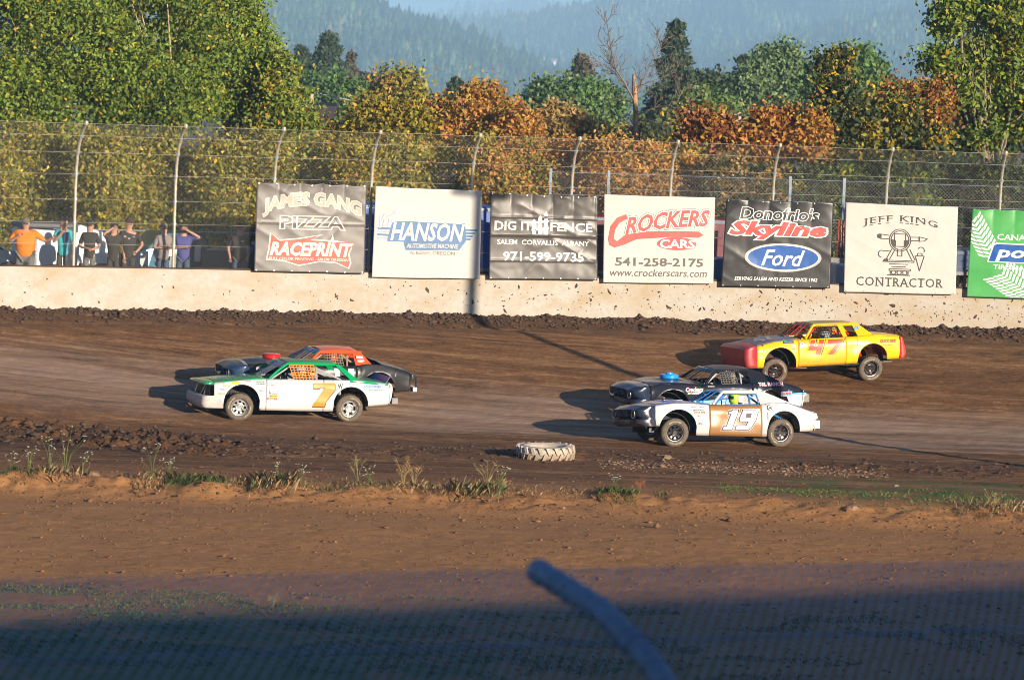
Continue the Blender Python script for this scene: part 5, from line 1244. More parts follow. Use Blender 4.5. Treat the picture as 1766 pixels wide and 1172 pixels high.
person(216, 380, 'man in a black shirt with small badges, dark cap and sunglasses, hand on hip', BLKS, DGREY, CAPR, [((-.28, .02, 1.12), (-.28, -.04, .88)), ((.36, .05, 1.16), (.20, -.10, .98))], bulk=1.08, yaw=.15, extra=badge)
person(276, 388, 'grey t-shirted man in a camouflage cap with his arms folded', GREYS, DENIM, CAPC, [((-.28, -.04, 1.14), (.02, -.26, 1.16)), ((.28, -.04, 1.14), (.02, -.28, 1.20))], yaw=.45, bulk=1.05)
def grip(d, k): pass
person(311, 388, 'bearded man in an indigo polo shirt shading his eyes with his hand', PURP, DENIM, None, [((-.27, -.02, 1.14), (.08, -.26, 1.18)), ((.44, -.14, 1.44), (.08, -.20, 1.64))], bulk=1.1, yaw=.05, beard=True, glasses=False)
def logo(d, k): MB().box(.05, .11, -.172, -.160, 1.34, 1.365).build('shirt_logo', PALEW, d, xf=Matrix.Scale(k, 4))
person(408, 389, 'man in a black shirt and jeans standing just left of the pizza banner', BLKS, DENIM, CAPR, [((-.31, .0, 1.14), (-.24, -.14, .90)), ((.31, .0, 1.14), (.24, -.16, .92))], bulk=1.12, extra=logo)

# ------------------------------------------------------------------ vehicles and trailers behind the wall
GLASS = simple('dark_car_glass', (.03, .035, .04), .08, 0, .2); TAILL = simple('red_tail_light', (.5, .02, .01), .3)
def wpos(px, back): x = px2x(px, back); return Vector((x, float(wall_y(x)) + back, BACKZ))
def dirat(p0, p1): d = p1 - p0; return math.atan2(d.y, d.x)
def plain_wheel(root, x, y, r=.36):
    w_ = empty('wheel', (x, y, r)); w_.parent = root
    MB().lathe([(.20, -.10), (r * .92, -.12), (r, -.08), (r, .08), (r * .92, .12), (.20, .10)], 24, 'Y').build('tyre', RUBBER, w_, smooth=True)
    MB().lathe([(.001, -.08), (.08, -.09), (.18, -.05), (.21, -.10)], 20, 'Y').build('rim', ALU, w_, smooth=True)
def vehicle(px0, px1, back, label, cat, name, body, prof, glass, wheels, Wd=1.85, extras=None):
    """prof: outline in x (0..1 of the length), z metres; glass: list of quads in the same units"""
    a, b_ = wpos(px0, back), wpos(px1, back); L = (b_ - a).length
    r_ = empty(name, tuple(a), label, cat); mb = MB(); n_ = len(prof)
    for (u, z, ins) in prof:
        for y in (0 + ins, Wd - ins): mb.v.append((u * L, y, z))
    for i in range(n_): j = (i + 1) % n_; mb.f.append((i * 2, j * 2, j * 2 + 1, i * 2 + 1)); mb.m.append(0)
    mb.f.append(tuple(i * 2 for i in range(n_))[::-1]); mb.f.append(tuple(i * 2 + 1 for i in range(n_))); mb.m += [0, 0]
    mb.build('body', body, r_, bevel=.05)
    for q in glass:
        for y, s_ in ((-.008, 1), (Wd + .008, -1)):
            MB().quad(*[(u * L, y + s_ * ins, z) for (u, z, ins) in q]).build('window', GLASS, r_, solid=.01)
    for u in wheels:
        for y in (.10, Wd - .10): plain_wheel(r_, u * L, y)
    r_.rotation_euler = (0, 0, dirat(a, b_)); r_.scale = (1, 1, .80)
    if extras: extras(r_, L)
    return r_
silver = simple('silver_blue_paint', (.22, .27, .33), .3, .3, .1); WT = simple('white_truck_paint', (.78, .76, .72), .35, 0, .04)
vehicle(-150, 52, 4.4, 'silver car seen behind the man in orange at the left edge', 'car', 'parked_car', silver, [(0, .3, 0), (1, .3, 0), (1, .8, 0), (.97, 1.0, .05), (.80, 1.08, .1), (.66, 1.48, .25), (.30, 1.5, .25), (.12, 1.05, .1), (0, .9, .05)], [[(.64, 1.42, .2), (.34, 1.44, .2), (.30, 1.10, .09), (.76, 1.10, .09)]], (.2, .8))
def hvan(r_, L):
    MB().box(-.0, .12 * L, .2, 1.7, 1.95, 2.0).build('roof_rack', BLACK, r_)
    MB().box(L * .30, L * .305, -.02, -.005, .5, 1.85).build('door_seam', GLASS, r_)
    MB().box(L * .36, L * .43, -.02, -.004, 1.62, 1.68).build('side_lamp', YELLOWV, r_)
vehicle(48, 132, 3.2, 'white enclosed cargo trailer behind the man in teal', 'trailer', 'cargo_trailer', WT, [(0, .3, 0), (1, .3, 0), (1, 1.72, 0), (.98, 1.82, .05), (.05, 1.90, .05), (0, 1.80, 0)], [], (.5,), extras=lambda r_, L: (MB().box(L * .10, L * .12, -.02, -.004, .4, 1.7).build('door_edge', silver, r_), MB().box(L * .30, L * .36, -.02, -.004, 1.58, 1.63).build('marker_lamp', YELLOWV, r_), MB().box(-.1, L * 1.0, .3, 1.6, 1.92, 2.12).build('roof_box', simple('dark_grey_box', (.06, .065, .08), .5), r_, bevel=.05)))
vehicle(128, 182, 4.2, 'white box van standing behind the first two men in black', 'van', 'box_van', WT, [(0, .3, 0), (1, .3, 0), (1, 1.6, 0), (.97, 1.74, .1), (.10, 2.05, .1), (0, 1.98, 0)], [], (.25, .8))
DGREEN = simple('dark_teal_paint', (.015, .07, .085), .25, .2, .2); HOODB = simple('blue_fender_panel', (.10, .25, .36), .35, .1, .2)
vehicle(236, 366, 3.6, 'dark teal minivan parked behind the bearded man in the polo shirt', 'van', 'parked_van', DGREEN, [(0, .3, 0), (1, .3, 0), (1, .95, 0), (.97, 1.25, .05), (.88, 1.82, .2), (.30, 1.86, .22), (.08, 1.25, .1), (0, 1.0, 0)], [[(.56, 1.74, .17), (.33, 1.76, .17), (.17, 1.28, .07), (.56, 1.28, .07)], [(.84, 1.72, .17), (.60, 1.74, .17), (.60, 1.28, .07), (.90, 1.28, .07)]], (.2, .82),
        extras=lambda r_, L: MB().box(L * .72, L * .80, -.04, -.012, .85, 1.42).build('white_panel', WT, r_))
p = wpos(262, 1.9); mb = MB(); mb.quad((-.35, 0, .0), (.32, 0, .0), (.20, .1, 1.2), (.02, .1, 1.28)).quad((-.35, .25, .0), (.32, .25, .0), (.20, .2, 1.2), (.02, .2, 1.28)); o = tag(mb.build('body_panel', HOODB, None, solid=.05), 'loose pale blue car body panel leaning beside the man in grey', 'body panel'); o.location = p
p = wpos(233, 2.4); o = tag(MB().box(-.28, .24, 0, .5, 0, .98).build('storage_box', WT, None, bevel=.02), 'white storage box between the black-shirted man and the blue panel', 'box'); o.location = p
GREYT = simple('grey_tailgate', (.16, .15, .14), .5); BLT = simple('blue_truck_paint', (.10, .18, .36), .35, .1, .12)
vehicle(352, 470, 3.0, 'grey pickup truck bed showing behind the man at the pizza banner', 'pickup', 'pickup_truck', GREYT, [(0, .45, 0), (1, .45, 0), (1, 1.45, 0), (.72, 1.45, .02), (.70, 1.28, .02), (0, 1.28, .02)], [], (.25, .9), extras=lambda r_, L: (MB().box(L * .55, L * 1.02, -.03, 1.9, 1.2, 1.52).build('tool_box', BLT, r_, bevel=.02), MB().box(0.1, L * .5, .1, .5, 1.28, 1.32).build('bed_rail', STEEL, r_)))
# blue and maroon race haulers behind the banners
def hauler(px0, px1, back, z1, z0, label, m, name='race_trailer', stripe=None):
    a, b_ = wpos(px0, back), wpos(px1, back); L = (b_ - a).length; r_ = empty(name, tuple(a), label, 'trailer'); r_.rotation_euler = (0, 0, dirat(a, b_))
    MB().box(0, L, 0, 2.4, z0, z1).build('box_body', m, r_, bevel=.06)
    MB().box(-.01, L + .01, -.03, -.003, z1 - .14, z1 - .05).build('roof_edge', silver, r_); MB().box(-.01, L + .01, -.03, -.003, z0, z0 + .10).build('bottom_rail', simple('grey_rail', (.3, .3, .32), .5), r_)
    n_ = max(2, int(L / 1.2))
    for i in range(1, n_): MB().box(i * L / n_ - .02, i * L / n_ + .02, -.012, -.002, z0 + .1, z1 - .14).build('panel_seam', m, r_)
    for u in (.55, .66): 
        for y in (.12, 2.28): plain_wheel(r_, u * L, y, .38)
    if stripe: MB().box(0, L, -.02, -.004, z0 + .3, z0 + .45).build('stripe', stripe, r_)
    MB().box(L * .1, L * .1 + .1, .8, 1.6, 0, z0).build('jack_stand', BLACK, r_); MB().box(L - .4, L - .3, .8, 1.6, 0, z0).build('jack_stand', BLACK, r_)
    return r_
BLUT = simple('royal_blue_panel', (.015, .10, .42), .35, 0, .1); MAR = simple('maroon_panel', (.16, .02, .035), .4, 0, .1)
hauler(480, 872, 4.0, 2.42, .55, 'long royal blue race trailer behind the first three banners', BLUT)
hauler(1010, 1262, 4.3, 2.25, .55, 'maroon trailer seen between the CROCKERS and Skyline banners', MAR)
vehicle(1228, 1438, 2.6, 'pale blue flatbed truck showing under the Skyline banner', 'truck', 'flatbed_truck', simple('faded_blue_paint', (.16, .26, .42), .4, 0, .12), [(0, .4, 0), (1, .4, 0), (1, 1.35, 0), (.8, 1.40, .02), (.0, 1.45, .02)], [], (.2, .8))
vehicle(1425, 1540, 2.4, 'white pickup truck showing below the CONTRACTOR banner', 'truck', 'pickup_truck', WT, [(0, .4, 0), (1, .4, 0), (1, 1.2, 0), (.6, 1.24, .02), (.02, 1.42, .02)], [], (.2, .8))
a = wpos(1448, 4.6); tw = empty('lattice_tower', tuple(a), 'red lattice mast between the Skyline and CONTRACTOR banners', 'mast')
tw.scale = (1, 1, .78)
RM = simple('red_oxide_steel', (.36, .045, .03), .5)
for x_, y_ in ((-.16, 0), (.16, 0), (0, .28)): MB().tube([(x_, y_, 0), (x_, y_, 3.0)], .03, 6).build('mast_leg', RM, tw)
for i in range(9):
    z = .15 + i * .32; MB().tube([(-.16, 0, z), (.16, 0, z + .3)], .014, 4).tube([(.16, 0, z), (0, .28, z + .3)], .014, 4).tube([(0, .28, z), (-.16, 0, z + .3)], .014, 4).build('lattice_brace', RM, tw)
MB().box(-.45, .9, -.12, -.02, 1.35, 1.55).build('cross_plank', simple('grey_plank', (.3, .29, .28), .7), tw); MB().box(-.45, .9, -.12, -.02, .78, .92).build('cross_plank', simple('grey_plank2', (.3, .29, .28), .7), tw)
a = wpos(1664, 1.6); yb = empty('yellow_handrail', tuple(a), 'yellow steel handrail standing left of the green banner', 'handrail'); yb.scale = (1, 1, .72); YS = simple('yellow_steel', (.65, .38, .01), .4)
MB().tube([(-.06, 0, 0), (-.06, 0, 1.42), (.0, 0, 1.52), (.10, .0, 1.50), (.12, 0, 0)], .035, 8).build('upright_loop', YS, yb, smooth=True); MB().tube([(-.06, 0, 1.0), (-1.9, .05, 1.0)], .03, 6).tube([(.12, 0, .95), (2.2, .05, .95)], .03, 6).build('rail', YS, yb)
MB().box(-1.9, -1.5, -.05, .2, .9, 1.12).build('bracket', YS, yb, bevel=.02)
hauler(1560, 1760, 5.0, 1.55, .8, 'dull blue trailer seen through the gap left of the green banner', simple('dull_blue_panel', (.08, .12, .22), .5))

# ------------------------------------------------------------------ near catch fence in front of the stands
NPR = [(-.35, -6.4), (-.35, -2.1), (-.32, -1.5), (-.20, -1.0), (.04, -.60), (.38, -.32), (.76, -.13), (1.27, 0)]    # (reach towards the track, height below the tip)
npl = [0]
for a, b_ in zip(NPR, NPR[1:]): npl.append(npl[-1] + math.dist(a, b_))
A_ = R(37); DN = Vector((math.cos(A_), math.sin(A_), -.03)); NN = Vector((-math.sin(A_), math.cos(A_), 0))
tip = P(925, 982, 18.6); nf = empty('near_catch_fence', (tip.x, tip.y, tip.z), 'blurred chain link catch fence with a curved post, close in front of the stands', 'fence')
def npt(s_, t_, off=0):
    r_, h_ = prof_at(NPR, npl, t_); return DN * s_ + NN * (r_ - 1.27 + off) + Vector((0, 0, h_))
for s_ in (-7.3, -3.65, 0, 3.65, 7.3, 10.95):
    MB().tube([npt(s_, v) for v in npl], .06, 12).build('post', GALV, nf, smooth=True)
    mb = MB()
    for i in range(22): v = npl[-1] - .05 - i * .115; mb.tube([npt(s_, v - .006, .004), npt(s_, v + .006, .004)], .0655, 10)
    mb.build('mesh_tie', simple('tie_wire', (.45, .47, .48), .5), nf, kind='stuff')
    for v in (npl[-1] - .80, npl[-1] - 1.8, npl[-1] - 2.8): MB().tube([npt(s_, v - .03, 0), npt(s_, v + .03, 0)], .07, 10).build('clamp', GALV, nf)
for v in (npl[-1] - .80, npl[-1] - 1.6, npl[-1] - 2.8, npl[-1] - 4): MB().tube([npt(s_, v, .05) for s_ in np.arange(-10, 13, .5)], .006, 4).build('cable', GALV, nf)
def npt2(s_, t_, off=0): return npt(s_, t_, off + .03)
chainlink(npt2, -10, 13, npl, .0715, .0030, 'chain_link_mesh', nf, simple('near_wire', (.66, .74, .82), .6, 0), t0=npl[-1] - 2.6)
mb = MB(); a, b_ = DN * -11 - NN * 1.1, DN * 14 - NN * 1.1
nw = tag(MB().box(-12, 14, -.15, .15, 0, 1.15).build('near_concrete_wall', wm, None), 'concrete wall carrying the near catch fence', 'wall')
nw.location = tuple(Vector((tip.x, tip.y, float(ground_smooth(0, 17)))) - NN * 1.27); nw.rotation_euler = (0, 0, A_)

# ------------------------------------------------------------------ grandstand round the camera (outside the picture; it throws the long shadow)
gs = empty('grandstand', (0, 0, 0), 'roofed timber grandstand that the view is taken from', 'grandstand'); WD = simple('grey_timber', (.25, .22, .19), .8); RF = simple('grey_roof_sheet', (.3, .3, .3), .5)
gs.rotation_euler = (0, 0, R(29))
for i in range(13):
    y = 3 - i * 1.0; z = 5.4 + i * .45
    MB().box(-80, 90, y - .45, y - .1, z, z + .06).build('seat_plank', WD, gs); MB().box(-80, 90, y - .1, y + .55, z - .42, z - .36).build('foot_plank', WD, gs)
TOPZ = 10.75
MB().box(-80, 90, -14, 4, TOPZ - .15, TOPZ).build('roof', RF, gs)
MB().box(-80, 90, -14.3, -14.02, 1.0, TOPZ - .16).build('back_wall', WD, gs); MB().box(-80, 90, 3.6, 3.8, 1.0, 5.3).build('front_wall', WD, gs)
for i in range(18):
    x = -80 + i * 10; MB().box(x - .15, x + .15, -13.9, -13.6, 1, TOPZ - .16).build('column', WD, gs)
# lighting pole to the right of the picture; its thin shadow crosses the track
lp = empty('lighting_pole', (14.9, 86.3, .3), 'tall lighting pole at the inner edge of the track, off to the right', 'pole'); MB().tube([(0, 0, -.5), (0, 0, 11.5)], [.18, .14], 10).build('pole', BARK, lp, smooth=True)
MB().box(-.9, .9, -.06, .06, 10.8, 10.95).build('crossarm', BARK, lp)
for i in range(3): MB().lathe([(.02, .0), (.16, .10), (.20, .30)], 12, 'Y', (-.7 + i * .7, .05, 11.1)).build('floodlight', STEEL, lp)
# ------------------------------------------------------------------ hills (far away; the haze fades them)
def hy(px): return HORIZON + (px - CX) * math.tan(ROLL)
def ridge_z(px, py, d): return P(px, py, d).z
def hill(name, D, depth, pts, m, base_drop=0, seed=1):
    """pts: (px, py) of the ridge as seen; D distance of the ridge; the slope faces the track"""
    g1 = VN(seed); pxs = np.linspace(pts[0][0], pts[-1][0], 150); rx, rz = [], []
    for px in pxs:
        p = P(px, lerp_(pts, px), D); rx.append(p.x); rz.append(p.z)
    rx, rz = np.array(rx), np.array(rz); nv = 40; V = []
    def h_(i, t_):      # t_: 0 at the foot, 1 at the ridge, up to 1.4 behind it
        s_ = np.sin(np.clip(t_, 0, 1) * PI / 2) ** .9 if t_ <= 1 else 1 - (t_ - 1) * .8
        return rz[i] * s_
    G = np.zeros((len(pxs), nv + 1, 3))
    for i in range(len(pxs)):
        for j in range(nv + 1):
            t_ = j / nv * 1.4; y = D - depth + depth * t_; x = rx[i] * (y / D)
            z = h_(i, t_) + g1(x / 260, y / 260) * 26 * min(t_, 1) * max(0, 1.0 - t_) * 2.4 + g1(x / 90, y / 90) * 9 * min(t_, 1) * max(0, 1 - t_) * 2
            G[i, j] = (x, y, z)
    idx_ = np.arange(G.shape[0] * (nv + 1)).reshape(G.shape[0], nv + 1)
    F_ = np.stack([idx_[:-1, :-1], idx_[1:, :-1], idx_[1:, 1:], idx_[:-1, 1:]], -1).reshape(-1, 4)
    link(name, mesh_np(name, G.reshape(-1, 3), F_, True), None, m, 'structure'); return G
HILLM = simple('hill_ground', (.055, .075, .035), .95, 0, .3, .01)
CUT = simple('clear_cut_slope', (.20, .15, .10), .95, 0, .35, .01)
def forest(name, G, n, hmin, hmax, wr, label, tmax=1.0, keep=None):
    nu, nv_ = G.shape[0], G.shape[1]; u = rng.uniform(0, nu - 1.001, n); v = np.sqrt(rng.uniform(0.0, 1, n)) * (nv_ - 1) / 1.4 * tmax
    i = u.astype(int); j = np.minimum(v.astype(int), nv_ - 2); fu = (u - i)[:, None]; fv = (v - j)[:, None]
    p = (G[i, j] * (1 - fu) + G[i + 1, j] * fu) * (1 - fv) + (G[i, j + 1] * (1 - fu) + G[i + 1, j + 1] * fu) * fv
    if keep is not None: k = keep(u / nu, v / nv_ * 1.4, p); p = p[k]
    n = len(p); h = rng.uniform(hmin, hmax, n) * (1 + .5 * (rng.random(n) < .06)); w_ = h * rng.uniform(.8, 1.3, n) * wr
    # a jagged cone: three tiers of five points
    tiers = [(0.0, 1.0, .36), (.28, .78, .62), (.55, .50, 1.0)]; V = []; F_ = []
    a0 = rng.uniform(0, 6.28, n); 
    vl = []
    for (zb, rr_, zt) in tiers:
        for k in range(5):
            a = a0 + 6.283 * k / 5; r_ = w_ * rr_ * rng.uniform(.7, 1.2, n); vl.append(np.stack([p[:, 0] + r_ * np.cos(a), p[:, 1] + r_ * np.sin(a), p[:, 2] + h * (zb + rng.uniform(-.04, .04, n))], -1))
        vl.append(np.stack([p[:, 0] + w_ * .05, p[:, 1], p[:, 2] + h * zt], -1))
    V = np.stack(vl, 1); tri = []
    for t_ in range(3):
        for k in range(5): tri.append((t_ * 6 + k, t_ * 6 + (k + 1) % 5, t_ * 6 + 5))
    F_ = (np.array(tri)[None] + (np.arange(n) * 18)[:, None, None]).reshape(-1, 3)
    pal = np.array([(.022, .045, .020), (.035, .062, .026), (.050, .075, .028), (.028, .05, .03), (.085, .075, .03)]); cc = pal[rng.choice(5, n, p=[.3, .3, .2, .15, .05])] * rng.uniform(.6, 1.4, (n, 1)) * 1.5 * (1.1 + 1.6 * vn(p[:, 0] / 70 + 40, p[:, 1] / 160 + 40) + .9 * vn2(p[:, 0] / 25 + 90, p[:, 1] / 60))[:, None].clip(.35, 2.2)
    tag(link(name, mesh_np(name, V.reshape(-1, 3), F_, False, np.repeat(cc, 15, 0)), None, TINT, 'stuff'), label, 'forest')
TINT, t, b = newmat('conifer_needles'); at = N(t, 'ShaderNodeAttribute', attribute_name='tint'); t.links.new(at.outputs['Color'], b.inputs['Base Color']); b.inputs['Roughness'].default_value = .95; b.inputs['Specular IOR Level'].default_value = .1
G4 = hill('farthest_hills', 9500, 1400, [(200, 76), (560, 50), (640, 46), (720, 48), (800, 34), (870, 24), (900, 22), (960, 28), (1040, 34), (1200, 36), (2000, 56)], HILLM, seed=9)
G3 = hill('right_hills', 6600, 1900, [(620, 80), (740, 66), (830, 58), (900, 50), (1000, 34), (1060, 16), (1120, -2), (1250, -26), (1450, -34), (1700, -34), (2100, -20)], HILLM, seed=12)
G2 = hill('middle_ridge', 5000, 1200, [(820, 190), (900, 160), (1000, 140), (1120, 125), (1200, 112), (1330, 90), (1450, 62), (1560, 50), (1700, 62), (2000, 90)], HILLM, seed=14)
G1 = hill('left_hills', 4200, 1300, [(-400, 56), (200, 16), (440, 26), (500, 22), (560, 20), (600, 28), (640, 38), (690, 54), (740, 66), (800, 88), (860, 112), (920, 136), (1000, 166), (1200, 216), (1500, 246)], HILLM, seed=15)
forest('left_hill_forest', G1, 15000, 12, 22, .24, 'dense conifer forest covering the left hill')
cutk = lambda u, v, p: ~((v > .82) & (p[:, 0] > -60 * 1.0) & (p[:, 0] < 290) & (rng.random(len(p)) < .93))
forest('right_hill_forest', G3, 17000, 15, 26, .25, 'hazy conifer forest on the big right hill', keep=cutk)
forest('middle_ridge_forest', G2, 11000, 13, 23, .24, 'conifer forest on the middle ridge')
forest('farthest_forest', G4, 3000, 26, 40, .3, 'faint forest on the farthest hills')
ch_ = []
for i, (px, py, w_) in enumerate(((895, 112, 12), (938, 108, 9), (957, 112, 7), (1258, 140, 10))):
    p = P(px, py, 4350 if px < 1100 else 4800)
    r_ = empty('farmhouse', tuple(p), ['pale farmhouse on the far hill, leftmost of the small roofs', 'little white farmhouse on the hill, second of the small roofs', 'tiny pale barn on the hill right of the farmhouses', 'small pale house on the right hillside'][i], 'house', 'houses on the far hills')
    MB().box(-w_ / 2, w_ / 2, 0, 7, -6, 4).build('wall', WHITE, r_); MB().quad((-w_ / 2 - 1, -1, 4), (w_ / 2 + 1, -1, 4), (w_ / 2 + 1, 3.5, 7), (-w_ / 2 - 1, 3.5, 7)).quad((-w_ / 2 - 1, 8, 4), (w_ / 2 + 1, 8, 4), (w_ / 2 + 1, 3.5, 7), (-w_ / 2 - 1, 3.5, 7)).build('roof', simple('grey_roof', (.3, .3, .3), .7), r_)

# ------------------------------------------------------------------ foliage
LEAF, t, b = newmat('leaves'); at = N(t, 'ShaderNodeAttribute', attribute_name='tint')
t.links.new(at.outputs['Color'], b.inputs['Base Color']); b.inputs['Roughness'].default_value = .55; b.inputs['Specular IOR Level'].default_value = .3
tr_ = N(t, 'ShaderNodeBsdfTranslucent'); mx = N(t, 'ShaderNodeMixShader'); mx.inputs[0].default_value = .22
t.links.new(at.outputs['Color'], tr_.inputs[0]); t.links.new(b.outputs[0], mx.inputs[1]); t.links.new(tr_.outputs[0], mx.inputs[2]); t.links.new(mx.outputs[0], t.nodes['Material Output'].inputs[0])
def leaf_mesh(name, C, size, cols, asp=.62, droop=.3):
    n = len(C); nrm = rng.normal(0, 1, (n, 3)); nrm[:, 2] = np.abs(nrm[:, 2]) * .6 + .1; nrm[:, 1] -= .35; nrm /= np.linalg.norm(nrm, axis=1)[:, None]
    a = rng.normal(0, 1, (n, 3)); a -= (a * nrm).sum(1)[:, None] * nrm; a /= np.linalg.norm(a, axis=1)[:, None]; b_ = np.cross(nrm, a)
    s_ = (size * rng.uniform(.6, 1.35, n))[:, None]
    V = np.stack([C - a * s_ * .5, C + b_ * s_ * .5 * asp - a * s_ * .08, C + a * s_ * .55 - nrm * s_ * .12, C - b_ * s_ * .5 * asp - a * s_ * .08], 1)
    return mesh_np(name, V.reshape(-1, 3), np.arange(n * 4).reshape(n, 4), False, cols)
PAL = {
 'cotton': ([(0.155, 0.232, 0.028), (0.116, 0.186, 0.025), (0.232, 0.279, 0.034), (0.310, 0.295, 0.031), (0.620, 0.403, 0.023), (0.093, 0.132, 0.023)], [.34, .28, .20, .07, .03, .08]),
 'brush': ([(0.224, 0.256, 0.035), (0.160, 0.176, 0.029), (0.352, 0.304, 0.045), (0.416, 0.304, 0.048), (0.672, 0.432, 0.032), (0.192, 0.144, 0.048)], [.24, .22, .22, .14, .06, .12]),
 'yellow': ([(0.270, 0.243, 0.027), (0.486, 0.324, 0.024), (0.176, 0.176, 0.024), (0.459, 0.216, 0.027), (0.121, 0.121, 0.027)], [.3, .22, .25, .1, .13]),
 'orange': ([(.55, .24, .05), (.46, .19, .04), (.56, .33, .06), (.30, .24, .05), (.36, .16, .05)], [.28, .22, .22, .18, .10]),
 'rust': ([(.34, .11, .03), (.26, .08, .025), (.44, .20, .04), (.20, .10, .03), (.48, .30, .04)], [.28, .22, .22, .16, .12]),
 'tan': ([(0.390, 0.260, 0.091), (0.286, 0.182, 0.065), (0.468, 0.260, 0.078), (0.208, 0.182, 0.052)], [.3, .3, .2, .2]),
 'green': ([(0.088, 0.176, 0.048), (0.120, 0.224, 0.056), (0.160, 0.256, 0.064), (0.072, 0.128, 0.040)], [.3, .3, .2, .2]),
 'pale': ([(0.195, 0.285, 0.112), (0.150, 0.232, 0.090), (0.240, 0.330, 0.135), (0.105, 0.180, 0.075)], [.3, .3, .2, .2]),
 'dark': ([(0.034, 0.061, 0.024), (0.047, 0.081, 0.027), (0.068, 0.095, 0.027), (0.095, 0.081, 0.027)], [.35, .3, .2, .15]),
 'conifer': ([(0.053, 0.090, 0.048), (0.075, 0.120, 0.060), (0.042, 0.068, 0.039), (0.105, 0.128, 0.060)], [.35, .3, .2, .15]),
 'brownfir': ([(0.135, 0.112, 0.068), (0.105, 0.098, 0.060), (0.165, 0.135, 0.075), (0.075, 0.083, 0.053)], [.3, .3, .2, .2]),
}
def pick(pal, n, clump=None):
    c, p = PAL[pal]; c = np.array(c); out_ = c[rng.choice(len(c), n, p=p)] * rng.uniform(.8, 1.2, (n, 1)); return out_
TOT = 0
def crown_points(blobs, n, clump_r, seed, hollow=.55, per=60):
    """leaf positions gathered in clumps spread through ellipsoids (centre, radii)"""
    g_ = np.random.default_rng(seed); vol = np.array([b_[3] * b_[5] for b_ in blobs]); vol = vol / vol.sum(); out_ = []
    cid = []; k0 = 0
    for (cx, cy, cz, rx, ry, rz), f in zip(blobs, vol):
        m_ = max(6, int(n * f / per)); d = g_.normal(0, 1, (m_, 3)); d /= np.linalg.norm(d, axis=1)[:, None]; r_ = g_.uniform(hollow ** 3, 1, m_) ** (1 / 3) * g_.uniform(.82, 1.10, m_)
        c = d * r_[:, None] * np.array([rx, ry, rz]) + np.array([cx, cy, cz])
        q = int(n * f / m_) + 1; o_ = g_.normal(0, 1, (m_, q, 3)) * (clump_r * g_.uniform(.5, 1.3, m_))[:, None, None] * np.array([1.15, 1, .75]); out_.append((c[:, None] + o_).reshape(-1, 3)); cid.append(np.repeat(np.arange(m_) + k0, q)); k0 += m_
    return np.concatenate(out_), np.concatenate(cid)
def limbs(mb, base, tops, r0, seed, wob=.25):
    g_ = random.Random(seed)
    for tp in tops:
        n_ = 6; pts = []; b_ = Vector(base); t_ = Vector(tp)
        for i in range(n_ + 1):
            f = i / n_; p = b_.lerp(t_, f); p.x += (g_.random() - .5) * wob * f; p.y += (g_.random() - .5) * wob * f; pts.append(p)
        mb.tube(pts, [r0 * (1 - .8 * i / n_) for i in range(n_ + 1)], 6)
def tree(name, label, cat, group, px, base_z, d, blobs_px, pal, n, leaf, clump, bark=BARK, trunk_r=.12, seed=0, ry=None, hollow=.5, per=60, twigs=8, asp=.62, mix_pal=None):
    """blobs_px: (px, py, rx_px, ry_px) of the crown masses as measured, at distance d"""
    base = P(px, 500, d); base = Vector((base.x, d, base_z)); s_ = FPX / d; blobs = []
    for (a, b_, rx, rz) in blobs_px:
        c = P(a, b_, d + random.uniform(-.5, .5) * min(rx / s_, 2)); blobs.append((c.x - base.x, c.y - d, c.z - base_z, rx / s_, (ry or rx * .8) / s_ if ry is None else ry, rz / s_))
    r_ = empty(name, tuple(base), label, cat, group)
    C, cid = crown_points(blobs, n, clump, seed + 100, hollow, per); keep = C[:, 2] > .05; C = C[keep]; cid = cid[keep]
    cols = pick(pal, len(C)); cc = np.random.default_rng(seed).uniform(.72, 1.25, cid.max() + 1)[cid][:, None]; cols = cols * cc
    if mix_pal:
        k = (np.random.default_rng(seed + 5).random(cid.max() + 1) < mix_pal[1])[cid]; cols[k] = pick(mix_pal[0], int(k.sum()))
    link('crown', leaf_mesh('crown', C, leaf, cols, asp), r_, LEAF)
    mb = MB(); g_ = random.Random(seed); top = max(blobs, key=lambda q: q[2])
    limbs(mb, (0, 0, -.3), [(top[0] * .9, top[1], top[2] + top[5] * .7)], trunk_r, seed, .5); mb.build('trunk', bark, r_, smooth=True)
    mb = MB()
    for i in range(twigs):
        q = blobs[g_.randrange(len(blobs))]; a = g_.uniform(0, 6.28); e = (q[0] + q[3] * .85 * math.cos(a), q[1] + q[4] * .8 * math.sin(a), q[2] + q[5] * g_.uniform(-.5, .9))
        f = g_.uniform(.15, .6); b0 = Vector((top[0] * .9 * f, top[1] * f, (top[2] + top[5] * .7) * f)); limbs(mb, b0, [e], trunk_r * .42 * (1 - f * .5), seed + i, .6)
    if mb.v: mb.build('limbs', bark, r_, smooth=True)
    return r_
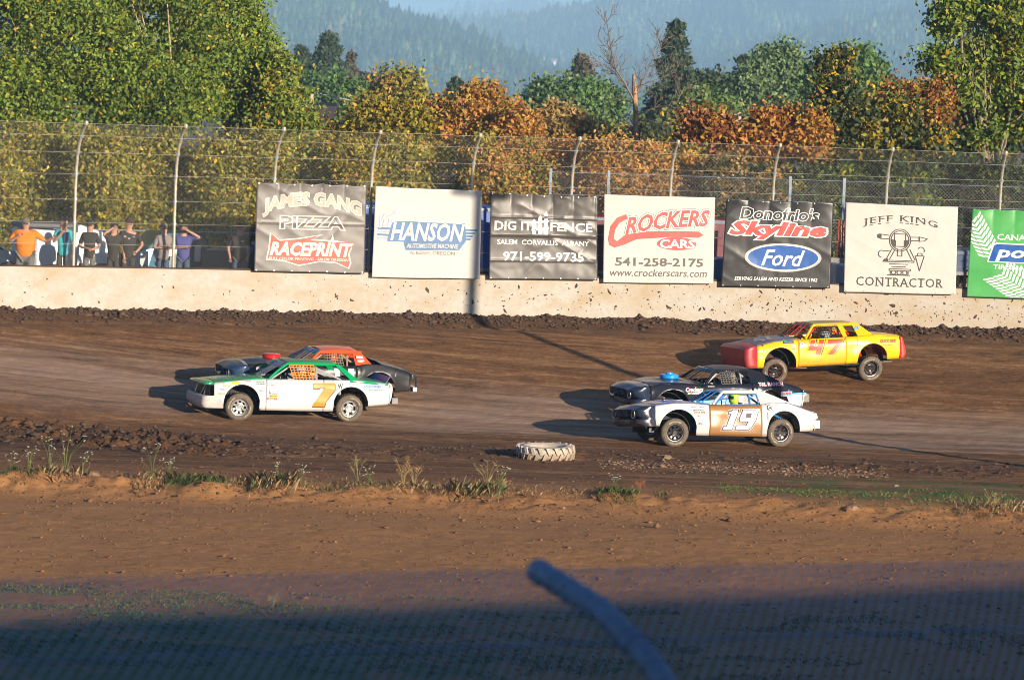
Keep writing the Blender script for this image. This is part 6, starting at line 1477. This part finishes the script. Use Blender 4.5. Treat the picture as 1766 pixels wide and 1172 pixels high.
def conifer(label, group, px, top_py, base_z, d, wpx, n, pal='conifer', name='conifer_tree', leaf=.5, seed=0, gaps=.0, hpx=None):
    top = P(px, top_py, d); h = top.z - base_z; base = (top.x, d, base_z); s_ = FPX / d; w_ = wpx / s_ * .85; hv = (hpx / s_) if hpx else h; g_ = np.random.default_rng(seed)
    r_ = empty(name, base, label, 'tree', group)
    nb = 130; t_ = g_.uniform(0, 1, nb) ** .85; ang = g_.uniform(0, 6.28, nb); L = w_ * (1 - t_) ** .9 * g_.uniform(.35, 1.25, nb) + .12; zc = h - hv + hv * t_
    if gaps: kk = g_.random(nb) > gaps; t_, ang, L, zc = t_[kk], ang[kk], L[kk], zc[kk]; nb = len(t_)
    q = n // nb; f = g_.uniform(.08, 1, (nb, q)); r2 = L[:, None] * f
    x = r2 * np.cos(ang)[:, None] + g_.normal(0, .12 * w_, (nb, q)) * .6; y = r2 * np.sin(ang)[:, None] + g_.normal(0, .12 * w_, (nb, q)) * .6; z = zc[:, None] - r2 * .28 + g_.normal(0, h * .012, (nb, q))
    C = np.stack([x, y, z], -1).reshape(-1, 3); C = C[C[:, 2] > 0]
    cols = pick(pal, len(C)); link('crown', leaf_mesh('crown', C, leaf, cols, .45), r_, LEAF)
    MB().tube([(0, 0, -.3), (0, 0, h * .6), (0, 0, h * .98)], [h * .016, h * .010, .03], 7).build('trunk', BARK, r_)
    return r_
GZ = BASE
# --- big cottonwoods on the left
G_L = 'cottonwoods at the left behind the fence'
tree('cottonwood_tree', 'tall cottonwood at the far left edge, its crown cut off by the frame', 'tree', G_L, -30, GZ, 120, [(0, 90, 95, 120), (-60, 160, 110, 90), (40, 10, 90, 90), (30, 190, 70, 60), (-100, 40, 90, 120)], 'cotton', 33000, .13, .36, PALEBARK, .16, 1, per=190, hollow=.70)
tree('cottonwood_tree', 'second cottonwood from the left with dark gaps in its crown', 'tree', G_L, 130, GZ, 121.5, [(140, 70, 90, 95), (120, 170, 85, 60), (200, 120, 80, 80), (150, -30, 110, 70)], 'cotton', 33000, .13, .36, PALEBARK, .15, 2, per=190, hollow=.70)
tree('cottonwood_tree', 'third cottonwood, bushy and yellow-green, above the second fence post', 'tree', G_L, 290, GZ, 123, [(280, 60, 90, 90), (270, 165, 90, 65), (340, 120, 75, 80), (300, -30, 100, 60)], 'cotton', 33000, .13, .36, PALEBARK, .15, 3, per=190, hollow=.70)
tree('cottonwood_tree', 'rightmost cottonwood of the left group, its ragged edge against the hill', 'tree', G_L, 400, GZ, 124.5, [(385, 35, 62, 60), (375, -30, 70, 50), (400, 110, 72, 65), (425, 185, 80, 45), (455, 165, 50, 55), (418, 70, 52, 40)], 'cotton', 30000, .125, .32, PALEBARK, .13, 4, per=150, hollow=.62)
tree('young_cottonwood', 'small yellow-green cottonwood leaning right of the big crowns', 'tree', G_L, 480, GZ, 123, [(478, 130, 28, 45), (490, 185, 42, 40), (510, 205, 26, 28), (470, 215, 45, 30)], 'cotton', 8500, .14, .24, PALEBARK, .07, 5, mix_pal=('yellow', .3))
# --- brush behind the fence, left half
G_B = 'brush behind the fence'
lab = ['at the left edge', 'behind the man in orange', 'behind the first post', 'above the men in black', 'behind the second post', 'above the teal minivan', 'left of the pizza banner', 'above the pizza banner', 'above the gap beside the pizza banner', 'above the HANSON banner', 'above the gap right of HANSON', 'above the DIG IT FENCE banner']
cx_ = [-20, 45, 100, 165, 230, 300, 375, 450, 530, 610, 690, 770]
tp_ = [225, 215, 225, 220, 222, 224, 232, 222, 232, 238, 240, 246]
for i, (a, tpy) in enumerate(zip(cx_, tp_)):
    tree('brush', 'olive and yellow brush ' + lab[i], 'bush', G_B, a, GZ, 116.5 + (i % 3) * .9, [(a, tpy + 60, 52, 62), (a + 15, tpy + 135, 55, 70), (a - 15, tpy + 210, 55, 55)], 'brush' if i not in (9, 11) else 'yellow', 12500 if i < 8 else 9500, .125, .20, PALEBARK, .045, 20 + i, ry=1.0, twigs=14, per=45)
# --- middle: yellow, orange and rust growth behind the fence
G_M = 'autumn trees behind the fence'
tree('autumn_tree', 'broad olive tree with orange tips rising behind the blue trailer', 'tree', G_M, 690, 0, 165, [(690, 165, 52, 44), (655, 205, 45, 40), (725, 205, 45, 40), (690, 230, 80, 45)], 'brush', 14000, .20, .36, BARK, .12, 41, mix_pal=('orange', .18))
tree('autumn_tree', 'yellow tree just right of the cottonwoods', 'tree', G_M, 650, GZ, 135, [(650, 205, 42, 32), (700, 215, 45, 34), (620, 250, 50, 34), (560, 240, 45, 34)], 'yellow', 12000, .15, .27, BARK, .08, 42)
tree('autumn_tree', 'bright orange maple in the middle of the tree line', 'tree', G_M, 825, GZ, 140, [(830, 185, 40, 38), (800, 215, 50, 42), (865, 215, 42, 40), (825, 168, 18, 22), (770, 205, 34, 34), (842, 160, 9, 14)], 'orange', 17000, .15, .25, BARK, .08, 43, mix_pal=('yellow', .25))
tree('autumn_tree', 'slender orange maple right of the bright one', 'tree', G_M, 895, GZ, 138, [(897, 205, 20, 24), (885, 235, 42, 34), (905, 225, 16, 22)], 'orange', 6500, .14, .22, BARK, .06, 44)
tree('autumn_tree', 'tan bush in front of the round green tree', 'tree', G_M, 965, GZ, 150, [(965, 215, 46, 34), (1000, 235, 44, 30), (930, 240, 36, 28)], 'tan', 9000, .16, .26, BARK, .06, 45)
for i, (a, tpy, pl, mp_, lb) in enumerate(((845, 262, 'orange', ('brush', .5), 'rust and green brush above the right side of the DIG IT FENCE banner'), (915, 265, 'brush', ('orange', .5), 'mottled green and orange brush between the two middle posts'), (985, 262, 'orange', ('rust', .3), 'orange brush in the middle above the gap by the CROCKERS banner'),
        (1055, 262, 'orange', ('tan', .4), 'orange-brown brush below the dead tree'), (1120, 270, 'orange', ('tan', .4), 'orange-brown brush above the CROCKERS banner'), (1190, 275, 'orange', ('yellow', .4), 'orange and yellow brush above the right end of the CROCKERS banner'),
        (1260, 292, 'tan', ('dark', .45), 'sparse tan brush left of the Skyline banner'), (1330, 310, 'dark', ('orange', .25), 'dark brush with orange sprigs above the Skyline banner'))):
    tree('brush', lb, 'bush', 'autumn brush behind the fence', a, GZ, 117 + (i % 3) * .8, [(a, tpy + 45, 50, 48), (a + 10, tpy + 110, 52, 60), (a - 12, tpy - 5, 30, 20)], pl, 11000, .115, .18, BARK, .04, 60 + i, ry=1.0, twigs=10, per=40, mix_pal=mp_)
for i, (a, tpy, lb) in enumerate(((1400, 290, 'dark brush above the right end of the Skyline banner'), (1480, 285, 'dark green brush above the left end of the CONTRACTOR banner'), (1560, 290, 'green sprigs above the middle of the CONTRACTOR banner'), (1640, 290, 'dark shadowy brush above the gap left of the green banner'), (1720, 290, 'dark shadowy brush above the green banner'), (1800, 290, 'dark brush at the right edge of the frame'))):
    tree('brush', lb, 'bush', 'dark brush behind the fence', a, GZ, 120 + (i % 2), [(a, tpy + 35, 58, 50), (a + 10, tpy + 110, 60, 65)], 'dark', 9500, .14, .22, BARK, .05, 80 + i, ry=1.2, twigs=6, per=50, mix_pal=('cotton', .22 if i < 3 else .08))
tree('rust_tree', 'rust-red bush left of the utility pole', 'tree', G_M, 1235, GZ, 121, [(1232, 232, 30, 26), (1212, 252, 46, 18), (1262, 250, 34, 18), (1200, 212, 9, 18), (1245, 215, 12, 14)], 'rust', 10500, .15, .22, BARK, .06, 46)
tree('rust_tree', 'rust-red bush below the poplars', 'tree', G_M, 1330, GZ, 120.5, [(1338, 226, 30, 28), (1300, 250, 36, 20), (1365, 248, 26, 20), (1318, 206, 12, 14), (1352, 204, 10, 14)], 'rust', 11000, .15, .22, BARK, .06, 47, mix_pal=('orange', .3))
tree('rust_tree', 'small orange sapling right of the poplars', 'tree', G_M, 1405, GZ, 120, [(1405, 225, 22, 30), (1395, 250, 30, 20)], 'orange', 4500, .14, .2, BARK, .05, 48)
tree('mixed_tree', 'dark young tree with yellow leaves in front of the broad green crown', 'tree', G_M, 1455, GZ, 120.5, [(1448, 110, 12, 36), (1440, 170, 24, 40), (1470, 200, 46, 42), (1440, 245, 62, 34), (1420, 110, 8, 20)], 'dark', 11000, .15, .22, BARK, .07, 49, mix_pal=('yellow', .30), hollow=.2)
tree('mixed_tree', 'green and yellow thicket left of the big right-hand tree', 'tree', G_M, 1545, GZ, 121, [(1540, 205, 50, 42), (1580, 235, 55, 35), (1510, 245, 50, 30)], 'dark', 13000, .16, .24, BARK, .07, 50, mix_pal=('yellow', .38))
tree('rust_tree', 'reddish bush beside the big right-hand tree', 'tree', G_M, 1570, GZ, 121.5, [(1555, 162, 22, 14), (1600, 195, 26, 30), (1612, 160, 16, 20)], 'rust', 3000, .15, .24, BARK, .05, 51, mix_pal=('yellow', .3), twigs=14)
# --- big tree on the right
G_R = 'big right-hand tree'
tree('poplar_tree', 'large broadleaf tree on the right edge with sunlit yellow-green leaves', 'tree', None, 1735, GZ, 124.5, [(1650, 30, 42, 34), (1620, 105, 34, 24), (1640, 165, 40, 30), (1680, 110, 40, 40), (1700, 200, 42, 40), (1735, 20, 60, 40), (1750, 110, 50, 60), (1760, 190, 50, 50), (1700, 240, 22, 24), (1640, 15, 22, 18)], 'cotton', 19000, .165, .25, BARK, .14, 52, hollow=.35, per=75, twigs=22, mix_pal=('yellow', .12))
tree('dark_tree', 'dark tree standing in shade behind the large right-hand tree', 'tree', None, 1760, GZ, 131, [(1740, 70, 50, 80), (1770, 160, 60, 90), (1700, 235, 70, 40), (1800, 60, 60, 90)], 'dark', 20000, .20, .34, BARK, .15, 53)
# --- farther trees
F_ = 'trees across the field beyond the fence'
conifer('dark pointed fir above the left group, right of the cottonwoods', F_, 567, 62, 0, 330, 86, 14000, seed=1, leaf=.42, hpx=130)
conifer('smaller dull fir left of the pointed fir', F_, 520, 84, 0, 350, 62, 7000, seed=2, leaf=.5, hpx=110)
conifer('thin brownish fir right of the pointed fir', F_, 606, 92, 0, 345, 46, 5000, pal='brownfir', seed=3, leaf=.42, gaps=.3, hpx=120)
tree('field_tree', 'mid-green broadleaf mass below the pointed fir', 'tree', F_, 585, 0, 250, [(560, 165, 45, 34), (600, 185, 50, 40), (540, 200, 44, 40), (630, 215, 40, 34)], 'green', 14000, .34, .55, BARK, .2, 90)
tree('field_tree', 'dull brown-green trees between the fir and the olive tree', 'tree', F_, 625, 0, 300, [(622, 165, 28, 34), (610, 205, 30, 40)], 'brownfir', 5500, .4, .6, BARK, .2, 91)
conifer('dark conifer top peeping left of the orange maple', F_, 786, 138, 0, 260, 50, 5000, seed=5, leaf=.36, hpx=90)
tree('field_tree', 'round green tree in the middle of the tree line', 'tree', F_, 985, 0, 235, [(950, 170, 36, 26), (1000, 165, 45, 24), (975, 190, 62, 32), (1040, 185, 30, 34)], 'green', 15000, .30, .45, BARK, .2, 92, mix_pal=('pale', .3))
conifer('brownish conifer top behind the round green tree', F_, 1004, 100, 0, 330, 62, 6000, pal='brownfir', seed=6, leaf=.42, gaps=.2, hpx=70)
conifer('tall dark conifer with a bare streak of trunk right of the dead tree', F_, 1166, 42, 0, 260, 78, 14000, seed=7, leaf=.40, gaps=.25, hpx=185)
tree('field_tree', 'dark broadleaf behind and right of the tall conifer', 'tree', F_, 1220, 0, 280, [(1205, 160, 36, 26), (1235, 150, 26, 22), (1190, 190, 50, 34)], 'dark', 9000, .38, .5, BARK, .2, 93)
tree('field_tree', 'round light green tree between the tall conifer and the poplars', 'tree', F_, 1214, 0, 215, [(1214, 185, 42, 26), (1200, 205, 50, 24), (1235, 205, 30, 24)], 'green', 10000, .26, .36, BARK, .15, 94, mix_pal=('brush', .4))
conifer('dark conifer just left of the poplars', F_, 1282, 100, 0, 300, 74, 8000, pal='dark', seed=8, leaf=.45, hpx=150)
tree('poplar_tree', 'left one of the two pale green poplars', 'tree', F_, 1312, 0, 245, [(1316, 110, 18, 26), (1305, 150, 30, 40), (1320, 190, 36, 34)], 'pale', 12000, .28, .36, BARK, .15, 95)
tree('poplar_tree', 'right one of the two pale green poplars, slightly taller', 'tree', F_, 1362, 0, 245, [(1356, 102, 16, 26), (1362, 135, 30, 36), (1375, 180, 42, 44)], 'pale', 14000, .28, .36, BARK, .15, 96)
tree('field_tree', 'broad dark green tree right of the poplars', 'tree', F_, 1470, 0, 225, [(1485, 108, 32, 24), (1450, 130, 40, 34), (1500, 125, 28, 24), (1470, 180, 66, 60), (1420, 150, 30, 40)], 'green', 18000, .28, .42, BARK, .2, 97)
tree('field_tree', 'olive thicket in the gap below the broad green tree', 'tree', F_, 1550, 0, 200, [(1550, 180, 50, 34), (1600, 200, 50, 40)], 'brush', 9000, .26, .4, BARK, .15, 98)
for i, (a, tpy, lb) in enumerate(((720, 235, 'left'), (900, 240, 'middle-left'), (1060, 238, 'middle-right'), (1250, 250, 'right'))):
    tree('hedge', 'low far hedge under the tree line, ' + lb + ' stretch', 'hedge', 'far hedges', a, 0, 190, [(a - 60, tpy, 70, 26), (a + 60, tpy + 5, 70, 26)], 'brush', 6000, .28, .4, BARK, .06, 110 + i, mix_pal=('dark', .3), twigs=3)
# --- dead tree
def dead_tree():
    p = P(1095, 260, 150); base = Vector((p.x, 150, GZ)); r_ = empty('dead_tree', tuple(base), 'bare dead tree with a broken pale orange trunk and spreading twigs', 'tree')
    s_ = FPX / 150; L = lambda px, py: P(px, py, 150) - base
    BK_ = simple('sunlit_orange_bark', (.38, .22, .12), .8, 0, .5, 3, .3); TW = simple('dead_twigs', (.20, .15, .11), .85, 0, .2)  # orange sunlight on the trunk is put into its bark colour
    MB().tube([(0, 0, -1), L(1096, 250), L(1097, 200), L(1094, 150), L(1093, 128)], [.13, .115, .105, .095, .05], 9).build('trunk', BK_, r_, smooth=True)
    mb = MB(); g_ = random.Random(4)
    def br(pts, r0, depth):
        v = [L(*q) for q in pts]
        for i, q in enumerate(v): q.y += g_.uniform(-.3, .3) * i
        mb.tube(v, [max(.008, r0 * (1 - .75 * i / (len(v) - 1))) for i in range(len(v))], 5)
        if depth:
            for i in range(1, len(pts)):
                for _ in range(3):
                    a0 = math.atan2(pts[i][1] - pts[i - 1][1], pts[i][0] - pts[i - 1][0]) + g_.choice((-1, 1)) * g_.uniform(.4, 1.0); ln = g_.uniform(14, 34) * (1 if depth > 1 else .5)
                    f = g_.random(); x0, y0 = pts[i - 1][0] + (pts[i][0] - pts[i - 1][0]) * f, pts[i - 1][1] + (pts[i][1] - pts[i - 1][1]) * f
                    br([(x0, y0), (x0 + ln * .5 * math.cos(a0), y0 + ln * .5 * math.sin(a0) - 2), (x0 + ln * math.cos(a0 + .15), y0 + ln * math.sin(a0 + .15) - 4)], r0 * .4, depth - 1)
    br([(1094, 175), (1078, 145), (1062, 120), (1055, 95), (1050, 65), (1045, 30)], .045, 2)
    br([(1096, 165), (1108, 140), (1122, 110), (1138, 85), (1150, 55)], .04, 2)
    br([(1080, 148), (1060, 125), (1035, 108), (1015, 98)], .024, 2); br([(1100, 150), (1125, 140), (1150, 130), (1165, 125)], .024, 2)
    br([(1095, 180), (1080, 172), (1055, 170)], .025, 1); br([(1096, 200), (1130, 185), (1165, 180), (1180, 150)], .03, 2)
    br([(1096, 215), (1120, 235), (1155, 245), (1190, 250)], .03, 2); br([(1094, 220), (1060, 235), (1035, 230)], .025, 1)
    br([(1097, 205), (1135, 215), (1170, 205), (1195, 170)], .025, 2)
    mb.build('branches', TW, r_, smooth=True)
dead_tree()
# power poles and wire beyond the trees
WIRE = simple('power_line', (.45, .45, .45), .5)
pole_pts = [(537, 162, 168), (1275, 194, 205)]
for i, (px, tpy, d) in enumerate(pole_pts):
    p = P(px, tpy, d); r_ = empty('utility_pole', (p.x, d, 0), ['utility pole half hidden right of the cottonwoods', 'utility pole with a crossarm behind the rust-red bushes'][i], 'pole', 'utility poles')
    MB().tube([(0, 0, -.5), (0, 0, p.z)], [.16, .11], 8).build('pole', PALEBARK, r_); MB().box(-1.1, 1.1, -.06, .06, p.z - .5, p.z - .36).build('crossarm', PALEBARK, r_)
    for x_ in (-1, -.4, .4, 1): MB().lathe([(.03, 0), (.05, .05), (.02, .14)], 6, 'Z', (x_, 0, p.z - .36)).build('insulator', WHITE, r_)
a = P(545, 161, 168); b_ = P(1275, 197, 205); mb = MB(); pts = [a.lerp(b_, i / 30) - Vector((0, 0, 1.1 * math.sin(PI * i / 30) - .0)) for i in range(31)]; mb.tube(pts, .03, 4)
tag(mb.build('power_line', WIRE, None), 'long power line running behind the autumn trees', 'wire')
# house half hidden on the left
p = P(534, 190, 175); r_ = empty('house', (p.x, 175, 0), 'dark red house with a white gable end, half hidden right of the cottonwoods', 'house')
MB().box(-.6, .9, 0, 6, 0, p.z - .6).build('wall', simple('dark_red_siding', (.14, .03, .025), .7), r_); MB().quad((-.8, -.3, p.z - .6), (1.1, -.3, p.z - .6), (1.1, 3, p.z + .3), (-.8, 3, p.z + .3)).build('roof', simple('dark_shingles', (.08, .06, .06), .9), r_, solid=.1); MB().box(-.6, 0, -.1, .0, p.z - 1.2, p.z + .4).build('white_gable', WHITE, r_)

# ------------------------------------------------------------------ weeds along the lip of the infield
GRASSM, t, b = newmat('dry_grass'); at = N(t, 'ShaderNodeAttribute', attribute_name='tint'); t.links.new(at.outputs['Color'], b.inputs['Base Color']); b.inputs['Roughness'].default_value = .8
def blades(name, label, xs_, ys_, hgt, cols, cat='grass', w_=.0018, lean=.7):
    k_ = rng.random(len(xs_)) < (.50 if cat == 'grass' and hgt > .1 else 1); xs_, ys_, cols = xs_[k_], ys_[k_], cols[k_]; hgt = hgt * (.48 if hgt > .1 else 1)
    n = len(xs_); z = ground_z(xs_, ys_); a = rng.uniform(0, 6.28, n); h = hgt * rng.gamma(4, .2, n).clip(.2, 1.5); dx, dy = np.cos(a), np.sin(a); l = h * lean * rng.uniform(.2, 1.4, n)
    b0 = np.stack([xs_, ys_, z - .01], -1); side = np.stack([-dy, dx, 0 * dx], -1) * w_; mid = b0 + np.stack([dx * l * .3, dy * l * .3, h * .6], -1); tp = b0 + np.stack([dx * l, dy * l, h], -1)
    V = np.stack([b0 - side, b0 + side, mid + side * .8, tp, mid - side * .8], 1)
    return tag(link(name, mesh_np(name, V.reshape(-1, 3), np.arange(n * 5).reshape(n, 5), False, cols), None, GRASSM, 'stuff'), label, cat)
def along(px0, px1, py, spread_px, n, y_sp=.5):
    px = rng.uniform(px0, px1, n); h0 = hit((px0 + px1) / 2, py); x = (px - CX) / FPX * h0.y; y = h0.y + rng.normal(0, y_sp, n); return x, y
gpal = lambda n, A: np.array(A)[rng.integers(0, len(A), n)] * rng.uniform(.75, 1.25, (n, 1))
STRAW = [(.46, .35, .18), (.38, .28, .14), (.32, .25, .12), (.38, .22, .10)]; GREENW = [(.07, .13, .03), (.11, .17, .045), (.16, .17, .05), (.05, .09, .025)]; MIXW = STRAW + GREENW[:2]
for (p0, p1, py, n, h_, pl, lb) in ((-30, 70, 828, 900, .16, GREENW, 'low green grass tuft at the left edge of the infield lip'), (60, 150, 822, 500, .30, STRAW, 'thin straw-coloured weeds near the left edge'), (240, 300, 832, 420, .26, STRAW, 'rusty straw grass left of the green patch'), (295, 395, 833, 1500, .22, GREENW, 'bushy green grass patch below the ruts'), (395, 440, 836, 250, .2, STRAW, 'short straw strip right of the green patch'),
        (440, 520, 838, 700, .34, MIXW, 'tall straw grass below the car numbered 7'), (520, 680, 842, 900, .16, MIXW, 'low mixed grass right of the tall straw'), (680, 790, 845, 700, .22, STRAW, 'straw grass with seed heads left of the tractor tyre'), (790, 880, 848, 750, .34, MIXW, 'weedy grass clump below the tractor tyre'), (880, 1030, 850, 600, .13, STRAW, 'sparse short straw in the middle of the infield lip'),
        (1038, 1110, 856, 1100, .22, GREENW, 'leafy green patch right of the middle'), (1140, 1165, 856, 160, .14, GREENW, 'tiny green tuft right of the leafy patch'), (1660, 1800, 880, 700, .22, STRAW, 'pale grass at the right edge of the infield lip')):
    x, y = along(p0, p1, py, 0, int(n * 1.5), .45); blades('grass_patch', lb, x, y, h_, gpal(int(n * 1.5), pl))
x = rng.uniform(4.5, 13.5, 5200); y = 82.6 + rng.normal(0, .8, 5200) + np.where(rng.random(5200) < .3, -2.0, 0); k = vn(x * .9, y * 1.2) > .0; blades('mown_grass', 'thin green mown grass strip on the right between lip and track', x[k], y[k], .035, gpal(int(k.sum()), [(.09, .17, .03), (.13, .20, .05)]), w_=.012, lean=1.2)
n = 60000; x = rng.uniform(-9.5, 8.5, n); y = rng.uniform(56, 64.8, n); k = (vn2(x * .8, y * 1.0) + vn(x * 2.3, y * 2.3) * .5) > (.02 + .02 * np.maximum(x, 0)); blades('ground_cover', 'low green ground cover in the shaded foreground', x[k], y[k], .034, gpal(int(k.sum()), [(.06, .16, .035), (.09, .20, .045), (.05, .11, .03), (.15, .17, .06)]), w_=.009, lean=1.1)
def weed(px, py, hpx, label, flower=True, seed=0, colr=None):
    h0 = hit(px, py); g_ = random.Random(seed); s_ = FPX / h0.y; H = hpx / s_; r_ = empty('flowering_weed', (h0.x, h0.y, float(ground_z(h0.x, h0.y))), label, 'weed', 'tall weeds on the infield lip')
    ST = simple('weed_stem', colr or (.16, .20, .06), .8); mb = MB(); fl = MB(); lf = MB()
    for i in range(8):
        a = g_.uniform(0, 6.28); l = g_.uniform(.1, .45) * H; hh = H * g_.uniform(.5, 1); e = Vector((math.cos(a) * l, math.sin(a) * l, hh)); m_ = Vector((e.x * .3, e.y * .3, hh * .55)); mb.tube([(0, 0, -.02), m_, e], [.004, .003, .002], 4)
        if flower:
            for _ in range(2):
                q = e + Vector((g_.uniform(-.05, .05), g_.uniform(-.05, .05), g_.uniform(-.03, .03))); r0 = g_.uniform(.014, .028)
                fl.lathe([(.001, .0), (r0 * .6, .008), (r0, .012), (r0 * .8, .018), (.001, .014)], 7, 'Z', tuple(q))
        else:
            for _ in range(9):
                q = m_.lerp(e, g_.uniform(.2, 1)); a2 = g_.uniform(0, 6.28); d_ = Vector((math.cos(a2), math.sin(a2), .7)) * g_.uniform(.04, .12); mb.tube([q, q + d_], [.0025, .0015], 3)
        for _ in range(4):
            q = Vector((0, 0, 0)).lerp(e, g_.uniform(.05, .5)); a2 = g_.uniform(0, 6.28); d_ = Vector((math.cos(a2), math.sin(a2), .5)) * .045; sdv = Vector((-math.sin(a2), math.cos(a2), 0)) * .009; lf.quad(q - sdv, q + sdv, q + d_)
    mb.build('stems', ST, r_)
    if flower: fl.build('flower_heads', simple('cream_flowers', (.42, .43, .33), .8), r_, kind='stuff')
    lf.build('weed_leaves', simple('weed_green', (.09, .15, .04), .8), r_)
for i, (px, py, hp, lb, fl, cc) in enumerate(((20, 822, 36, 'flowering weed at the left edge of the lip', True, None), (50, 824, 44, 'flowering weed second from the left edge', True, None), (86, 826, 62, 'bushy flowering weed near the dug-up clods', True, None), (112, 826, 82, 'tallest flowering weed on the left', True, None), (140, 824, 46, 'flowering weed right of the tallest one', True, None),
        (262, 826, 56, 'lone weed with white flower heads below the ruts', True, None), (290, 826, 34, 'small white-flowered weed beside the green patch', True, None), (480, 834, 34, 'white-flowered weed in the tall straw', True, None), (518, 836, 36, 'white-flowered weed right of the tall straw', True, None),
        (616, 838, 56, 'thin tall weed left of the straw seed heads', False, (.30, .26, .10)), (640, 838, 34, 'small leafy weed right of the thin tall weed', True, None), (695, 842, 54, 'dry straw-coloured bush, left one of a pair', False, (.42, .28, .12)), (714, 842, 52, 'dry straw-coloured bush, right one of a pair', False, (.42, .28, .12)), (840, 846, 58, 'tall spiky weed below the tractor tyre', False, (.30, .24, .10)), (862, 846, 44, 'leafy white-flowered weed below the tractor tyre', True, None),
        (1060, 852, 34, 'leafy weed in the green patch', True, (.08, .17, .04)), (1102, 852, 26, 'small red-brown dock weed', False, (.35, .14, .06)), (1712, 886, 40, 'dry grass plume at the right edge', False, (.38, .28, .14)), (470, 1052, 24, 'small dry tuft at the edge of the shade', False, (.35, .27, .14)))):
    weed(px, py, hp, lb, fl, i, cc)
# a few larger stones and rubble lumps
for i, (px, py, r_, lb, mm) in enumerate(((1468, 886, .16, 'flat reddish stone on the right of the infield', CLODL), (130, 822, .12, 'lump of dug-up clay left of the flowers', CLODL), (160, 824, .15, 'biggest lump of dug-up clay', CLODL), (222, 822, .14, 'dark clay lump by the rusty grass', CLOD), (1545, 838, .07, 'small stone on the green strip', CLODL), (1150, 792, .12, 'clod right of the tractor tyre', CLODL))):
    h0 = hit(px, py); mb = MB(); g_ = random.Random(i)
    mb.lathe([(.001, r_ * .55), (r_ * .6, r_ * .48), (r_, r_ * .2), (r_ * .95, 0), (r_ * .7, -.05)], 9, 'Z'); mb.v = [tuple(Vector(v) * g_.uniform(.8, 1.2)) for v in mb.v]
    o = tag(mb.build('stone', mm, None), lb, 'stone', 'stones on the infield'); o.location = (h0.x, h0.y, float(ground_z(h0.x, h0.y)))

# ------------------------------------------------------------------ haze
hm = bpy.data.materials.new('air'); hm.use_nodes = True; t = hm.node_tree; t.nodes.clear()
pv = N(t, 'ShaderNodeVolumePrincipled'); pv.inputs['Color'].default_value = (.40, .68, 1.0, 1); pv.inputs['Density'].default_value = .00021; pv.inputs['Anisotropy'].default_value = -.25
ot = N(t, 'ShaderNodeOutputMaterial'); t.links.new(pv.outputs[0], ot.inputs[1])
MB().box(-9500, 9500, -400, 17500, -1.6, 290).build('haze', hm, None, kind='stuff')
